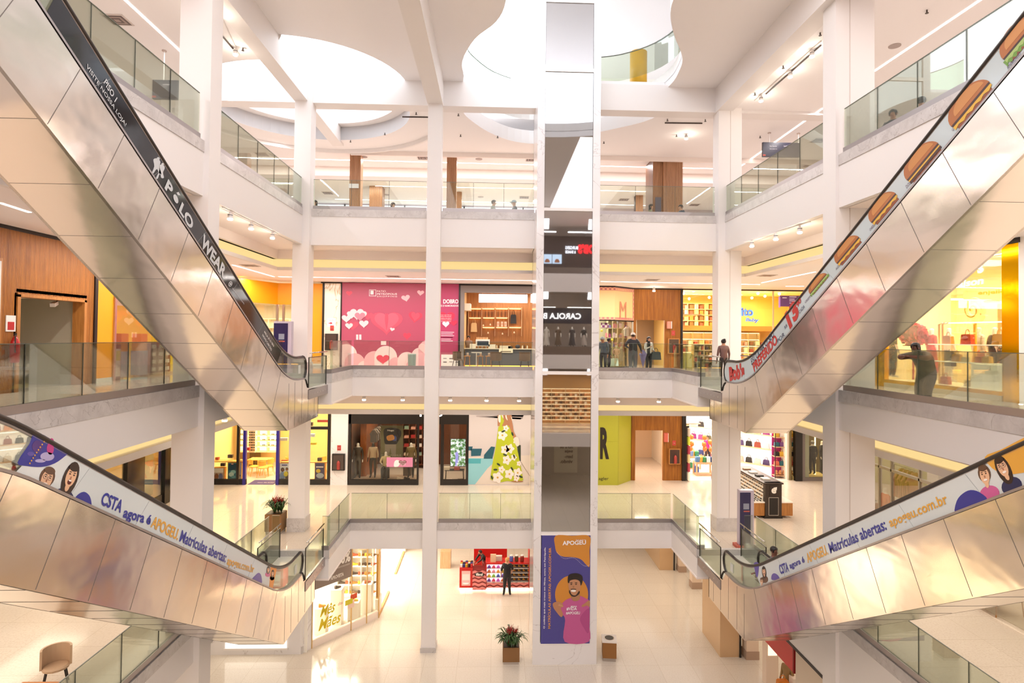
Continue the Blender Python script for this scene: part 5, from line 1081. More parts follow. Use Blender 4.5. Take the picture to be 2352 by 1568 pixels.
for k_, lf in ((vi, .02), (bl, .04)):
    b_ = .055 if k_ is vi else .015
    tpx('ito', k_, (1702, 726), (1730, 726), (1702, 706), YW-.02, t, bold=b_, lift=lf); tpx('Baby', k_, (1711, 740), (1741, 742), (1711, 729), YW-.02, t, bold=b_, shear=.2, lift=lf)
t = thing('hanging_sign', 'purple menu board hanging inside the gallery right of the baby sign', 'sign', (BX(1810, 690, 29.5)[0], 29.5, 13)); pan(1791, 679, 1845, 704, 29.5, C('62396a'), t, 'board', .06); pan(1788, 681, 1791, 706, 29.5, C('b183d6'), t, 'edge', .06)
for i, (x, y, w) in enumerate(((1797, 683, 10), (1813, 681, 16), (1813, 686, 12), (1813, 690, 14), (1813, 695, 10))): pan(x, y, x+w, y+1.4, 29.44, C('efe6f0'), t, 'text_line', .004)
for i, (x, y) in enumerate(((1570, 674), (1593, 668), (1629, 683), (1741, 674), (1790, 675), (1757, 680), (1727, 684), (1583, 686))): tag(MB().ball(tuple(P(x, y, 'y', 32.5)), .07).build('spot_lamp', lampm), 'small round spot lamp under the baby shop ceiling', 'lamp', 'round spots in the baby shop')
# --- right side: gold fronted fashion shop
gx = 13.0; gold = mat('polished_gold', 'e8b200', .12, 1)
q = MB().box(gx, gx+.15, 14.45, 14.95, F2, 14.25).box(gx, gx+.15, 19.6, 20.1, F2, 14.25).box(gx, gx+.15, 14.95, 19.6, F2, F2+.22).box(gx-.01, gx+.15, 14.95, 19.6, F2+.16, F2+.24)
struct('wall_shop', q, gold, 'polished gold surround of the fashion shop on the right', 'wall')
struct('wall_right', MB().box(gx, gx+.2, -2, 14.45, F2, CT), white, 'white wall of the second gallery on the right', 'wall'); struct('wall_right', MB().box(gx, gx+.2, 20.1, 22, F2, CT).box(gx, 18, 22, 22.15, F2, CT).box(gx, gx+.2, 14.4, 20.2, 14.22, CT), C('dad2c8'), 'pale grey wall beyond the fashion shop', 'wall')
trim(MB().box(gx-.03, gx, 14.4, 20.2, 14.2, CT), dark, 'dark line above the fashion shop')
trim(MB().box(gx-.02, gx, 14.95, 19.6, F2, F2+.14), C('b9a888'), 'grey plinth of the fashion shop front')
t = thing('shop_window', 'large glass pane of the fashion shop with gold surround', 'window', (gx, 17, F2)); MB().box(gx+.05, gx+.062, 14.95, 19.6, F2+.24, 14.22).build('pane', shopglass, t)
struct('wall_back', MB().box(17.3, 17.4, 14, 22, F2, CT), C('f9e3ac'), 'warm back wall of the fashion shop', 'wall'); struct('wall_side', MB().box(gx, 17.4, 13.9, 14.0, F2, CT).box(gx, 17.4, 21.9, 22, F2, CT), C('fbe6b4'), 'side walls of the fashion shop', 'wall')
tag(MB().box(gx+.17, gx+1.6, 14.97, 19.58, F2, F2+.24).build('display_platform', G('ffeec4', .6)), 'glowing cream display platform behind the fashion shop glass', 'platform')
for y in (15.6, 17.6, 19.8, 21): area(14.8, y, 14.1, 1.8, 1.4, 190, (1, .86, .6))
tag(MB().box(16.8, 17.2, 17.0, 19.5, F2, 13.0).build('wardrobe', wood), 'brown wooden panel at the back of the fashion shop', 'panel')
def gp(px, py, X=14.0): return P(px, py, 'x', X)
def gm(px, lab, top, legs, X=14.0, ps=None, **kw):
    p = gp(px, 870, X); figure('mannequin', lab, 'mannequin', (X, p.y, F2+.24), 1.5, top, legs, MANW, pose=ps, h=1.8, shoes=MANW, female=True, fingers=False, **kw)
flo = mat('floral_cloth', '2a2020', .6); n_, l_, b_ = nodes(flo); v = n_.new('ShaderNodeTexVoronoi'); v.inputs['Scale'].default_value = 14; l_.new(objco(n_), v.inputs['Vector']); l_.new(ramp(n_, l_, v.outputs['Distance'], [(0, 'c8502e'), (.28, 'd98a5a'), (.34, '7a7a3a'), (.5, '211a1a'), (1, '211a1a')]), b_.inputs['Base Color'])
zeb = mat('zebra_cloth', 'e8e2d6', .6); n_, l_, b_ = nodes(zeb); l_.new(ramp(n_, l_, noise(n_, l_, objco(n_), 9, 2, .5, (1, 1, 4), 2), [(.46, 'e8e2d6'), (.5, '1a1614'), (.54, 'e8e2d6')]), b_.inputs['Base Color'])
gm(2050, 'mannequin in dark floral outfit at the left of the fashion shop window', flo, flo, 13.9)
gm(2140, 'mannequin in long red dress behind the leaning woman', C('d8321c'), C('c92a1a'), 14.4, dress=(.25, 1.0, .26, .13, C('c92a1a')))
gm(2180, 'mannequin in cream jacket and dark skirt in the middle of the fashion shop', C('e6d9b8'), C('2a241e'), 14.3, dress=(.5, 1.0, .22, .14, C('2c2620')), bareleg=True)
gm(2248, 'mannequin in zebra patterned jacket and orange skirt in the fashion shop', zeb, C('d9772e'), 14.2, dress=(.55, 1.0, .22, .14, C('d9772e')), sleeve='long')
gm(2285, 'mannequin in black dress at the right of the fashion shop window', C('1c1816'), C('1c1816'), 14.5, dress=(.5, 1.0, .22, .14, C('1c1816')))
gm(2306, 'mannequin in black and orange floral skirt at the right edge of the fashion shop', flo, flo, 14.0, dress=(.5, 1.0, .22, .14, flo))
t = thing('flower_ball', 'big red ball of paper petals above the leaning woman in the fashion shop', 'decoration', tuple(gp(2097, 765, 14.0))); c = gp(2097, 768, 14.0)
q = MB(); random.seed(3)
for i in range(150):
    a = random.uniform(0, 2*PI); b = math.acos(random.uniform(-1, 1)); r = .38; p = (c.x+r*math.sin(b)*math.cos(a), c.y+r*math.sin(b)*math.sin(a), c.z+r*math.cos(b)); q.m((C('b3242e'), C('d4405a'), C('8e1c34'))[i % 3]).obox(p, .1, .1, .03, a, b)
q.m(C('8e1c34')).ball(tuple(c), .35); o = q.build('petals', None, t); MB().tube([(c.x, c.y, c.z), (c.x, c.y, F2+.24)], .03).build('stem', C('d4405a'), t)
t = thing('spiral_lamp', 'tall yellow spiral lollipop lamp standing in the fashion shop window', 'lamp', (13.7, gp(2236, 880, 13.7).y, F2)); c = gp(2239, 712, 13.7); yg = G('ffe98a', 1.3); yd = mat('yellow_enamel', 'e9b320', .3)
MB().tube([(13.7, c.y, F2+.24), (13.7, c.y, c.z-.35)], .045, 10).build('pole', yd, t, True)
sp_ = [(13.66, c.y+(.06+.30*i/40)*math.cos(-.3+i*.27), c.z+(.06+.30*i/40)*math.sin(-.3+i*.27)) for i in range(41)]
MB().tube(sp_, [.03+.055*i/40 for i in range(41)], 8).build('spiral', yg, t, True); MB().tube([(p[0]-.05, p[1], p[2]) for p in sp_], [.018]*41, 6).build('spiral_edge', yd, t, True)
MB().tube([(13.7, sp_[-1][1], sp_[-1][2]), (13.7, c.y+.1, c.z-.3), (13.7, c.y, c.z-.5)], [.09, .06, .045], 8).build('neck', yg, t, True)
wg = G('ffffff', 2.5)
t = thing('shop_sign', 'white glowing script sign inside the fashion shop glass', 'sign', tuple(gp(2250, 640, 13.25)))
textpx('aison', wg, (2200, 661), (2258, 652), (2203, 645), 'x', 13.2, t, bold=.03, shear=.2); textpx('s', wg, (2246, 629), (2260, 624), (2247, 608), 'x', 13.2, t, bold=.04)
t = thing('shop_sign', 'orange glowing script letters deeper in the fashion shop', 'sign', tuple(gp(2280, 680, 14.6)))
textpx('enjelle', G('f0a020', .9), (2246, 680), (2310, 676), (2246, 668), 'x', 14.6, t, bold=.03); textpx('maison', G('f0a020', .9), (2246, 696), (2296, 694), (2246, 690), 'x', 14.6, t, bold=.03)
t = thing('glass_shelf', 'long glass display shelf with gold rails holding bags', 'shelf', (13.5, 16.5, F2)); za = gp(2250, 792, 13.5).z; zb2 = gp(2250, 834, 13.5).z; ya, yb_ = 14.96, gp(2142, 790, 13.5).y
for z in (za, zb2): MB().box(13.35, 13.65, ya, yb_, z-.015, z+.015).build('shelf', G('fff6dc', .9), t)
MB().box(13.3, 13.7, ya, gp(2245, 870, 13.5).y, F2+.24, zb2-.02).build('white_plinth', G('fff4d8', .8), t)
for px in (2157, 2165): MB().tube([(13.5, gp(px, 800, 13.5).y, F2+.24), (13.5, gp(px, 800, 13.5).y, gp(px, 745, 13.5).z), (13.5, gp(px, 800, 13.5).y-.25, gp(px, 741, 13.5).z)], .03, 8).build('gold_rail', yd, t, True)
MB().tube([(13.5, gp(2165, 742, 13.5).y, gp(2165, 742, 13.5).z), (13.5, 14.96, gp(2310, 739, 13.5).z)], .02, 6).build('top_light', wg, t)
for i, (px, py, w, c1) in enumerate(((2178, 792, .34, 'd88a3a'), (2222, 791, .4, 'd8452a'), (2296, 791, .4, 'e0a23c'), (2198, 836, .3, 'dba43a'), (2217, 836, .2, 'ecd9a8'), (2268, 837, .26, 'e3b23a'), (2250, 832, .24, 'd97434'), (2172, 880, .32, 'c24a28'), (2226, 888, .26, 'e8cf8a'))):
    o = pbag(w, w*1.05, .12, C(c1))(); p = gp(px, py, 13.5); o.location = p; o.location.z = (za+.016, za+.016, za+.016, zb2+.016, zb2+.016, zb2+.016, zb2+.016, F2+.245, F2+.245)[i]; o.rotation_euler = (0, 0, PI/2)
    tag(o, ('tan bag at the left end of the upper glass shelf', 'red orange bag in the middle of the upper glass shelf', 'large yellow bag at the right end of the upper glass shelf', 'mustard bag at the left of the lower glass shelf', 'tiny cream bag on the lower glass shelf', 'yellow bag with tall handles on the lower glass shelf', 'round orange bag on the lower glass shelf', 'red brown bag on the fashion shop platform', 'pale yellow bag on the fashion shop platform')[i], 'bag')
t = figure('person', 'dark haired woman in dark clothes leaning on the glass railing of the right gallery', 'person', (XR+.42, P(2118, 850, 'x', XR+.4).y, F2), -1.25, mat('dark_dress', '3a3330', .7), mat('dark_jeans', '2b2a33', .7), SKD, 'long', HB,
    dict(pelvis=(0, .16, .93), spine=(0, .06, 1.1), chest=(0, -.06, 1.26), neck=(0, -.14, 1.36), head=(-.03, -.22, 1.44), crown=(-.03, -.22, 1.54), shR=(-.18, -.1, 1.3), elR=(-.34, -.32, 1.24), haR=(-.08, -.5, 1.27), shL=(.18, -.1, 1.3), elL=(.34, -.34, 1.24), haL=(.08, -.5, 1.27), hiR=(-.1, .15, .88), hiL=(.1, .15, .88)), 1.64, 'none', female=True, stout=1.45)
tag(MB().obox((XR+.02, t.location.y-.1, 11.62), .09, .17, .012, .3, 0).build('mobile_phone', C('1a1614', .2)), 'dark mobile phone in the hands of the leaning woman', 'phone')
# ride up the right escalator
def esc_z(F, y): return F+max(0, (16.2-y)*TAN)
for px, top, lab, kw in ((1955, (C('4a9a52')), 'person in yellow and green top riding up the upper right escalator', {}), ):
    y = P(px, 560, 'x', 7.6).y; o = figure('person', lab, 'person', (7.55, y, esc_z(FL2, y)-.1), .3, mat('yellow_green_top', 'd8cc3a', .6), C('2a2622'), SKD, 'short', HB, None, 1.6, 'short')
    n_, l_, b_ = nodes(MT['yellow_green_top']); sx = n_.new('ShaderNodeSeparateXYZ'); l_.new(objco(n_), sx.inputs[0]); mr = n_.new('ShaderNodeMapRange'); mr.inputs[1].default_value = 1.0; mr.inputs[2].default_value = 1.4; l_.new(sx.outputs[2], mr.inputs[0]); l_.new(ramp(n_, l_, mr.outputs[0], [(0, '2f8a52'), (.45, '3f9a52'), (.6, 'd8d03c'), (1, 'd8d03c')]), b_.inputs['Base Color'])
y = P(2245, 170, 'x', 7.6).y; figure('person', 'person with brown hair near the top of the upper right escalator', 'person', (7.6, y, esc_z(FL2, y)-.25), .3, C('a8655a'), C('3a2c2a'), SKT, 'short', HBR, None, 1.6, 'long')
figure('person', 'person with curly dark hair stepping onto the upper right escalator', 'person', (8.1, 21.0, F2), PI, C('6b4a44'), C('2a2526'), SKT, 'bun', HB, None, 1.55, 'long')
# ================================================================ FIRST GALLERY (floor at 4.45)
F1 = L1; C1 = 8.6; Y1 = 29.7; Y1b = 30.7
blk = mat('black_front', '1d1713', .3)
def g1(px, Y=Y1): return P(px, 1050, 'y', Y).x
# --- spectacle shop
xa, xb_ = -14.2, g1(757)
t = thing('shop_window', 'dark framed glass front of the spectacle shop with blue posts', 'window', (-10, Y1, F1))
a, b, c, d = RC(475, 1100, 757, 1112, Y1); zk = d
dx0, dx1 = g1(566), g1(634)
MB().box(xa, dx0, Y1-.03, Y1+.1, F1, zk).build('black_base', blk, t); MB().box(dx1, xb_, Y1-.03, Y1+.1, F1, zk).build('black_base', blk, t)
MB().box(xa, dx0, Y1+.02, Y1+.032, zk, C1).build('pane', shopglass, t); MB().box(dx1, xb_, Y1+.02, Y1+.032, zk, C1).build('pane', shopglass, t)
for px in (547, 755): x = g1(px); MB().box(x-.06, x+.06, Y1-.05, Y1+.08, F1, C1).build('mullion', blk, t)
bp = mat('blue_post', '2c2384', .3)
for px in (562, 638): x = g1(px); MB().box(x-.07, x+.07, Y1-.06, Y1+.1, F1, C1).build('blue_post', bp, t)
a, b, c, d = RC(706, 979, 757, 986, Y1); MB().box(a, b, Y1-.04, Y1+.08, c, d).build('transom', blk, t)
room(xa, xb_, Y1+.12, 35, F1, C1, C('f3d79a'), lab='spectacle shop', kb=C('eecb86'))
for x in (-13, -11, -9): area(x, 32, 8.5, 1.8, 3, 170, (1, .84, .56))
tt, zs = shelfunit('frame_wall', 'glowing left wall display of spectacles in the spectacle shop', 'display', -13.9, -11.75, 33.2, 33.6, F1+.9, 8.3, 10, C('fbe6b4'), G('ffefc4', 1.3), G('fff0c0', 5), 4)
gl = [pshade(.16, .06, C('3a2c20')), pshade(.16, .06, C('7a4a20')), pshade(.16, .06, C('1c1a1a'))]
batch('spectacles', 'pair of spectacles on the glowing left wall display', 'glasses', 'spectacles on the left wall display', gl, [(-13.7+.24*i+(.25 if i > 3 else 0), 33.3, zs[k]+.04, 0, (i+k) % 3) for i in range(8) for k in range(1, 10) if (i*k) % 4 != 3])
tt, zs = shelfunit('frame_wall', 'narrow glowing display of spectacles right of the shop door', 'display', -8.75, -7.9, 33.2, 33.6, F1+1.6, 8.5, 9, C('fbe6b4'), G('ffefc4', 1.3), G('fff0c0', 5), 2)
batch('spectacles', 'pair of spectacles on the narrow display right of the door', 'glasses', 'spectacles on the narrow right display', gl, [(-8.6+.25*i, 33.3, zs[k]+.04, 0, (i+k) % 3) for i in range(3) for k in range(1, 9)])
t = thing('frame_column', 'tall display column of dark spectacles just inside the shop door', 'display', (-11.1, 31.5, F1)); x = g1(578, 31.5); MB().box(x-.16, x+.16, 31.5, 31.6, F1+1.2, 8.4).build('column', C('f5e2b8'), t)
batch('spectacles', 'dark spectacles on the tall column inside the door', 'glasses', 'spectacles on the tall column', gl, [(x-.07+.15*(i % 2), 31.48, F1+1.3+.13*(i//2), 0, i % 3) for i in range(34)])
wd = C('e2a850')
t = table('consulting_table', 'light wooden consulting table seen through the spectacle shop door', (g1(598, 32.2), 32.2, F1), 1.1, .7, .75, wd, wd)
for px, Y, rz, lab in ((584, 31.6, 2.2, 'left of the consulting table in the spectacle shop'), (604, 31.3, PI, 'front of the consulting table in the spectacle shop'), (617, 31.7, -2, 'right of the consulting table in the spectacle shop'), (668, 32.2, 2.6, 'behind the right window of the spectacle shop'), (738, 32.4, -2.4, 'far right behind the spectacle shop window')): chair('shell_chair', 'yellow shell chair with wooden legs, %s' % lab, (g1(px, Y), Y, F1), rz, mat('yellow_shell', 'e8b04a', .4), wd, 'yellow shell chairs', .46)
t = thing('storage_cabinet', 'light wooden wall cabinet behind the consulting table', 'cabinet', (g1(605, 34), 34.5, F1)); a, b, c, d = RC(590, 985, 622, 1025, 34); MB().box(a, b, 34, 34.6, c, d+.3).build('body', wd, t); MB().box(a, b, 33.98, 34, c+.3, c+.36).build('light_strip', G('fff0c0', 5), t); MB().box(a-.3, a, 33.8, 34.6, F1, 8.5).build('dark_panel', C('5a4420'), t)
def standee(lab, x0, y0, x1, y1, Y, cols, nm='window_poster'):
    t = thing(nm, lab, 'poster', (g1((x0+x1)/2, Y), Y, F1+.3)); a, b, c, d = RC(x0, y0, x1, y1, Y)
    MB().box(a-.03, b+.03, Y, Y+.25, max(F1, c-.02), d+.03).build('stand', wd, t); MB().box(a, b, Y-.015, Y, c, d).build('sheet', C(cols[0]), t)
    for i, (fx, fz, w, h, col, shp) in enumerate(cols[1]):
        x = a+(b-a)*fx; z = c+(d-c)*fz; w2 = (b-a)*w; h2 = (d-c)*h
        q = MB(); (q.prism([(x+w2*math.cos(u), z+h2*math.sin(u)) for u in [2*PI*j/14 for j in range(14)]], 'y', Y-.02-.004*i, Y-.016-.004*i) if shp else q.box(x-w2, x+w2, Y-.02-.004*i, Y-.016-.004*i, z-h2, z+h2)).build('print_shape', C(col), t)
    return t
standee('blue green underwater poster in the spectacle shop window', 524, 1063, 544, 1100, Y1+.4, ('2b7f98', ((.5, .75, .45, .2, '1c4d6a', 0), (.6, .45, .3, .12, '8fd0dc', 1), (.4, .3, .3, .14, 'c9eef0', 1), (.65, .15, .25, .08, '5fb0c4', 1), (.5, .95, .12, .03, 'e9b0a8', 0))))
standee('white poster with purple figure at the left spectacle shop window', 491, 1075, 514, 1100, Y1+.4, ('cbb7ac', ((.5, .8, .45, .2, 'f4f0ee', 0), (.3, .25, .2, .28, 'a86a4a', 1), (.72, .25, .2, .3, '7d86b8', 1))))
standee('dark blue poster at the left edge of the spectacle shop window', 475, 1063, 481, 1100, Y1+.4, ('23214a', ((.5, .7, .4, .1, 'efefef', 0), (.5, .4, .4, .05, 'c9c9d8', 0))))
standee('poster of two people with yellow flowers in the spectacle shop window', 643, 1064, 664, 1101, Y1+.4, ('dfe6f0', ((.5, .9, .3, .03, '2c2384', 0), (.3, .62, .2, .13, '3a241c', 1), (.3, .6, .14, .09, '7a4a34', 1), (.78, .66, .15, .1, '3a241c', 1), (.78, .64, .11, .075, '8a5a3e', 1), (.3, .25, .3, .25, '7fa2d0', 1), (.8, .25, .2, .28, '5a4a44', 1), (.68, .36, .24, .16, 'e0d43a', 1))))
standee('violet poster with yellow flower at the right spectacle shop window', 724, 1062, 745, 1100, Y1+.4, ('3d3a6e', ((.5, .74, .4, .03, 'f3f0f4', 0), (.35, .5, .25, .12, 'e3c53a', 1), (.55, .22, .42, .16, 'c5d3ea', 1))))
standee('pale vertical blue strip poster beside the dark mullion', 549, 1058, 554, 1100, Y1+.4, ('b9bfe6', ((.5, .2, .35, .05, '3a3a7a', 1),)))
t = thing('door_mat', 'dark blue door mat with light lettering at the spectacle shop door', 'mat', (g1(600), 29.9, F1)); pts = [P(571, 1110.5, 'z', F1+.01), P(630, 1110.5, 'z', F1+.01)]; MB().box(pts[0].x, pts[1].x, Y1, Y1+.9, F1, F1+.015).build('pile', C('35306e'), t)
text('ótica das lentes', C('e3dfea'), (pts[0].x+.35, Y1+.3, F1+.016), (1, 0, 0), (0, 1, 0), t, w=.8, h=.12)
for i, (px, py, w, h, c) in enumerate(((530, 1047, .22, .16, '3a3230'), (513, 1066, .2, .15, '2f2c30'), (500, 1052, .16, .12, 'b34a2c'), (655, 1058, .3, .12, 'c9542c'), (735, 1055, .2, .2, '34302e'), (650, 1008, .5, .14, 'ece0d0'), (568, 1030, .28, .14, 'd8402c'), (744, 966, .6, .12, 'd8452c'), (712, 973, .3, .18, '4a3a2a'), (719, 1018, .34, .1, 'e6c32c'), (717, 999, .3, .14, 'dfe9ff'))):
    p = P(px, py, 'y', Y1+.7); tag(MB().box(p.x-w/2, p.x+w/2, Y1+.6, Y1+.75, p.z-h/2, p.z+h/2).build('display_card', C(c)), ('black framed card on the glass shelf at left', 'open dark laptop in the spectacle shop window', 'small red card beside the dark laptop', 'row of red orange cards beside the couple poster', 'black cup shaped display at the right window', 'pale letters display on the upper shelf', 'red sale sign inside the spectacle shop door', 'red banner under the top of the right window', 'dark box on the right transom', 'yellow lettered card in the right window', 'pale blue lit card in the right window')[i], 'card')
tag(MB().box(xa, dx0-.3, Y1+.35, Y1+.75, F1+1.0, F1+1.04).build('window_shelf', wd), 'long light wooden shelf behind the left spectacle shop window', 'shelf'); tag(MB().box(dx1+.1, xb_-.1, Y1+.35, Y1+.75, F1+.98, F1+1.02).build('window_shelf', wd), 'light wooden shelf behind the right spectacle shop window', 'shelf')
# --- marble pier and cabinet
x0, x1 = g1(760), g1(799); struct('wall_pier', MB().box(x0, x1, Y1-.06, Y1+.1, F1, C1), marble, 'white marble pier between spectacle and menswear shop', 'wall')
a, b, c, d = RC(766, 1041, 791, 1079, Y1-.06); cab('dark framed extinguisher cabinet on the white marble pier of the first gallery', (a+b)/2, c, Y1-.06, dark, kd)
# --- menswear shop, black front
x0, x1 = g1(801), g1(1076); wx0, wx1, wz0, wz1 = RC(806, 973, 958, 1101, Y1); dx0, dx1 = g1(962), g1(1012); nx0, nx1, nz0, nz1 = RC(1019, 974, 1071, 1101, Y1)
q = MB().box(x0, wx0, Y1-.06, Y1+.1, F1, C1).box(wx0, wx1, Y1-.06, Y1+.1, F1, wz0).box(x0, x1, Y1-.06, Y1+.1, wz1, C1).box(wx1, dx0, Y1-.06, Y1+.1, F1, wz1).box(dx1, nx0, Y1-.06, Y1+.1, F1, wz1).box(nx1, x1, Y1-.06, Y1+.1, F1, wz1).box(nx0, nx1, Y1-.06, Y1+.1, F1, nz0)
struct('wall_shop', q, blk, 'black front of the menswear shop', 'wall')
t = thing('shop_window', 'glass panes of the menswear shop', 'window', (wx0, Y1, F1)); MB().box(wx0, wx1, Y1, Y1+.012, wz0, wz1).build('pane', shopglass, t); MB().box(nx0, nx1, Y1, Y1+.012, nz0, nz1).build('pane', shopglass, t)
t = thing('shop_sign', 'white glowing letters of the menswear shop above the door, half hidden by the column', 'sign', (dx0, Y1, 8.2)); tpx('Hugo', G('ffffff', 2.5), (964, 960), (1016, 960), (964, 944), Y1-.08, t, bold=.04)
room(x0, x1, Y1+.12, 34.5, F1, C1, C('7a4a2a'), lab='menswear shop', kb=m_wood('brown_wood_panel', '7c4526', '5c301a'))
area(-5.2, 31.4, 8.4, 2.5, 1.5, 110, (1, .85, .66)); area(-2.2, 32, 8.4, 1.4, 1.5, 70, (1, .88, .72))
tag(MB().box(wx0+.25, wx0+.55, 30.6, 33.5, F1, 7.4).build('wardrobe', m_wood('orange_wood', 'b0622a', '8a4518')), 'orange brown wooden wardrobe end in the menswear window', 'wardrobe'); a = P(818, 985, 'y', 30.6)
tag(MB().tube([(g1(822, 30.4), 30.4, 7.95), (g1(838, 31.2), 31.6, 8.5)], .03, 6).build('light_tube', G('ffd9a8', 5)), 'slanted bright tube light above the wardrobe of the menswear shop', 'lamp')
def mm(px, Y, lab, top, legs, **kw):
    pose = kw.pop('pose', None); return figure('mannequin', lab, 'mannequin', (g1(px, Y), Y, kw.pop('z', F1+.2)), kw.pop('rz', 0), top, legs, kw.pop('skin', MANW), pose=pose, h=1.82, sleeve=kw.pop('sleeve', 'long'), fingers=False, **kw)
tag(MB().box(wx0+.05, wx1-.05, Y1+.15, Y1+1.3, F1, F1+.2).build('window_platform', C('a8907a')), 'raised platform behind the menswear window', 'platform')
mm(822, 30.3, 'white headed mannequin in dark grey suit at the left of the menswear window', C('3d3833'), C('4a443f')); mm(857, 30.4, 'black headed mannequin in beige blazer in the menswear window', C('b59b7c'), C('2a2624'), skin=C('1d1a19', .3))
mm(944, 30.4, 'mannequin in olive jacket at the right of the menswear window', C('7a6436'), C('332c28'))
mm(886, 30.2, 'seated mannequin in cream jacket and black trousers in the menswear window', C('cdb88c'), C('231f1f'), pose=SIT, z=F1+.2)
tag(MB().cyl((g1(886, 30.3), 30.32), .2, F1+.2, F1+.66).build('stool', C('2a2422')), 'dark round stool under the seated mannequin', 'stool')
t = thing('banner', 'olive green hanging banner with dark figure print in the menswear window', 'banner', (g1(898, Y1+.95), Y1+.95, 8)); Yb = Y1+.95
pan(874, 977, 926, 1055, Yb, C('6f6a4c'), t, 'cloth', .02); fpx(bez([(884, 984), (914, 984), (922, 996), (914, 1014), (908, 1020), (886, 1020), (882, 1004)], 4), C('2e2b30'), Yb-.02, t, .0); fpx([(884, 1020), (910, 1020), (909, 1048), (900, 1048), (897, 1028), (892, 1048), (884, 1048)], C('8d8478'), Yb-.02, t, .002)
fpx(bez([(888, 1002), (902, 998), (906, 1008), (892, 1012)], 3), C('c98a50'), Yb-.02, t, .008); fpx(bez([(894, 1008), (908, 1000), (910, 1012)], 3), C('4a5a9a'), Yb-.02, t, .006)
tpx('Hugo', C('e9e2dc'), (890, 991), (905, 991), (890, 986), Yb-.024, t, bold=.03, lift=.012); tpx('MEMORÁBILE', C('b0ab90'), (876, 1047), (921, 1047), (876, 1042), Yb-.024, t, lift=.012)
t = thing('sale_poster', 'pink sticker with white ghost shape and heart on the menswear window', 'poster', (g1(918), Y1-.01, 6)); Yp = Y1-.005
pan(888, 1050, 948, 1072, Yp, C('d98ab0'), t, 'sheet', .008); fpx(bez([(905, 1071), (906, 1060), (911, 1056), (917, 1058), (918, 1065), (914, 1071)], 3), C('f6f0f2'), Yp-.008, t, .002)
heart(925, 1062, 18, 14, C('7a2030'), .012, 0, t, Yp)
for i, s_ in enumerate(('NOSSO AMOR', 'ESCOLHE', 'O MELHOR')): tpx(s_, C('f6f0f2'), (918, 1061+3.6*i), (932, 1061+3.6*i), (918, 1058.4+3.6*i), Yp-.02, t)
garm = [pcloth(.32, .62, C('4c4440')), pcloth(.3, .6, C('b9a58c')), pcloth(.3, .58, C('353a48')), pcloth(.3, .6, C('d9cfc4'))]
for i in range(3): pass
batch('hanging_shirt', 'shirt on a hanger along the side wall of the menswear shop', 'shirt', 'shirts on the menswear side rail', garm, [(wx0+.85, 30.9+.2*i, 6.3+.0, PI/2*.0, i % 4) for i in range(11)]+[(wx0+1.25, 30.9+.2*i, 7.25, 0, (i+1) % 4) for i in range(9)])
tag(MB().tube([(wx0+.85, 30.7, 6.98), (wx0+.85, 33.2, 6.98)], .015).tube([(wx0+.85, 33.2, 6.98), (wx0+.85, 33.2, 8.5)], .01).build('clothes_rail', chrome), 'lower chrome rail of shirts in the menswear shop', 'rail'); tag(MB().tube([(wx0+1.25, 30.7, 7.93), (wx0+1.25, 33.2, 7.93)], .015).tube([(wx0+1.25, 33.2, 7.93), (wx0+1.25, 33.2, 8.5)], .01).build('clothes_rail', chrome), 'upper chrome rail of shirts in the menswear shop', 'rail')
tt, zs = shelfunit('shirt_shelf', 'brown wooden wall shelf of folded shirts in the menswear shop', 'shelf', g1(925, 33.6), g1(985, 33.6), 33.4, 33.8, F1+.2, 8.5, 8, m_wood('brown_wood_panel', '7c4526', '5c301a'), None, None, 4)
batch('folded_shirt', 'folded shirt on the brown wall shelf of the menswear shop', 'shirt', 'folded shirts on the brown wall shelf', [pbox(.26, .3, .16, C('e8ddd0')), pbox(.26, .3, .16, C('b03030')), pbox(.26, .3, .16, C('8aa08c')), pbox(.26, .3, .14, C('e0c8b0')), pbox(.26, .3, .12, C('d9a08c'))], [(g1(925, 33.6)+.22+.365*i, 33.58, zs[k]+.016, 0, (i*2+k*3) % 5) for i in range(4) for k in range(1, 8)])
for i, (px, lab) in enumerate(((893+27, 'pair of pale shoes on the menswear window floor'), (936, 'pair of dark shoes at the right of the menswear window'))): tag(MB().prism([(-.14, 0), (.16, 0), (.15, .06), (.02, .09), (-.12, .13)], 'y', -.05, .05).build('shoe', C(('d9c8b0', '2a2523')[i])), lab, 'shoe').location = (g1(px, 30.2), 30.0, F1+.2)
tag(MB().box(g1(926, 30.7), g1(944, 30.7), 30.75, 31.05, F1+.2, F1+.72).build('display_plinth', C('5c4a3e')), 'small dark plinth behind the seated mannequin', 'plinth')
t = thing('screen', 'bright upright screen showing a figure among green leaves', 'screen', (g1(1051, 30.5), 30.5, 6)); Yq = 30.5
pan(1034, 1007, 1070, 1071, Yq, C('1a1a1c', .2), t, 'bezel', .05); a, b, c, d = RC(1035, 1008, 1069, 1070, Yq-.05)
scr = mat('leaf_screen', 'ffffff', .3); n_, l_, b_ = nodes(scr); cc_ = ramp(n_, l_, noise(n_, l_, geo(n_), 7, 4, .6), [(.35, '24483a'), (.47, '5d8f4c'), (.55, 'b9c8e0'), (.65, 'ffffff')]); l_.new(cc_, b_.inputs['Emission Color']); b_.inputs['Emission Strength'].default_value = 1; l_.new(cc_, b_.inputs['Base Color'])
MB().box(a, b, Yq-.055, Yq-.05, c, d).build('picture', scr, t); fpx(bez([(1046, 1040), (1050, 1037), (1053, 1044), (1052, 1058), (1050, 1068), (1046, 1068), (1046, 1052)], 3), G('8c8ce0', .9), Yq-.055, t, .002); tpx('H', G('ffffff', 1.5), (1049, 1067), (1053, 1067), (1049, 1063), Yq-.06, t, bold=.03)
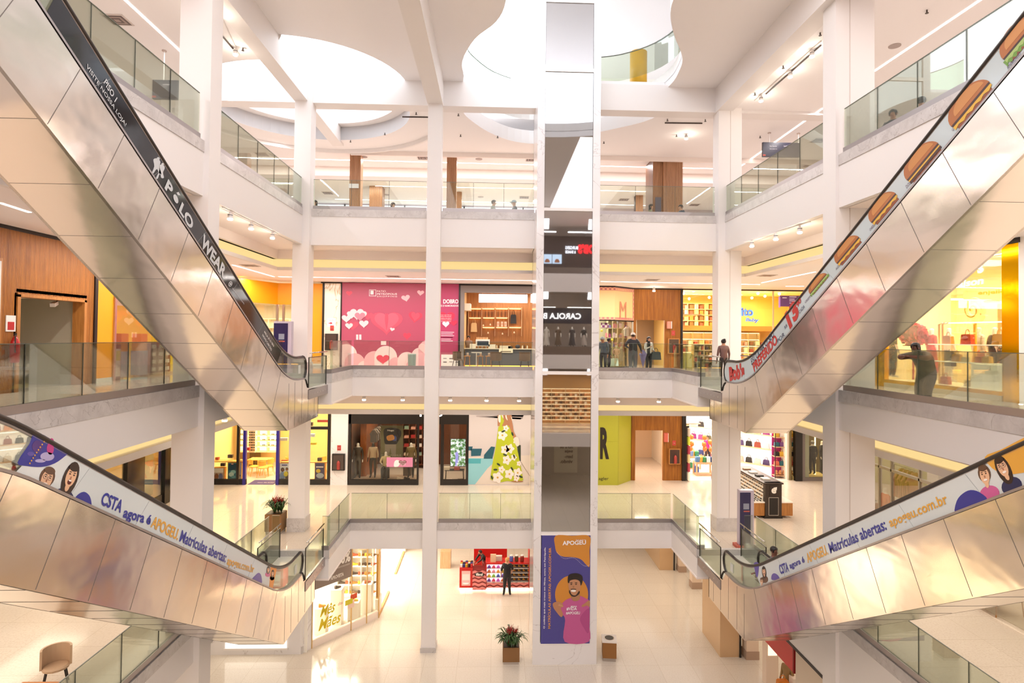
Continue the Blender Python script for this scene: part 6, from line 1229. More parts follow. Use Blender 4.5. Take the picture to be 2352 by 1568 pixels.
t = table('display_table', 'dark metal table of folded clothes under the upright screen', (g1(1045, 30.4), 30.3, F1), .95, .4, .62, C('3a2f2a'), dark)
for i, (px, z, c, lab) in enumerate(((1027, F1+.62, 'd9cbb8', 'pile of cream clothes on the dark table'), (1050, F1+.62, 'a83a30', 'pile of red books on the dark table'), (1032, F1+.0, 'cfc0b0', 'pile of pale clothes under the dark table'), (1058, F1, '5a4c46', 'dark bag under the dark table'))): tag(MB().box(g1(px, 30.3)-.14, g1(px, 30.3)+.14, 30.15, 30.45, z, z+.14).build('clothes_pile', C(c)), lab, 'clothes')
# --- swimwear mural: woman in yellow flowered skirt by a pool
x0, x1 = g1(1076), g1(1222); Ym1 = Y1-.04
t = thing('mural_wall', 'large photo mural of a woman in long yellow flowered skirt beside a pool', 'mural', ((x0+x1)/2, Y1, F1)); MB().box(x0, x1+.5, Ym1, Y1+.1, F1, C1).build('board', C('cfc6c6'), t)
def f1(pts, k, lf): fpx(pts, k, Ym1, t, lf)
f1([(1076, 1050), (1217, 1045), (1217, 1112), (1076, 1112)], C('dcd0c6'), 0); f1([(1076, 1052), (1132, 1052), (1132, 1064), (1120, 1075), (1091, 1112), (1074, 1112)], C('8cc7d2'), .004); f1([(1076, 1053), (1105, 1053), (1104, 1064), (1076, 1064)], C('4fa9b6'), .008)
f1([(1082, 1030), (1107, 1030), (1104, 1046), (1082, 1047)], C('20586a'), .01); f1([(1076, 1025), (1086, 1025), (1083, 1034), (1076, 1034)], C('20586a'), .01); f1([(1128, 1025), (1137, 1026), (1131, 1053), (1111, 1053), (1112, 1044)], C('20586a'), .01); f1([(1188, 1022), (1196, 1022), (1196, 1060), (1190, 1055)], C('2b3a2a'), .008)
f1([(1197, 1060), (1217, 1092), (1217, 1094), (1196, 1062)], C('a8988c'), .006)
f1([(1094, 954), (1200, 957), (1196, 962), (1197, 963), (1205, 950), (1201, 959), (1094, 957)], C('b9adad'), .003)
sk = C('b07a58')
f1(bez([(1146, 948), (1170, 948), (1176, 960), (1172, 978), (1160, 982), (1146, 978), (1148, 964)], 3), sk, .008); f1([(1143, 948), (1149, 948), (1147, 978), (1143, 978)], sk, .007); f1(bez([(1163, 948), (1171, 949), (1177, 972), (1180, 990), (1185, 1001), (1187, 1010), (1181, 1010), (1176, 996), (1168, 972)], 3), sk, .02)
f1(bez([(1148, 948), (1156, 955), (1154, 966), (1147, 970), (1144, 960)], 3), C('efe6da'), .012); f1(bez([(1161, 952), (1174, 956), (1176, 966), (1164, 964)], 3), C('efe6da'), .012)
ylw = C('b4bf24'); f1([(1150, 948), (1158, 966), (1152, 980), (1146, 986), (1150, 966)], ylw, .014)
f1([(1145, 979), (1168, 977), (1180, 1000), (1190, 1040), (1198, 1080), (1202, 1102), (1190, 1107), (1165, 1104), (1150, 1107), (1136, 1104), (1126, 1100), (1130, 1070), (1138, 1030)], ylw, .016)
for cx, cy, r in ((1154, 999, 10), (1160, 1032, 9), (1171, 1030, 9), (1164, 1056, 9), (1143, 1096, 11), (1170, 1088, 10), (1189, 1085, 9), (1185, 1012, 6), (1180, 1050, 6), (1192, 1064, 5), (1162, 983, 6), (1152, 1078, 7), (1186, 1098, 6)):
    f1([(cx+r*(1+.22*math.cos(5*a))*math.cos(a), cy+r*1.1*(1+.22*math.cos(5*a))*math.sin(a)) for a in [2*PI*j/20 for j in range(20)]], C('efe2dc'), .022); f1(ell(cx, cy, r*.22, r*.22, 8), C('c9a03c'), .028)
for cx, cy, rt in ((1145, 1066, .6), (1177, 996, 1.2), (1181, 1048, 1.3), (1156, 990, -.4), (1138, 1078, 0), (1176, 1076, 1), (1160, 1044, .3), (1196, 1094, .4), (1130, 1096, 1.2)): f1(ell(cx, cy, 5, 2.2, 10, rt), C('2e4028'), .026)
f1(bez([(1180, 1006), (1190, 1004), (1193, 1020), (1186, 1024)], 3), C('e6d6cc'), .03); f1(ell(1188, 1105, 14, 2, 14), C('a87a50'), .018)
tag(MB().cyl((g1(1221), Y1-.3), .1, F1+.0, F1+2.3).build('wrapped_column', C('e8dcc8')), 'slim cream wrapped column at the right edge of the photo mural', 'column'); 
# --- green hoarding with R
x0, xc, x1 = g1(1376)-.8, P(1420, 1050, 'y', Y1).x, P(1449, 1050, 'y', Y1b).x
t = thing('hoarding', 'lime green hoarding with big black letter R right of the lift tower', 'hoarding', (xc, Y1, F1)); lime = mat('lime_green', 'adac34', .4)
MB().strip([(x0, Y1), (xc, Y1), (x1, Y1b)], 0, .1, F1, C1).build('board', lime, t); tpx('R', C('241a12'), (1378, 1054), (1399, 1054), (1378, 981), Y1, t, bold=.05, lift=.01)
tpx('agler', C('2a2218'), (1375, 1104), (1398, 1104), (1375, 1095), Y1, t, lift=.01)
MB().box(xc-.004, xc+.004, Y1-.006, Y1, F1, C1).build('joint', C('8c8c2a'), t); MB().box(x0, xc, Y1-.004, Y1, F1+2.15, F1+2.158).build('joint', C('9c9c2a'), t)
# --- wooden portal with service passage
x0, x1 = P(1450, 1050, 'y', Y1b).x, P(1566, 1050, 'y', Y1b).x; p0, p1, zz, zp = RC(1459, 988, 1523, 1104, Y1b)
portal(x0, x1, p0, p1, F1, zp, C1, Y1b, 'fluted wooden portal wall beside the lime hoarding', slat2, True); area((p0+p1)/2+.2, Y1b+2, zp+.2, 1, 2, 70, WARM)
cab('wooden framed extinguisher cabinet on the portal wall of the first gallery', P(1548, 1050, 'y', Y1b).x, F1+.85, Y1b, wood, kd)
t = thing('fire_alarm', 'small red and white sign projecting beside the first gallery passage', 'sign', (p1+.1, Y1b, 7)); MB().box(p1+.02, p1+.2, Y1b-.2, Y1b, F1+2.0, F1+2.45).build('plate', C('c9604e'), t); MB().box(p1+.2, p1+.22, Y1b-.2, Y1b, F1+2.0, F1+2.45).build('edge', C('eae0da'), t)
# --- handbag and backpack shop, open front
x0 = P(1571, 1050, 'y', Y1b).x; x1 = P(1828, 1050, 'y', Y1b).x
struct('wall_post', MB().box(x0-.12, x0+.08, Y1b-.1, Y1b+.2, F1, C1).box(x1-.05, x1+.3, Y1b-.1, Y1b+.2, F1, C1), blk, 'black posts beside the handbag shop', 'wall')
room(x0, 15.3, Y1b+.22, 36.8, F1, C1, C('fbf3e6'), lab='handbag shop', kb=C('fdf5ea'))
for x in (11, 13.6): area(x, 33.5, 8.5, 2.2, 4, 330, (1, .95, .88))
struct('floor', MB().box(x0, 15.3, Y1b, 36.8, F1, F1+.012), mat('white_shop_floor', 'f7f2ea', .15), 'white floor of the handbag shop', 'floor')
bagc = ['1f1c20', '8a2f7a', 'e8d9c6', '3a4a8a', 'c8b0a0', '9a4a3a', 'd84a8a', '4a3a6a', 'e6a07a', '2a2a2c', 'efe9e4', '6a6a50']
pb = [pbag(.36, .42, .14, C(c), C(c)) for c in bagc]
# slanted left-to-right display wall running towards the front right
pa, pb0 = (11.0, 36.6), (15.25, 32.0); d_ = (Vector(pb0)-Vector(pa)); n8 = 20
t = thing('bag_wall', 'long white display wall with sloping rows of bags in the handbag shop', 'display', (13, 34, F1))
MB().strip([pa, pb0], 0, .1, F1, 8.4).build('back_board', G('fff6ea', .7), t)
for z in (.45, 1.35, 2.1, 2.85): MB().strip([pa, pb0], -.35, .36, F1+z-.02, F1+z+.01).build('shelf', palew, t); MB().strip([pa, pb0], -.02, .02, F1+z+.6, F1+z+.63).build('light_strip', G('fff4e2', 4), t)
rz = math.atan2(d_.y, d_.x)
batch('handbag', 'handbag standing on the sloping rows of the long white display wall', 'bag', 'handbags on the long white display wall', pb, [(pa[0]+d_.x*(i+.5)/13+.12, pa[1]+d_.y*(i+.5)/13+.12-.28, F1+z+.012, rz, (i*5+k*3) % 12) for i in range(13) for k, z in enumerate((.45, 1.35, 2.1, 2.85))])
mg = mat('magenta_niche', 'c23a86', .4); t = thing('niche_rack', 'pink and magenta niche rack of bags at the right end of the handbag shop', 'rack', (14.6, 31.8, F1)); xr0, xr1 = P(1780, 1050, 'y', 31.2).x, P(1826, 1050, 'y', 31.2).x
MB().box(xr0, xr1, 31.55, 31.6, F1, C1).build('back_board', mg, t)
for i in range(8): MB().box(xr0, xr1, 31.15, 31.6, F1+.12+.5*i, F1+.15+.5*i).build('shelf', palew, t)
for x in (xr0, (xr0+xr1)/2, xr1): MB().box(x-.015, x+.015, 31.15, 31.2, F1, C1).build('upright', blk, t)
for i in (1, 3, 5): MB().box((xr0+xr1)/2+.02, xr1, 31.5, 31.54, F1+.15+.5*i, F1+.6+.5*i).build('pink_panel', C('c8506a'), t)
batch('bag', 'small coloured bag in the magenta niche rack', 'bag', 'bags in the magenta niche rack', [pbag(.26, .32, .14, C(c)) for c in ('efe6e0', 'd9705a', '1e1b1e', '2f6a78', 'e0b23a', '7a4a8a')], [(xr0+.16+.27*i, 31.36, F1+.155+.5*k, 0, (i*2+k) % 6) for i in range(4) for k in range(1, 8)])
batch('plush_toy', 'orange brown plush ball on the lowest niche shelf', 'toy', 'plush toys in the niche rack', [lambda: MB().ball((0, 0, .09), .09).ball((0, -.02, .2), .07).build('plush_toy', C('c98a5a'))], [(xr0+.12+.2*i, 31.3, F1+.155) for i in range(5)])
def cubet(px, Y, w, lab):
    x = P(px, 1080, 'y', Y).x; t = thing('display_cube', lab, 'display', (x, Y, F1)); MB().box(x-w/2, x+w/2, Y-.3, Y+.3, F1+.62, F1+.72).build('top', palew, t); MB().box(x-w/2, x+w/2, Y-.3, Y+.3, F1+.01, F1+.07).build('base', palew, t)
    for sx in (-1, 1):
        for sy in (-1, 1): MB().box(x+sx*(w/2-.04)-.04, x+sx*(w/2-.04)+.04, Y+sy*.26-.04, Y+sy*.26+.04, F1+.07, F1+.62).build('post', palew, t)
    return x
xq = cubet(1586, 33.6, 1.0, 'light wooden display cube at the back left of the handbag shop'); xq2 = cubet(1616, 32.0, 1.0, 'light wooden display cube at the front of the handbag shop')
batch('backpack', 'backpack piled on the wooden cube in the handbag shop', 'backpack', 'backpacks on the wooden cubes', [pbag(.3, .4, .2, C(c)) for c in ('24407a', '2a2a30', '5a8ac0', 'e8b04a', '3a8a5a', 'f0ece8')], [(xq-.35+.17*i, 33.5+.1*(i % 2), F1+.72, .3*i, i % 6) for i in range(5)]+[(xq2-.35+.18*i, 31.9, F1+.72, .5*i, (i+2) % 6) for i in range(5)]+[(xq-.3+.25*i, 33.5, F1+.075, 0, (i+3) % 6) for i in range(3)])
tag(pbag(.3, .5, .2, C('2450b0'))(), 'bright blue backpack on the floor between the two wooden cubes', 'backpack'); o = [q for q in COL.objects if q.get('label', '').startswith('bright blue backpack')][0]; o.location = (P(1598, 1080, 'y', 32.6).x, 32.6, F1+.013)
tt, zs = shelfunit('back_display', 'back wall display of many coloured bags left in the handbag shop', 'display', x0+.1, 12.0, 36.1, 36.6, F1, 8.4, 9, C('f6ece0'), None, G('fff6e8', 3), 5)
batch('hanging_bag', 'coloured bag on the back wall display of the handbag shop', 'bag', 'bags on the back wall display', [pbag(.28, .3, .14, C(c)) for c in ('d22a30', '1e1c20', 'f3d04a', 'e96a9a', 'e8e4e0', 'd9863a', '7ab0d8', '30303a', 'c03a5a', '8a8a3a')], [(x0+.3+.29*i, 36.3, zs[k]+.016, 0, (i*3+k*7) % 10) for i in range(8) for k in range(1, 9)])
batch('balloon', 'orange balloon over the displays of the handbag shop', 'balloon', 'orange balloons in the handbag shop', [lambda: MB().ball((0, 0, 0), .13, .13, .15).tube([(0, 0, -.15), (.03, 0, -.7)], .004, 4).build('balloon', C('e8762e', .3))], [tuple(P(px, py, 'y', 33.0)) for px, py in ((1588, 1003), (1589, 1019), (1586, 1030), (1618, 1004), (1617, 1020), (1619, 1030), (1631, 1015), (1633, 1032))])
figure('person', 'woman in bright pink top with dark hair inside the handbag shop', 'person', (P(1625, 1000, 'y', 34.6).x, 34.6, F1+.012), 0, C('d81a6a'), C('2a2226'), SKT, 'long', HB, None, 2.3 if 0 else 1.7, 'short', female=True)
figure('person', 'person in red shirt standing partly behind the right column before the handbag shop', 'person', (P(1632, 1100, 'y', 27.5).x+.15, 27.5, F1), 1.0, C('c22220'), C('7a2030'), SKT, 'short', HB, None, 1.62, 'short')
t = thing('security_gate', 'slim black anti theft gate with red and cream panels at the handbag shop entrance', 'gate', (x0+.2, Y1b, F1)); 
for i, c in enumerate(('f3ead8', 'a8384a', 'e8c890', 'a8384a', 'c8d040', 'd0c0b0')): MB().box(x0+.14, x0+.24, Y1b-.25, Y1b+.0, F1+.05+.45*i, F1+.46+.45*i).build('panel', C(c), t)
MB().box(x0+.12, x0+.26, Y1b-.02, Y1b+.03, F1, F1+2.8).build('frame', blk, t)
# --- fashion shop at the far right
x0, x1 = P(1836, 1050, 'y', Y1b).x, 17.5; a, b, c, d = RC(1848, 985, 1890, 1096, Y1b)
struct('wall_shop', MB().box(x0, a, Y1b-.06, Y1b+.1, F1, C1).box(a, x1, Y1b-.06, Y1b+.1, F1, c).box(a, x1, Y1b-.06, Y1b+.1, C1-.25, C1), gr, 'grey front of the sportswear shop at the far right', 'wall')
t = thing('shop_window', 'glass front of the sportswear shop at the far right', 'window', (a, Y1b, F1)); MB().box(a, x1, Y1b, Y1b+.012, c, C1-.25).build('pane', shopglass, t); MB().box(a, a+.25, Y1b+.02, Y1b+.04, c, C1-.25).build('frosted_edge', C('b9c0b0'), t)
room(15.5, 17.9, Y1b+.12, 34, F1, C1, C('7a6a44'), lab='sportswear shop'); area(16.6, 32, 8.4, 1.5, 2, 110, (1, .86, .6))
tag(MB().box(15.6, 17.5, Y1b+.15, Y1b+1.2, F1, F1+.2).build('window_platform', C('f0d890')), 'cream platform in the sportswear window', 'platform')
mm(1866, 31.2, 'mannequin in black tracksuit seen from behind in the sportswear window', C('26232a'), C('1c1a20'), z=F1+.2, rz=PI, hair='short', hairm=C('8a8680')); mm(1888, 31.5, 'second dark mannequin half hidden by the front column in the sportswear window', C('3a3634'), C('26242a'), z=F1+.2, rz=.6)
t = thing('arch_lamp', 'glowing arched light tube beside the tracksuit mannequin', 'lamp', (P(1872, 1080, 'y', 31.3).x, 31.3, F1+.2)); xx = t.location.x; MB().tube([(xx, 31.3, F1+.2), (xx, 31.3, 7.9), (xx+.08, 31.3, 8.15), (xx+.3, 31.3, 8.28), (xx+.5, 31.3, 8.1)], .035, 8).build('tube', G('ffe7a0', 4), t, True)
# --- sunglasses kiosk on the right gallery
kx = P(1782, 1150, 'y', 24.0).x
t = thing('sunglasses_kiosk', 'long dark and wooden sunglasses kiosk with white leaf logo on its end', 'kiosk', (kx, 26, F1)); kh = 1.45; y0, y1 = 24.2, 27.4; bk = mat('kiosk_brown', '33261f', .4)
MB().box(kx-.38, kx+.38, y0, y1, F1, F1+.08).build('plinth', blk, t); MB().box(kx-.34, kx+.34, y0, y0+.2, F1+.08, F1+kh).build('end_panel', bk, t); MB().box(kx-.2, kx+.2, y0+.2, y1, F1+.08, F1+kh-.1).build('core', bk, t)
MB().box(kx-.42, kx+.4, y0-.03, y1, F1+kh-.06, F1+kh).build('top_frame', bk, t)
for s_ in (-1, 1):
    MB().box(kx+s_*.34, kx+s_*.82, y0+.05, y1, F1+.1, F1+.62).build('side_cabinet', wood, t); MB().box(kx+s_*.32, kx+s_*.84, y0+.03, y1, F1+.62, F1+.66).build('white_tray', C('f3ece0', .2), t)
    q = MB(); q.prism([(kx+s_*.36, F1+.66), (kx+s_*.22, F1+kh-.1), (kx+s_*.2, F1+kh-.1), (kx+s_*.2, F1+.66)], 'y', y0+.22, y1); q.build('sloping_display', C('f6efe2', .3), t)
MB().box(kx-.19, kx+.19, y0-.012, y0, F1+.14, F1+.85).build('black_board', C('1b1512'), t)
for a in ((-.2, .2, .13, .145), (-.2, .2, .845, .86)): MB().box(kx+a[0], kx+a[1], y0-.016, y0, F1+a[2], F1+a[3]).build('board_edge', C('cbbfb0'), t)
for a in (-.2, .19): MB().box(kx+a, kx+a+.012, y0-.016, y0, F1+.13, F1+.86).build('board_edge', C('cbbfb0'), t)
MB().box(kx-.16, kx+.18, y0-.02, y0, F1+.94, F1+1.34).build('logo_plate', bk, t); text('e', C('f4ede2'), (kx-.1, y0-.022, F1+1.02), (1, 0, 0), (0, 0, 1), t, w=.2, h=.22, bold=.04); MB().prism([(kx-.02, F1+1.26), (kx+.13, F1+1.28), (kx+.12, F1+1.14), (kx+.08, F1+1.2)], 'y', y0-.026, y0-.02).build('leaf', C('f4ede2'), t)
batch('sunglasses', 'pair of sunglasses on the left sloping display of the kiosk', 'glasses', 'sunglasses on the kiosk slope', [pshade(.15, .05, C('2a2220')), pshade(.15, .05, C('b07a3a')), pshade(.15, .05, C('5a4a40'))], [(kx-.37+.03*k, y0+.35+.21*i, F1+.7+.13*k, -PI/2, (i+k) % 3) for i in range(14) for k in range(5)])
batch('sunglasses', 'pair of sunglasses lying on the white tray of the kiosk', 'glasses', 'sunglasses on the kiosk tray', [pshade(.15, .05, C('2a2220')), pshade(.15, .05, C('7a7a80'))], [(kx-.72+.13*k, y0+.2+.22*i, F1+.662, -PI/2, (i+k) % 2) for i in range(14) for k in range(3)])
for i, (y, w, c, lab) in enumerate(((24.7, .3, 'efe8dc', 'open white catalogue on the kiosk top'), (25.3, .25, '2e2a2a', 'dark tray on the kiosk top'), (25.9, .34, 'f3ece4', 'white tray on the kiosk top'), (26.6, .2, 'b08a6a', 'small box on the kiosk top'))): tag(MB().box(kx-.2, kx+.1, y, y+w, F1+kh, F1+kh+.05).build('kiosk_item', C(c)), lab, 'item')
tag(MB().obox((kx-.3, 27.1, F1+1.7), .3, .03, .5, .4).build('price_board', C('8aa03a')), 'green price board at the far end of the kiosk', 'sign').location.z = -.06
# --- totem and planter of the first gallery
totem('purple information totem with red base at the right escalator landing of the first gallery', 1712, 0, 1262, F1, .5, 20.9)
def planter(label, lab2, x, y, z, w, h, n, s=1.0, seed=1, rz=0):
    random.seed(seed); t = thing('planter', label, 'planter', (x, y, z)); q = MB(); q.obox((x, y, z+.05), w-.06, w-.06, .1, rz); q.build('base', C('b9aca0'), t)
    MB().obox((x, y, z+.1+h/2), w, w, h, rz).build('box', mat('planter_wood', '8b6238', .5), t); MB().obox((x, y, z+.1+h), w-.06, w-.06, .02, rz).build('soil', C('3a2a1c'), t)
    for i in range(n):
        px, py = x+random.uniform(-.32, .32)*w, y+random.uniform(-.32, .32)*w; b = thing('bromeliad', '%s (plant %s)' % (lab2, ('at left', 'at right', 'in front', 'at the back', 'in the middle')[i % 5]), 'plant', (px, py, z+.1+h), lab2)
        b['label'] = lab2; q = MB()
        for k in range(22):
            a = random.uniform(0, 2*PI); L = random.uniform(.3, .5)*s; up = random.uniform(.2, .38)*s; pts = [Vector((px, py, z+.1+h))+Vector((math.cos(a)*L*u, math.sin(a)*L*u, up*math.sin(u*2.4)*1.2)) for u in (0, .3, .6, .85, 1)]; sd = Vector((-math.sin(a), math.cos(a), 0))*.022*s
            vs = [p+sd*w_ for p, w_ in zip(pts, (.8, 1.1, .9, .5, .1))]+[p-sd*w_+Vector((0, 0, .004)) for p, w_ in zip(pts, (.8, 1.1, .9, .5, .1))]
            n0 = 5; q.add(vs, [(j, j+1, n0+j+1, n0+j) for j in range(4)])
        q.build('leaves', mat('bromeliad_leaf', '3c5a2c', .4), b)
        q = MB(); q.tube([(px, py, z+.1+h), (px, py, z+.1+h+.42*s)], .015, 6)
        for k in range(9): a = k*2.4; q.tube([(px, py, z+.1+h+.38*s), (px+.1*s*math.cos(a), py+.1*s*math.sin(a), z+.1+h+(.44+.02*k)*s)], [.016, .004], 5)
        q.build('flower', mat('bromeliad_red', 'a3201c', .4), b)
planter('square wooden planter of red bromeliads by the left column of the first gallery', 'red bromeliad in the wooden planter by the left column', P(640, 1200, 'y', 22.6).x-.1, 22.6, F1, .6, .62, 5, 1.0, 5)
# --- side shops of the first gallery
wl1 = -14.0
struct('wall_left', MB().box(wl1-.1, wl1, -2, 15, F1, C1).box(wl1-.1, wl1, 15, 29.7, 8.2, C1), white, 'left wall of the first gallery', 'wall')
t = thing('shop_window', 'black framed shop front on the left of the first gallery', 'window', (wl1, 24, F1)); 
for y0, y1 in ((15, 15.3), (23.55, 24.7), (26.2, 26.6)): MB().box(wl1-.1, wl1+.06, y0, y1, F1, 8.3).build('black_post', blackm, t)
MB().box(wl1-.05, wl1, 15.3, 29.6, F1, F1+.45).build('black_base', blackm, t); MB().box(wl1-.04, wl1-.028, 15.3, 29.6, F1+.45, 8.2).build('pane', shopglass, t)
struct('wall_back', MB().box(-17.0, -16.9, 15, 29.7, F1, C1), C('cbb48c'), 'back wall of the left shop', 'wall'); area(-15.6, 20, 8.4, 1.6, 6, 160, WARM)
t = thing('window_poster', 'teal and orange poster with letter Y in the left shop window', 'poster', (wl1-.3, 22.9, 6)); a = P(317, 1060, 'x', wl1-.3); b = P(352, 1100, 'x', wl1-.3)
MB().box(wl1-.32, wl1-.3, a.y, b.y, F1+.5, 8.2).build('sheet', C('2f7a74'), t)
def fx_(pts, k, lf): w = [P(*p, 'x', wl1-.3) for p in pts]; MB().prism([(p.y, p.z) for p in w], 'x', wl1-.3+lf, wl1-.3+lf+.004).build('print_shape', k, t)
fx_([(330, 1062), (352, 1055), (352, 1072), (340, 1070)], C('c0532c'), .002); fx_([(317, 1070), (330, 1078), (320, 1098), (316, 1098)], C('b08a4a'), .002); fx_([(322, 1098), (330, 1078), (338, 1098)], C('1c1a1c'), .006); textpx('Y', C('e9e4da'), (341, 1086), (349, 1086), (341, 1070), 'x', wl1-.29, t, bold=.03)
t = thing('window_display', 'cream and brown goods in the window left of the Y poster', 'display', (wl1-.6, 20, F1))
random.seed(9)
for i in range(8): MB().box(wl1-1.0, wl1-.5, 17.2+.55*i, 17.6+.55*i, F1+.6, F1+1.2+random.random()*1.6).build('goods', C(('efe0c0', 'c8a878', 'f4ead4', '9a8a6a')[i % 4]), t)
wr1 = 13.2
struct('wall_right', MB().box(wr1, wr1+.1, -2, 10.5, F1, C1).box(wr1, wr1+.1, 10.5, 22, 8.25, C1).box(wr1, 18, 22, 22.1, F1, C1), white, 'right wall of the first gallery', 'wall')
t = thing('shop_window', 'grey framed clothes shop front on the right of the first gallery', 'window', (wr1, 15, F1)); MB().box(wr1+.04, wr1+.052, 10.5, 22, F1+.1, 8.25).build('pane', shopglass, t)
fr = C('b0a8a0', .3, 1); MB().box(wr1, wr1+.06, 10.5, 22, P(2040, 1078, 'x', wr1).z-.04, P(2040, 1078, 'x', wr1).z+.04).build('transom', fr, t)
for px in (2018, 2046, 2110, 2180): y = P(px, 1080, 'x', wr1).y; MB().box(wr1, wr1+.06, y-.03, y+.03, F1, 8.25).build('mullion', fr, t)
struct('wall_back', MB().box(17.4, 17.5, 9, 22, F1, C1), C('b7a888'), 'back wall of the right clothes shop', 'wall'); area(15.5, 16, 8.4, 2.5, 6, 140, WARM)
p = P(2034, 1135, 'x', wr1+.9); figure('mannequin', 'bald white mannequin in orange top in the right clothes shop', 'mannequin', (wr1+.9, p.y, F1+.25), 1.5, C('d8641a'), C('3a2a20'), MANW, h=1.85, fingers=False, sleeve='long')
t = thing('clothes_rail', 'brown garments hanging on a lit rail in the right clothes shop', 'rail', (wr1+1.2, 15, F1)); ya, yb_ = P(2062, 1130, 'x', wr1+1.2).y, P(2096, 1130, 'x', wr1+1.2).y; MB().tube([(wr1+1.2, yb_-.3, 7.3), (wr1+1.2, ya+.2, 7.3)], .015).tube([(wr1+1.2, ya+.2, 7.3), (wr1+1.2, ya+.2, F1)], .015).tube([(wr1+1.2, yb_-.3, 7.3), (wr1+1.2, yb_-.3, F1)], .015).build('rail', chrome, t)
batch('garment', 'salmon brown garment on the lit rail of the right clothes shop', 'clothes', 'garments on the lit rail', [pcloth(.4, 1.0, C('b07a5c')), pcloth(.4, .9, C('c98a6a'))], [(wr1+1.2, yb_-.1+(ya-yb_)*i/7, 6.23, .0) for i in range(8)])
# low furniture seen at the bottom corners
p = P(115, 1548, 'z', F1+.45); chair('armchair', 'beige armchair at the bottom left edge of the first gallery', (p.x-.1, p.y+.3, F1), .6, C('c9a98a'), dark, None, .42, True)
p = P(92, 1566, 'z', F1+.72); table('cafe_table', 'orange wooden table top at the bottom left corner', (p.x, p.y-.3, F1), .7, .7, .7, C('c8792c'), dark)
p = P(2283, 1398, 'z', F1+.1); table('bench', 'wooden bench end at the lower right of the first gallery', (p.x+.2, p.y+.5, F1), .8, 1.6, .45, wood, wood)
struct('wall_pier', MB().box(-12.6, -12.0, 13.2, 13.8, F1, C1), marble, 'marble pier at the lower left of the first gallery', 'wall')
# ================================================================ GROUND LEVEL
CG = 3.7
# --- bright corner shop at the left: marble part, then shop windows running back
mp = [(-11.5, 22.55), (-7.0, 22.55), (-6.72, 22.95)]
struct('wall_shop', MB().strip(mp, 0, .12, 0, CG), marble, 'white marble corner of the bright shoe shop on the ground floor', 'wall')
t = thing('low_window', 'low glowing window under the escalator in the marble corner', 'window', (-9, 22.5, .3)); MB().box(-9.7, -7.5, 22.52, 22.55, .25, 1.2).build('glow_pane', G('fff8ec', 1.6), t); MB().box(-9.75, -7.45, 22.5, 22.54, .18, .25).build('sill', white, t)
pw = [(-6.72, 22.95), (-4.68, 25.41)]; 
t = thing('shop_window', 'slanted glass front of the bright shoe shop with white base', 'window', (-5.7, 24.2, 0)); MB().strip(pw, 0, .14, 0, .28).build('white_base', C('f3e4d8'), t); MB().strip(pw, .04, .012, .28, CG).build('pane', shopglass, t); MB().strip([(-4.68, 25.41), (-4.66, 27.9)], 0, .1, 0, .07).build('threshold', C('d9a868'), t); MB().strip([(-4.7, 30.0), (-4.74, 33)], 0, .1, 0, .07).build('threshold', C('d9a868'), t)
dv = (Vector(pw[1])-Vector(pw[0])); dn = dv.normalized(); nv = Vector((-dn.y, dn.x))
def wp(u, off=.02): q = Vector(pw[0])+dv*u-nv*off; return q
for u in (.005, .56, .8, .995): a = wp(u, 0); MB().obox((a.x, a.y, CG/2), .04, .04, CG, math.atan2(dn.y, dn.x)).build('mullion', C('d8b070'), t)
shop_w = mat('bright_shop_wall', 'fffaf0', .5)
struct('wall_back', MB().box(-11.6, -11.5, 22.6, 33, 0, CG).box(-11.5, -4.8, 33, 33.1, 0, CG).box(-11.5, -6.8, 22.68, 22.7, 0, CG), shop_w, 'white walls inside the bright shoe shop', 'wall')
for x, y in ((-8.5, 25), (-7, 28), (-8, 31)): area(x, y, 3.62, 2.2, 2.2, 330, (1, .93, .82))
t = thing('sale_banner', 'grey sale banner with 30% and 50% in the bright shoe shop window', 'banner', (*wp(.2), 2)); 
def wb(u0, u1, z0, z1, k, nm, off=.03, d=.006): a = wp(u0, off); b = wp(u1, off); MB().strip([tuple(a), tuple(b)], 0, d, z0, z1).build(nm, k, t)
def wt(s_, k, u, z, w, h, off=.045, **kw): a = wp(u, off); return text(s_, k, (a.x, a.y, z), (dn.x, dn.y, 0), (0, 0, 1), t, w=w, h=h, **kw)
wb(.02, .55, 2.15, 3.5, C('93837a'), 'sheet')
wt('30%', C('fbf6f0'), .06, 2.72, .62, .42, bold=.04); wt('50%', C('fbf6f0'), .33, 2.78, .62, .42, bold=.04); wt('OFF EM TODA A LOJA', C('efe6de'), .07, 2.6, .6, .06); wt('EM PRODUTOS SELECIONADOS', C('efe6de'), .31, 2.66, .66, .06); wt('APROVEITA', C('f6efe8'), .24, 2.3, .6, .14, bold=.03)
t = thing('window_lettering', 'yellow brush lettering with red and yellow patches low on the bright shoe shop window', 'lettering', (*wp(.15), .9)); yb = C('d9c21c')
wt('Mês', yb, .1, 1.05, .62, .4, bold=.02, shear=.3); wt('das', C('c04a34'), .35, 1.22, .22, .12, shear=.2); wt('Mães', yb, .08, .55, .95, .42, bold=.02, shear=.3); wb(.54, .64, 1.22, 1.42, C('d8502c'), 'red_patch'); wb(.46, .57, 1.08, 1.28, C('d8cc30'), 'yellow_patch', .04)
wb(.5, .6, .9, 1.2, C('f3d2c0'), 'pink_patch', .022)
shoe = [(lambda c=c: MB().prism([(-.13, 0), (.15, 0), (.15, .05), (.02, .08), (-.1, .14), (-.13, .1)], 'y', -.045, .045).build('shoe', C(c))) for c in ('c9853c', '3a2a20', 'e8c23a', 'c05a3a', '8a6a4a')]
tt, zs = shelfunit('shoe_shelf', 'white shoe shelf behind the slanted window of the bright shop', 'shelf', -6.9, -5.3, 27.2, 27.6, .2, 3.5, 8, shop_w, None, G('fff0d8', 3), 3)
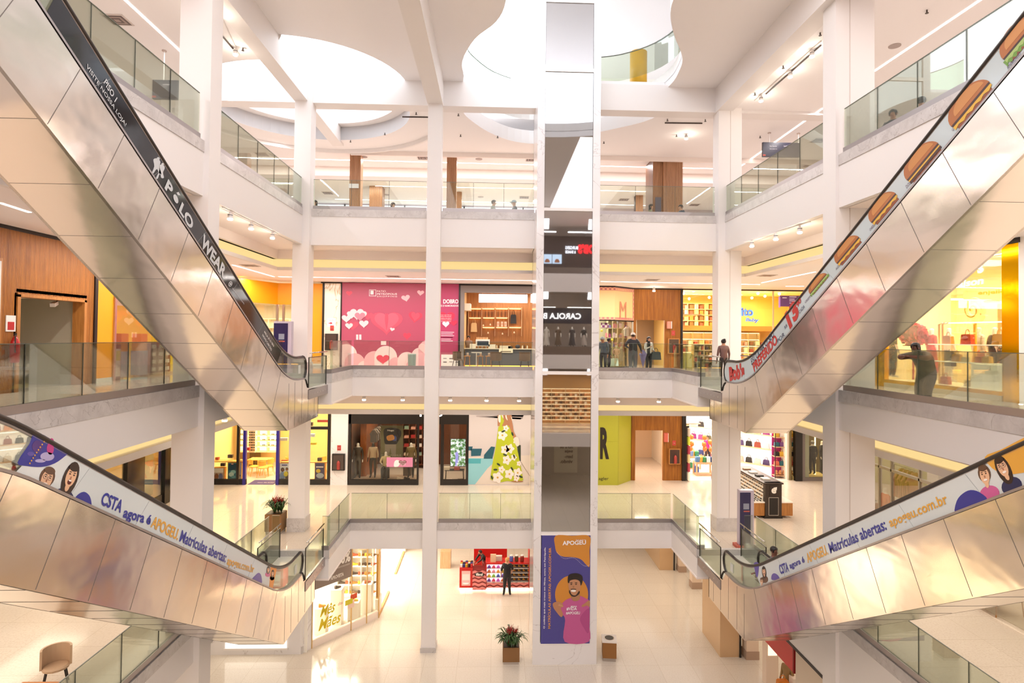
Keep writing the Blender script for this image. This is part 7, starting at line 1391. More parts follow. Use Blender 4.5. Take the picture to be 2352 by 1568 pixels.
batch('shoe', 'small shoe on the white shelf behind the slanted window', 'shoe', 'shoes on the white shelf', shoe, [(-6.7+.28*i, 27.35, zs[k]+.016, .2*i, (i*2+k) % 5) for i in range(6) for k in range(8)])
tt2 = thing('display_steps', 'white display blocks in the bright shop window', 'display', (-6.3, 24.6, 0)); 
for x, y, h in ((-6.7, 24.2, 1.0), (-6.3, 25.0, 1.4), (-5.7, 25.4, .7), (-5.3, 26, 1.2)): MB().box(x-.22, x+.22, y-.22, y+.22, 0, h).build('block', shop_w, tt2)
batch('shoe', 'shoe on the white display blocks of the bright shop', 'shoe', 'shoes on the display blocks', shoe, [(-6.7, 24.2, 1.0, .5, 0), (-6.3, 25.0, 1.4, .9, 1), (-5.7, 25.4, .7, .2, 2), (-5.3, 26, 1.2, .7, 3)])
t = thing('door_panel', 'brass coloured panel at the far corner of the bright shop window', 'panel', (-4.75, 25.9, 0)); MB().box(-4.85, -4.75, 25.6, 26.1, .7, 2.6).build('sheet', mat('brass_panel', 'b98a50', .25, 1), t); MB().box(-4.86, -4.72, 25.5, 26.2, 0, .7).build('base', shop_w, t); MB().box(-4.86, -4.72, 25.5, 26.2, 2.6, 3.2).build('head', shop_w, t)
t = thing('wall_frame', 'red brown and orange posters inside the bright shop', 'poster', (-5.6, 27.1, 2)); MB().box(-5.95, -5.6, 27.1, 27.12, 2.2, 2.9).build('sheet', C('c9a080'), t); MB().box(-5.55, -5.2, 27.1, 27.12, 2.4, 2.9).build('sheet', C('c0582c'), t)
struct('wall_shop', MB().box(-4.8, -4.7, 33, 40, 0, CG), C('fbe9cf'), 'pale wall beyond the bright shop', 'wall')
# --- candy kiosk
ky = 28.0; ax0, ax1 = P(1055, 1357, 'z', 0).x, P(1216, 1357, 'z', 0).x; red = mat('candy_red', 'c81c18', .35); wavem = mat('pink_waves', 'e98a88', .4)
n_, l_, b_ = nodes(wavem); co = geo(n_); w_ = n_.new('ShaderNodeSeparateXYZ'); l_.new(co, w_.inputs[0])
s1 = n_.new('ShaderNodeMath'); s1.operation = 'MULTIPLY'; s1.inputs[1].default_value = 18; l_.new(w_.outputs[0], s1.inputs[0]); s2 = n_.new('ShaderNodeMath'); s2.operation = 'SINE'; l_.new(s1.outputs[0], s2.inputs[0])
s3 = n_.new('ShaderNodeMath'); s3.operation = 'MULTIPLY_ADD'; s3.inputs[1].default_value = .028; l_.new(s2.outputs[0], s3.inputs[0]); l_.new(w_.outputs[2], s3.inputs[2]); s4 = n_.new('ShaderNodeMath'); s4.operation = 'MULTIPLY'; s4.inputs[1].default_value = 34; l_.new(s3.outputs[0], s4.inputs[0]); s5 = n_.new('ShaderNodeMath'); s5.operation = 'SINE'; l_.new(s4.outputs[0], s5.inputs[0])
l_.new(ramp(n_, l_, s5.outputs[0], [(0, 'ec8f8c'), (.44, 'ec8f8c'), (.52, '7e1a1c'), (1, '7e1a1c')]), b_.inputs['Base Color'])
t = thing('candy_kiosk', 'red candy kiosk with pink wave pattern and glowing sweet trays', 'kiosk', ((ax0+ax1)/2, ky, 0))
def kp(x0, y0, x1, y1, k, nm, d=.05, off=0): return pan(x0, y0, x1, y1, ky-off, k, t, nm, d)
sc = lambda px: P(px, 1357, 'y', ky).x
c1, c2, c3, c4 = sc(1055), sc(1085), sc(1116), sc(1216)
MB().box(c1, c2, ky, ky+.7, .14, 1.05).build('left_pillar', red, t); MB().box(c2, c3, ky-.08, ky+.5, .08, .97).build('front_panel', wavem, t); MB().box(c3, c4, ky, ky+.7, .14, .38).build('wave_base', wavem, t)
MB().box(c3, c4, ky+.3, ky+.7, .38, 1.25).build('shelf_back', C('7d6e68'), t); MB().box(c4-.04, c4+.06, ky-.06, ky+.8, .12, 1.9).build('right_pillar', red, t); MB().box(c3-.03, c3+.03, ky-.03, ky+.7, .1, 1.3).build('pillar', red, t); MB().box(c1+.02, c4, ky+.05, ky+.65, .0, .14).build('foot_light', G('fff2c8', 4), t)
mid = sc(1163); MB().box(c3+.03, mid, ky+.25, ky+.3, .4, 1.2).build('glow_back', G('f6f2ff', 1.6), t)
for i in range(5): MB().box(c3+.03, c4-.04, ky, ky+.3, .385+.205*i, .4+.205*i).build('tray_shelf', C('f3efe9'), t)
MB().box(c3, c4, ky-.02, ky+.7, 1.22, 1.27).build('top', red, t); MB().box(c1, c3, ky+.6, ky+1.6, 0, .1).build('inner_floor', C('5a4632'), t); MB().box(c2, c3+1, ky+1.7, ky+1.8, 0, 2.1).build('back_wall', red, t)
MB().box(c1+.1, c2-.1, ky-.012, ky, .25, .92).build('pink_poster', C('f3c9c9'), t); MB().box(c1+.13, c2-.13, ky-.018, ky-.012, .5, .78).build('white_print', C('fbf3f0'), t); MB().lathe([(.16, 0), (.16, .004)], ((c1+c2)/2, ky-.02, .38), 16).build('round_print', C('fbf3f0'), t)
lx = (c2+c3)/2; MB().prism([(lx-.2+.0, .72), (lx+.2, .70), (lx+.22, .8), (lx+.1, .9), (lx-.12, .88), (lx-.22, .8)], 'y', ky-.1, ky-.082).build('logo_plate', C('1b1515'), t); text('fini', C('fbf8f4'), (lx-.16, ky-.102, .74), (1, 0, 0), (0, 0, 1), t, w=.32, h=.12, bold=.05)
cnd = ['7d4ab0', 'f0a848', 'e84a6a', 'e8c23a', 'd86ad8', '9ad04a', 'e07a3a', '5a6ac8', 'f4a0b8']
batch('candy_tray', 'heap of coloured sweets in a tray of the glowing candy shelves', 'sweets', 'sweets in the glowing shelves', [(lambda c=c: MB().prism([(-.08, 0), (.08, 0), (.07, .05), (.02, .11), (-.05, .08)], 'y', -.07, .07).build('candy_tray', C(c))) for c in cnd], [(c3+.14+.21*i, ky+.12, .405+.205*k, 0, (i*2+k*3) % 9) for i in range(5) for k in range(4)])
batch('candy_scoop_tray', 'clear tray with orange scoop in the right candy shelves', 'sweets', 'trays in the right candy shelves', [lambda: MB().m(C('6d5c58')).box(-.09, .09, -.08, .08, 0, .06).m(C('e8a02c')).prism([(-.07, .06), (.07, .05), (-.05, .13)], 'y', -.03, .03).build('candy_tray')], [(mid+.16+.22*i, ky+.12, .405+.205*k) for i in range(5) for k in range(4)])
batch('candy_jar', 'candy jar with white lid on top of the candy kiosk', 'jar', 'candy jars on the kiosk', [(lambda c=c: MB().m(C(c)).lathe([(.07, 0), (.085, .03), (.085, .22), (.06, .26)], (0, 0, 0), 12).m(C('f6f2ee')).lathe([(.07, .26), (.07, .3)], (0, 0, 0), 12).build('candy_jar')) for c in ('5a6ab8', '5a3a22', '8a2a20')], [(sc(px), ky+.2, 1.275, 0, i) for i, px in enumerate((1174, 1186, 1199))])
batch('candy_pack', 'small coloured pack on the left end of the candy kiosk', 'packet', 'packs on the left kiosk pillar', [pbox(.1, .08, .14, C(c)) for c in ('f2ece4', '3a3f8a', 'e8b03a', '2a2224', 'c03030')], [(c1+.07+.12*i, ky+.12+.2*j, 1.052, .3*i, (i+2*j) % 5) for i in range(5) for j in range(3)])
tag(MB().obox((sc(1132), ky+.15, 1.45), .26, .08, .36).build('price_sign', C('e8c8a8')), 'cream price sign standing on the candy kiosk', 'sign'); tag(MB().obox((sc(1145), ky+.35, 1.38), .3, .2, .22).build('display_tray', C('d9cfc6')), 'pale tray with blue heart on the candy kiosk counter', 'tray')
tag(MB().box(c2+.05, c3-.25, ky+.3, ky+.6, .1, .95).build('cash_desk', C('6a5238')), 'brown cash desk inside the candy kiosk', 'desk')
figure('person', 'attendant in black top and red apron bending inside the candy kiosk', 'person', (sc(1112), ky+1.05, .1), -1.0, C('1d1a1c'), C('8c1a18'), SKT, 'short', HB, dict(spine=(0, -.03, 1.1), chest=(0, -.14, 1.24), neck=(0, -.22, 1.34), head=(0, -.3, 1.4), crown=(0, -.34, 1.48), shR=(-.17, -.18, 1.3), shL=(.17, -.18, 1.3), elR=(-.2, -.36, 1.1), elL=(.2, -.36, 1.1), haR=(-.12, -.5, 1.0), haL=(.12, -.5, 1.0)), 1.65, 'long')
figure('person', 'fair haired man in black shirt and trousers seen from behind at the candy kiosk', 'person', (P(1164, 1366, 'z', 0).x, 27.45, 0), PI, C('15131a'), C('17151c'), SKL, 'short', mat('hair_blond', 'c99a5c', .5), dict(elR=(-.26, -.08, 1.16), haR=(-.2, -.22, .96), elL=(.26, -.02, 1.13), haL=(.27, -.1, .9), anR=(-.14, .02, .09), toR=(-.18, -.14, .035), anL=(.14, .02, .09), toL=(.18, -.14, .035)), 1.76, 'short', stout=1.12)
o = COL.objects
# hair of the man sits short
t = thing('pale_cabinet', 'pale wooden block standing far back left of the candy kiosk', 'cabinet', (P(1025, 1297, 'z', 0).x, 30.9, 0)); MB().box(t.location.x-.27, t.location.x+.25, 30.7, 31.3, 0, .85).build('body', palew, t)
# --- planter and bin by the lift
planter('square wooden planter of red bromeliads beside the lift tower', 'red bromeliad in the wooden planter beside the lift', .72, 22.0, 0, .6, .5, 6, 1.15, 11)
t = thing('waste_bin', 'wooden waste bin with white top and round opening beside the lift', 'bin', (4.3, 22.1, 0)); MB().obox((4.32, 22.1, .06), .46, .46, .12, -.12).build('base', C('a89c90'), t); MB().obox((4.32, 22.1, .4), .5, .5, .56, -.12).build('body', mat('bin_wood', '94632f', .5), t); MB().obox((4.32, 22.1, .71), .54, .54, .06, -.12).build('top', C('ece4dc'), t); MB().lathe([(.16, 0), (.16, .01)], (4.32, 22.1, .74), 20).build('opening', blk, t); MB().lathe([(.19, 0), (.19, .008)], (4.32, 22.1, .738), 20).build('ring', chrome, t)
# --- metal clad piers and plinths at the right
clad = mat('beige_cladding', 'd9b78f', .25, .35)
def pier(x0, x1, y0, y1, lab): struct('wall_pier', MB().box(x0, x1, y0, y1, 0, CG), clad, lab, 'wall')
pier(8.44, 9.15, 22.1, 24.0, 'beige clad pier under the right escalator landing'); pier(8.49, 9.18, 30.4, 33.5, 'beige clad pier further back on the right'); 
for x0, x1, y in ((9.35, 9.8, 21.9), (9.4, 9.75, 30.1), (9.4, 9.85, 28.1), (10.4, 10.8, 26.0)):
    t = thing('column', 'slim white ground floor column with stone plinth at depth %.0f metres' % y, 'column', (x0, y, 0), kind='structure'); MB().box(x0, x1, y, y+.4, 0, CG).build('shaft', C('ecd5bf'), t); MB().box(x0-.02, x1+.02, y-.02, y+.42, 0, .3).build('plinth', C('b59a86'), t)
trim(MB().box(9.16, 9.22, 22.05, 22.1, 0, CG).box(9.2, 9.26, 30.35, 30.4, 0, CG), blk, 'black edges beside the beige piers')
# --- corner under the lower right escalator
p = P(1772, 1568, 'z', 0); 
t = thing('advertising_pillar', 'white rectangular advertising pillar under the lower right escalator', 'pillar', (p.x, p.y, 0)); a = P(1760, 1545, 'y', 20.3); b = P(1788, 1545, 'y', 20.3); MB().box(a.x, b.x, 20.3, 20.6, 0, 1.9).build('body', C('efd9c4'), t); MB().box(a.x+.06, b.x-.06, 20.28, 20.3, 1.0, 1.5).build('light_sheet', G('fff2da', .9), t)
t = thing('red_fascia', 'red shop fascia under the first gallery edge at the lower right', 'fascia', (8.9, 19, 2.4)); MB().box(8.86, 8.95, 17.5, 21.9, 1.97, 2.76).build('panel', red, t); MB().box(8.84, 8.97, 17.44, 17.5, 1.97, 2.78).build('edge_strip', C('8c1210'), t); MB().box(8.83, 8.97, 17.5, 21.9, 2.74, 2.78).build('bright_edge', C('f0432c'), t)
struct('wall_shop', MB().box(8.88, 9.0, -.6, 17.4, 0, 2.78), C('dccab4'), 'beige shop wall under the right bulkhead', 'wall'); struct('wall_shop', MB().box(12.5, 12.6, 10, 30, 0, CG), C('fbeed8'), 'pale wall behind the red fascia', 'wall')
a = P(1805, 1560, 'y', 17.5); figure('person', 'person in gold brown jacket with orange bag under the lower right escalator', 'person', (P(1808, 1540, 'y', 19.0).x, 19.0, 0), -1.2, C('9a7a4a'), C('2a221e'), SKT, 'long', HBR, None, 1.66, 'long', female=True)
tag(pbag(.4, .45, .16, C('d97a1e'))(), 'orange shoulder bag carried by the person in the gold brown jacket', 'bag'); o = [q for q in COL.objects if q.get('label', '').startswith('orange shoulder bag')][0]; o.location = (P(1796, 1530, 'y', 18.8).x, 18.75, .75)
tag(MB().box(P(1822, 1560, 'y', 18.6).x, P(1843, 1560, 'y', 18.6).x, 18.6, 19.0, 0, 1.15).build('counter_block', C('f6e6d4')), 'white counter block beside the person with the orange bag', 'counter')
# man riding the lower right escalator
y = P(1770, 1290, 'x', 7.4).y; figure('person', 'man in grey shirt leaning on the handrail of the lower right escalator', 'person', (7.45, y-.1, esc_z(FL1, y)-.15), .5, C('6f6a76'), C('2e2a30'), SKD, 'short', HB, dict(spine=(0, .04, 1.12), chest=(.02, -.02, 1.3), elR=(-.28, .12, 1.1), haR=(-.42, .25, 1.02), shR=(-.19, .04, 1.36)), 1.7, 'long')
# ================================================================ CEILING LAMPS, VENTS, SIGNS
def strip_light(p0, p1, ax, v, lab, w=.08, grp=None):
    a = P(*p0, ax, v); b = P(*p1, ax, v); t = thing('strip_light', lab, 'lamp', tuple((a+b)/2), grp); d = (b-a); d.z = 0; n = Vector((-d.y, d.x, 0)).normalized()*w/2
    MB().prism([((a+n).x, (a+n).y), ((b+n).x, (b+n).y), ((b-n).x, (b-n).y), ((a-n).x, (a-n).y)], 'z', v-.012, v-.002).build('diffuser', strip, t)
    n2 = n*1.3; MB().prism([((a+n2).x, (a+n2).y), ((b+n2).x, (b+n2).y), ((b-n2).x, (b-n2).y), ((a-n2).x, (a-n2).y)], 'z', v-.002, v+.0).build('trim', white, t)
    return t
Z3 = 20.6
for a, b, z, lab in (((256, -30), (423, 125), Z3, 'long strip light over the food court at the upper left'), ((2340, -60), (2008, 163), Z3, 'long strip light over the food court at the upper right'), ((1890, 248), (1702, 381), Z3, 'strip light over the right food court between the columns'),
    ((540, 361), (1228, 378), Z3, 'long strip light across the far food court, left of the lift'), ((1380, 381), (1638, 387), Z3, 'strip light across the far food court, right of the lift'),
    ((862, 427), (1228, 433), 20.17, 'upper inner strip light behind the far food court railing'), ((770, 457), (1228, 466), 20.17, 'lower inner strip light behind the far food court railing'), ((1380, 437), (1494, 440), 20.17, 'upper inner strip light right of the lift'), ((1380, 469), (1494, 472), 20.17, 'lower inner strip light right of the lift'),
    ((0, 465), (68, 487), 14.33, 'strip light of the second gallery at the left edge'), ((535, 608), (629, 635), 14.33, 'strip light of the second gallery before the yellow shop'), ((640, 635), (1228, 644), 14.33, 'long strip light of the second gallery over mural and coffee shop'), ((1380, 646), (1745, 653), 14.33, 'strip light of the second gallery right of the lift'), ((1750, 649), (1872, 624), 14.33, 'slanting strip light of the second gallery at the right'), ((1805, 657), (1846, 657), 14.33, 'short strip light of the second gallery before the baby shop')):
    strip_light(a, b, 'z', z, lab)
def spot(p, lab, grp, l=.14, tilt=(0, 0), pt=True):
    t = thing('spot_lamp', lab, 'lamp', tuple(p), grp); x, y, z = p; MB().cyl((x, y), .03, z-.06, z).build('mount', white, t); MB().cyl((x+tilt[0], y+tilt[1]), .065, z-.06-l, z-.06, 14).build('housing', white, t); MB().cyl((x+tilt[0], y+tilt[1]), .067, z-.1-.0, z-.085, 14).build('black_ring', blk, t); MB().lathe([(.06, 0), (.075, .02), (.07, .05)], (x+tilt[0], y+tilt[1], z-.06-l-.03), 14).build('lens', lampm, t)
    if not pt: return t
    l_ = bpy.data.lights.new('spot_glow', 'POINT'); l_.energy = 14; l_.color = (1, .9, .75); l_.shadow_soft_size = .08; q = bpy.data.objects.new('spot_glow', l_); q.location = (x, y, z-.32); COL.objects.link(q)
    return t
def track(pts, z, lab, slab_, v, grp):
    w = [P(*p, 'z', z) for p in pts]; a, b = w[0], w[-1]; e = (b-a).normalized()*.5; t = tag(MB().tube([tuple(a-e-Vector((0, 0, .02))), tuple(b+e-Vector((0, 0, .02)))], .022, 6).build('track', white), lab, 'track')
    for i, p in enumerate(w): spot((p.x, p.y, z-.04), slab_, grp)
track(((529, 483), (577, 507), (626, 530)), 15.11, 'white lamp track over the left edge of the second gallery', 'white spot on the left track of the second gallery', 0, 'spots on the left track')
track(((1727, 549), (1782, 532), (1837, 515)), 15.11, 'white lamp track over the right edge of the second gallery', 'white spot on the right track of the second gallery', 0, 'spots on the right track')
track(((1748, 217), (1815, 160), (1865, 112)), Z3, 'white lamp track under the upper right food court ceiling', 'white spot on the upper right food court track', 0, 'spots on the upper right track')
track(((541, 108), (500, 20)), Z3, 'white lamp track under the upper left food court ceiling', 'white spot on the upper left food court track', 0, 'spots on the upper left track')
for i, (px, py) in enumerate(((843, 903), (931, 903), (1036, 905), (1118, 905), (1191, 905), (1413, 907), (1503, 907), (1579, 909))): p = P(px, py, 'z', 9.44); spot((p.x, 23.45, 9.44), 'white spot under the edge of the second gallery on the far side', 'spots under the second gallery edge', pt=False)
for px, py, z, lab in ((1576, 308, Z3, 'bright round downlight in the far food court ceiling right of the lift'), (1502, 659, 14.33, 'round downlight above the portal of the second gallery'), (516, 960, 9.44, 'white spot under the left gallery edge near the upper left escalator end')):
    p = P(px, py, 'z', z) if z > 11.7 else P(px, 962, 'x', XL-.5); spot((p.x, p.y, z if z > 11.7 else 9.44), lab, None)
def vent(px, py, z, lab, s=.6):
    p = P(px, py, 'z', z); t = thing('air_vent', lab, 'vent', tuple(p)); gk = C('6a5a54'); MB().box(p.x-s/2, p.x+s/2, p.y-s/2, p.y+s/2, z-.02, z-.0).build('frame', C('d9cdc6'), t)
    for i in range(4): w = s*(.42-.1*i); MB().box(p.x-w, p.x+w, p.y-w, p.y+w, z-.024-.004*i, z-.02-.004*i).build('louvre', gk if i % 2 == 0 else C('a8958c'), t)
for i, (px, py, z, lab) in enumerate(((270, 45, Z3, 'large square air vent in the upper left food court ceiling'), (972, 362, Z3, 'square air vent left of the middle column'), (1221, 366, Z3, 'square air vent beside the lift'), (1505, 374, Z3, 'square air vent in the food court ceiling right of the lift'), (753, 443, 20.17, 'small air vent at the left behind the far railing'), (1204, 453, 20.17, 'small air vent near the lift behind the far railing'), (1433, 458, 20.17, 'small air vent right of the lift behind the far railing'), (1595, 470, 20.17, 'small air vent at the right behind the far railing'), (602, 354, Z3, 'air vent seen through the left food court railing'), (574, 609, 14.33, 'air vent in the left second gallery ceiling'), (903, 634, 14.33, 'air vent above the pink hoarding'), (1497, 642, 14.33, 'air vent above the wooden portal'), (1762, 632, 14.33, 'air vent above the baby shop'), (1880, 322, Z3, 'air vent seen through the right food court railing'))): vent(px, py, z, lab)
for i, (px, py, z, lab) in enumerate(((836, 360, Z3, 'left of the middle column'), (1100, 365, Z3, 'right of the middle column'), (2055, 105, Z3, 'beside the upper right strip light'), (1840, 262, Z3, 'between the right columns'), (888, 447, 20.17, 'over the far left tables'), (1104, 452, 20.17, 'over the far middle tables'))):
    p = P(px, py, 'z', z); tag(MB().cyl((p.x, p.y), .17, z-.02, z, 20).build('ceiling_speaker', C('b3a49e')), 'round ceiling speaker %s' % lab, 'speaker')
batch('sprinkler', 'small dark sprinkler head under the food court ceiling', 'sprinkler', 'sprinklers of the food court', [lambda: MB().cyl((0, 0), .02, -.08, 0, 8).lathe([(.045, -.09), (.045, -.08)], (0, 0, 0), 8).build('sprinkler', C('4a3f3a'))], [tuple(P(px, py, 'z', Z3)) for px, py in ((956, 258), (1053, 261), (1058, 309), (1143, 312), (884, 305), (805, 322), (558, 110), (1533, 273), (1620, 274), (1554, 309), (1387, 325), (1734, 213), (1799, 151), (1884, 75), (1746, 312), (2129, 23))]+[tuple(P(px, py, 'z', 15.11)) for px, py in ((860, 590), (1060, 592), (1480, 596))])
for a, b, lab in (((924, 267), (984, 268), 'thin dark light slot left of the middle column'), ((1527, 281), (1613, 282), 'thin dark light slot right of the lift'), ((497, 66), (535, 110), 'dark light slot in the upper left ceiling'), ((1760, 214), (1885, 103), 'dark light slot in the upper right ceiling')):
    p, q_ = P(*a, 'z', Z3), P(*b, 'z', Z3); tag(MB().tube([(p.x, p.y, Z3-.02), (q_.x, q_.y, Z3-.02)], .03, 4).build('light_slot', C('4a3a34')), lab, 'lamp')
def hangsign(x0, y0, x1, y1, Y, lab, rods):
    t = thing('hanging_sign', lab, 'sign', tuple(P((x0+x1)/2, y0, 'y', Y))); a, b, c, d = RC(x0, y0, x1, y1, Y); MB().box(a, b, Y-.05, Y+.05, c, d).build('board', C('2e2c3c', .3), t)
    MB().box(a, a+.12, Y-.056, Y-.05, c+.03, c+.09).build('red_mark', C('c0503c'), t)
    for px in rods: r = P(px, y0, 'y', Y); MB().tube([(r.x, Y, d), (r.x, Y, Z3)], .015).build('rod', white, t); MB().cyl((r.x, Y), .07, Z3-.03, Z3).build('rose', C('c9b8b0'), t)
    return t
t = hangsign(352, 186, 470, 229, 19.1, 'dark hanging direction sign at the upper left food court', (376, 440)); tpx('multicinema', C('efe6ea'), (374, 196), (392, 196), (374, 192), 19.04, t); tpx('cinemas', C('b8b0bc'), (374, 200), (384, 200), (374, 198), 19.04, t)
t = hangsign(1751, 328, 1835, 361, 25.2, 'dark hanging direction sign at the right food court', (1767, 1834)); tpx('Pátio Gourmet', C('efe6ea'), (1768, 337), (1784, 337), (1768, 334), 25.14, t); tpx('Sanitários', C('efe6ea'), (1800, 337), (1814, 337), (1800, 334), 25.14, t); tpx('Elevadores', C('efe6ea'), (1768, 343), (1785, 343), (1768, 341), 25.14, t)
t = thing('wall_letter', 'red outlined letter B glimpsed behind the right food court railing', 'sign', tuple(P(1842, 345, 'y', 29.0))); tpx('B', C('d08078'), (1838, 353), (1847, 353), (1838, 336), 29.0, t); MB().box(*[P(1830, 345, 'y', 29.06).x, P(1856, 345, 'y', 29.06).x], 29.02, 29.08, 20.0, Z3).build('board', C('dccac2'), t)
# ================================================================ FOOD COURT
F3 = L3
lw = m_slats('light_fluted_wood', 'c9946c', 'ad7850', 'X', .06)
for x0, x1, y0, Y, lab in ((803, 828, 412, 29.5, 'wooden clad column with white notice behind the far left railing'), (848, 878, 462, 34.0, 'low wooden column further back left'), (1026, 1048, 415, 29.5, 'wooden clad column right of the middle column'), (1046, 1060, 470, 35.0, 'low wooden column far back beside the middle one'), (1524, 1568, 420, 29.0, 'broad wooden clad column behind the far right railing'), (1460, 1477, 476, 35.0, 'low wooden column far back right of the lift')):
    a, b = P(x0, y0, 'y', Y).x, P(x1, y0, 'y', Y).x; z1 = min(P(x0, y0, 'y', Y).z, Z3 if Y < 31.9 else 20.17); t = thing('column', lab, 'column', ((a+b)/2, Y, F3), kind='structure'); MB().box(a, b, Y, Y+(b-a), F3, 20.6 if Y < 31.9 else 20.17).build('cladding', lw, t)
    if x0 == 803: pan(801, 422, 824, 432, Y-.03, C('e9e4ea'), t, 'notice', .03)
    if x0 == 1524: MB().box(a-.5, a, Y+.1, Y+1.5, F3, 20.6).build('side_cladding', lw, t); pan(1505, 453, 1518, 490, Y, C('5a5468'), t, 'poster', .04)
t = thing('window_band', 'long bright ribbon window at the back of the food court', 'window', (0, 38.5, 17)); yb = 38.6; sky = G('e8f2ff', 1.25)
struct('wall_back', MB().box(-18, 18, yb+.1, yb+.2, F3, 20.2), C('c9bcc4'), 'back wall of the food court', 'wall')
for i in range(9):
    x = -11.5+1.9*i; MB().box(x, x+1.8, yb, yb+.03, 19.0, 20.05).build('pane', sky, t); MB().box(x+1.8, x+1.9, yb-.03, yb+.05, 18.9, 20.1).build('mullion', C('3f3c46'), t)
MB().box(-11.6, 5.7, yb-.03, yb+.05, 18.9, 19.0).build('sill', C('8a8890'), t)
def diner(px, py, Y, lab, top, hair, rz=0, skin=SKL, hm=HB, **kw):
    x = P(px, py, 'y', Y).x; figure('person', lab, 'person', (x, Y, F3), rz, top, C('2a2a34'), skin, hair, hm, SIT, 1.75, kw.pop('sl', 'short'), **kw)
    nm = lab.split(' at the ')[0]
    chair('cafe_chair', 'dark chair under the %s' % ' '.join(lab.split()[:9]), (x, Y+.08, F3), PI+rz, C('3a3030'), dark, None, .44)
diner(722, 468, 26.0, 'person with long black hair and dark jacket leaning over at the far left', C('28242a'), 'long', -.6)
diner(904, 470, 26.2, 'woman in red top seated left of the middle column', C('b02a2c'), 'long', .9, hm=HBR)
diner(1136, 470, 25.4, 'bearded man in grey shirt seated facing right near the lift', C('9a9a94'), 'short', 1.35, SKL, HBR)
diner(1179, 470, 25.4, 'man in dark vest and bluish cap seated facing left near the lift', C('3a3a44'), None, -1.35, SKL, cap=C('a8b4c0'))
diner(1497, 478, 25.6, 'woman with long dark hair and olive blouse seated right of the lift', C('8f8f72'), 'long', 1.2, hm=HB)
diner(1513, 482, 27.2, 'person in dark clothes seated behind the woman in olive', C('2a282e'), 'short', .3)
diner(1562, 478, 25.6, 'man in dark blue shirt seated before the broad wooden column', C('3a4258'), 'short', -1.2)
for px, Y, lab in ((1158, 25.4, 'small round table between the two seated men near the lift'), (1530, 25.6, 'small round table between the couple right of the lift'), (880, 26.2, 'small round table before the woman in red'), (745, 26.0, 'small round table at the far left of the food court')): table('cafe_table', lab, (P(px, 480, 'y', Y).x, Y, F3), .7, .7, .74, C('cfc8c4'), dark, True)
def diner2(px, X, Y, lab, top, rz, **kw): figure('person', lab, 'person', (X, Y, F3), rz, top, C('2a2a34'), SKT, 'short', HB, SIT, 1.75, 'short'); chair('cafe_chair', 'dark chair under the %s' % ' '.join(lab.split()[:8]), (X, Y+.08, F3), PI, C('3a3030'), dark, None, .44)
p = P(2050, 285, 'x', 9.9); diner2(0, 9.9, p.y, 'man in dark shirt bent over at the right food court railing', C('2c2e38'), -.9)
p = P(2118, 240, 'x', 10.1); diner2(0, 10.1, p.y, 'person in dark grey top at the right food court railing', C('4a4a54'), 2.2)
p = P(560, 420, 'x', -8.6)
for i, (y, nm) in enumerate(((20.2, 'nearest to the far left column'), (18.6, 'in the middle of the left side'), (13.2, 'near the upper left sign'))):
    table('cafe_table', 'brown food court table %s' % nm, (-8.9, y, F3), .9, .9, .74, C('7a4a3c'), dark); chair('cafe_chair', 'dark chair at the food court table %s' % nm, (-8.9, y-.8, F3), 0, C('2a2426'), dark, None, .44)
# ================================================================ SHOPS OPPOSITE (behind the camera, seen in the lift glass and the steel)
Yo = -8.0
def orect(z0, z1, k, lab, cat='wall'): struct('wall_front', MB().box(-14, 16, Yo-.1, Yo, z0, z1), k, lab, cat)
def ot(s_, k, x0, z, w, h, par, **kw): return text(s_, k, (x0, Yo+.05, z), (-1, 0, 0), (0, 0, 1), par, w=w, h=h, lift=.03, **kw)
orect(L2, 11.0, C('5a4a44'), 'dark base of the dress shop opposite'); orect(12.95, 14.3, mat('navy_front', '14162c', .3), 'navy fascia of the dress shop opposite'); orect(L1, 8.6, C('c99a5c'), 'warm wall of the shop opposite on the first gallery'); orect(17.8, 20.5, C('3a2c2c'), 'dark wall of the burger counters opposite'); orect(0, 3.6, C('c8bcae'), 'wall of the shop opposite on the ground floor')
t = thing('shop_sign', 'white glowing dress shop name reflected in the lift glass', 'sign', (6, Yo, 13.6)); ot('CAROLA BE', G('ffffff', 3), 7.4, 13.35, 3.6, .5, t, bold=.02)
t = thing('shop_sign', 'red glowing burger sign reflected in the lift glass', 'sign', (6, Yo, 19.2)); ot("BOB'S", G('ff1420', 4), 9.0, 19.0, 1.9, .8, t, bold=.05); ot('BURGERS', G('e8f0ff', 3), 7.1, 19.35, 1.1, .28, t, bold=.03); ot('& SHAKES', G('e8f0ff', 3), 6.9, 19.0, .9, .25, t, bold=.03)
t = thing('menu_screens', 'lit blue menu screens reflected in the lift glass', 'screen', (5, Yo, 18.4)); 
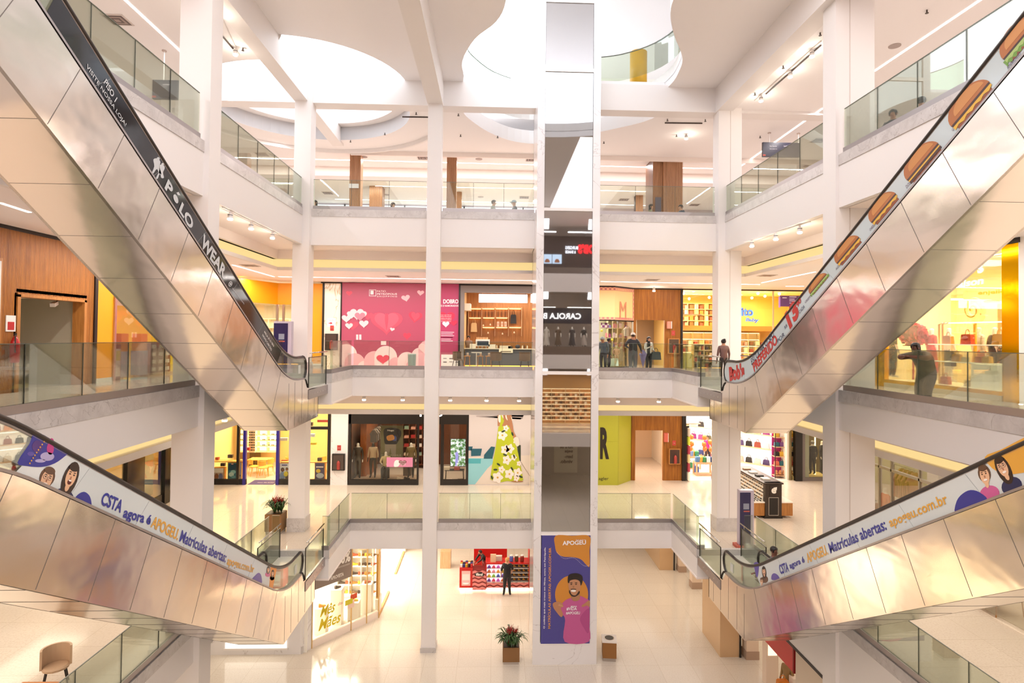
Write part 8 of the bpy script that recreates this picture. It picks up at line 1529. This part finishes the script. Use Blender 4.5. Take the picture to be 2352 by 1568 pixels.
for i in range(3): MB().box(4.9-.85*i+.8, 4.9-.85*i, Yo, Yo+.05, 18.1, 18.9).build('screen', G(('b8d4f0', 'b8d4f0', '2a2438')[i], 1.4), t); MB().lathe([(.2, 0), (.22, .1), (.1, .3)], (4.9-.85*i+.4, Yo+.1, 18.2), 10, 1, .1).build('burger_print', CLR['bun'], t)
for i, x in enumerate((7.6, 6.6, 5.4, 4.4)): figure('mannequin', ('mannequin in white gown', 'mannequin in brown dress', 'mannequin in long dark dress', 'mannequin in black jacket')[3-i]+' in the dress shop opposite the lift', 'mannequin', (x, Yo+.5, 11.0), PI, C(('1a1a1e', '26242a', '5a4632', 'c9c2b8')[i]), C(('9a9088', '26242a', '5a4632', 'c9c2b8')[i]), MANW, h=1.75, fingers=False, dress=(.1, 1.0, .3, .14, C(('9a9088', '26242a', '5a4632', 'c9c2b8')[i])))
tag(MB().box(3.5, 8.5, Yo+.05, Yo+1.2, L2, 11.0).build('window_platform', C('6a5a50')), 'platform of the dress shop opposite the lift', 'platform')
tt, zs = shelfunit('shop_shelf', 'white lit shop shelves opposite on the first gallery, reflected in the lift glass', 'shelf', 2.5, 8.5, Yo+.02, Yo+.4, L1, 7.4, 9, C('f3dcb0'), C('d8a870'), G('ffe2b0', 8), 5, True)
batch('shelf_box', 'small shop package on the lit shelves opposite', 'box', 'packages on the shelves opposite', [pbox(.22, .2, .2, C('5a3a24')), pbox(.2, .2, .24, C('c88a5a')), pbox(.2, .2, .18, C('e8dcc8'))], [(2.8+.42*i, Yo+.2, zs[k]+.016, 0, (i+k) % 3) for i in range(13) for k in range(1, 8)])
t = thing('wall_poster', 'cream welcome poster opposite on the ground floor, reflected in the lift glass', 'poster', (6, Yo, 2)); MB().box(5.2, 7.2, Yo, Yo+.03, .2, 3.3).build('sheet', C('e8e0c8'), t)
for i, s_ in enumerate(('boa', 'hora de', 'seja', 'bem-', 'vindo.')): ot(s_, C('6a4a3a'), 6.8, 2.7-.42*i, 1.1 if len(s_) > 4 else .7, .3, t, bold=.02)
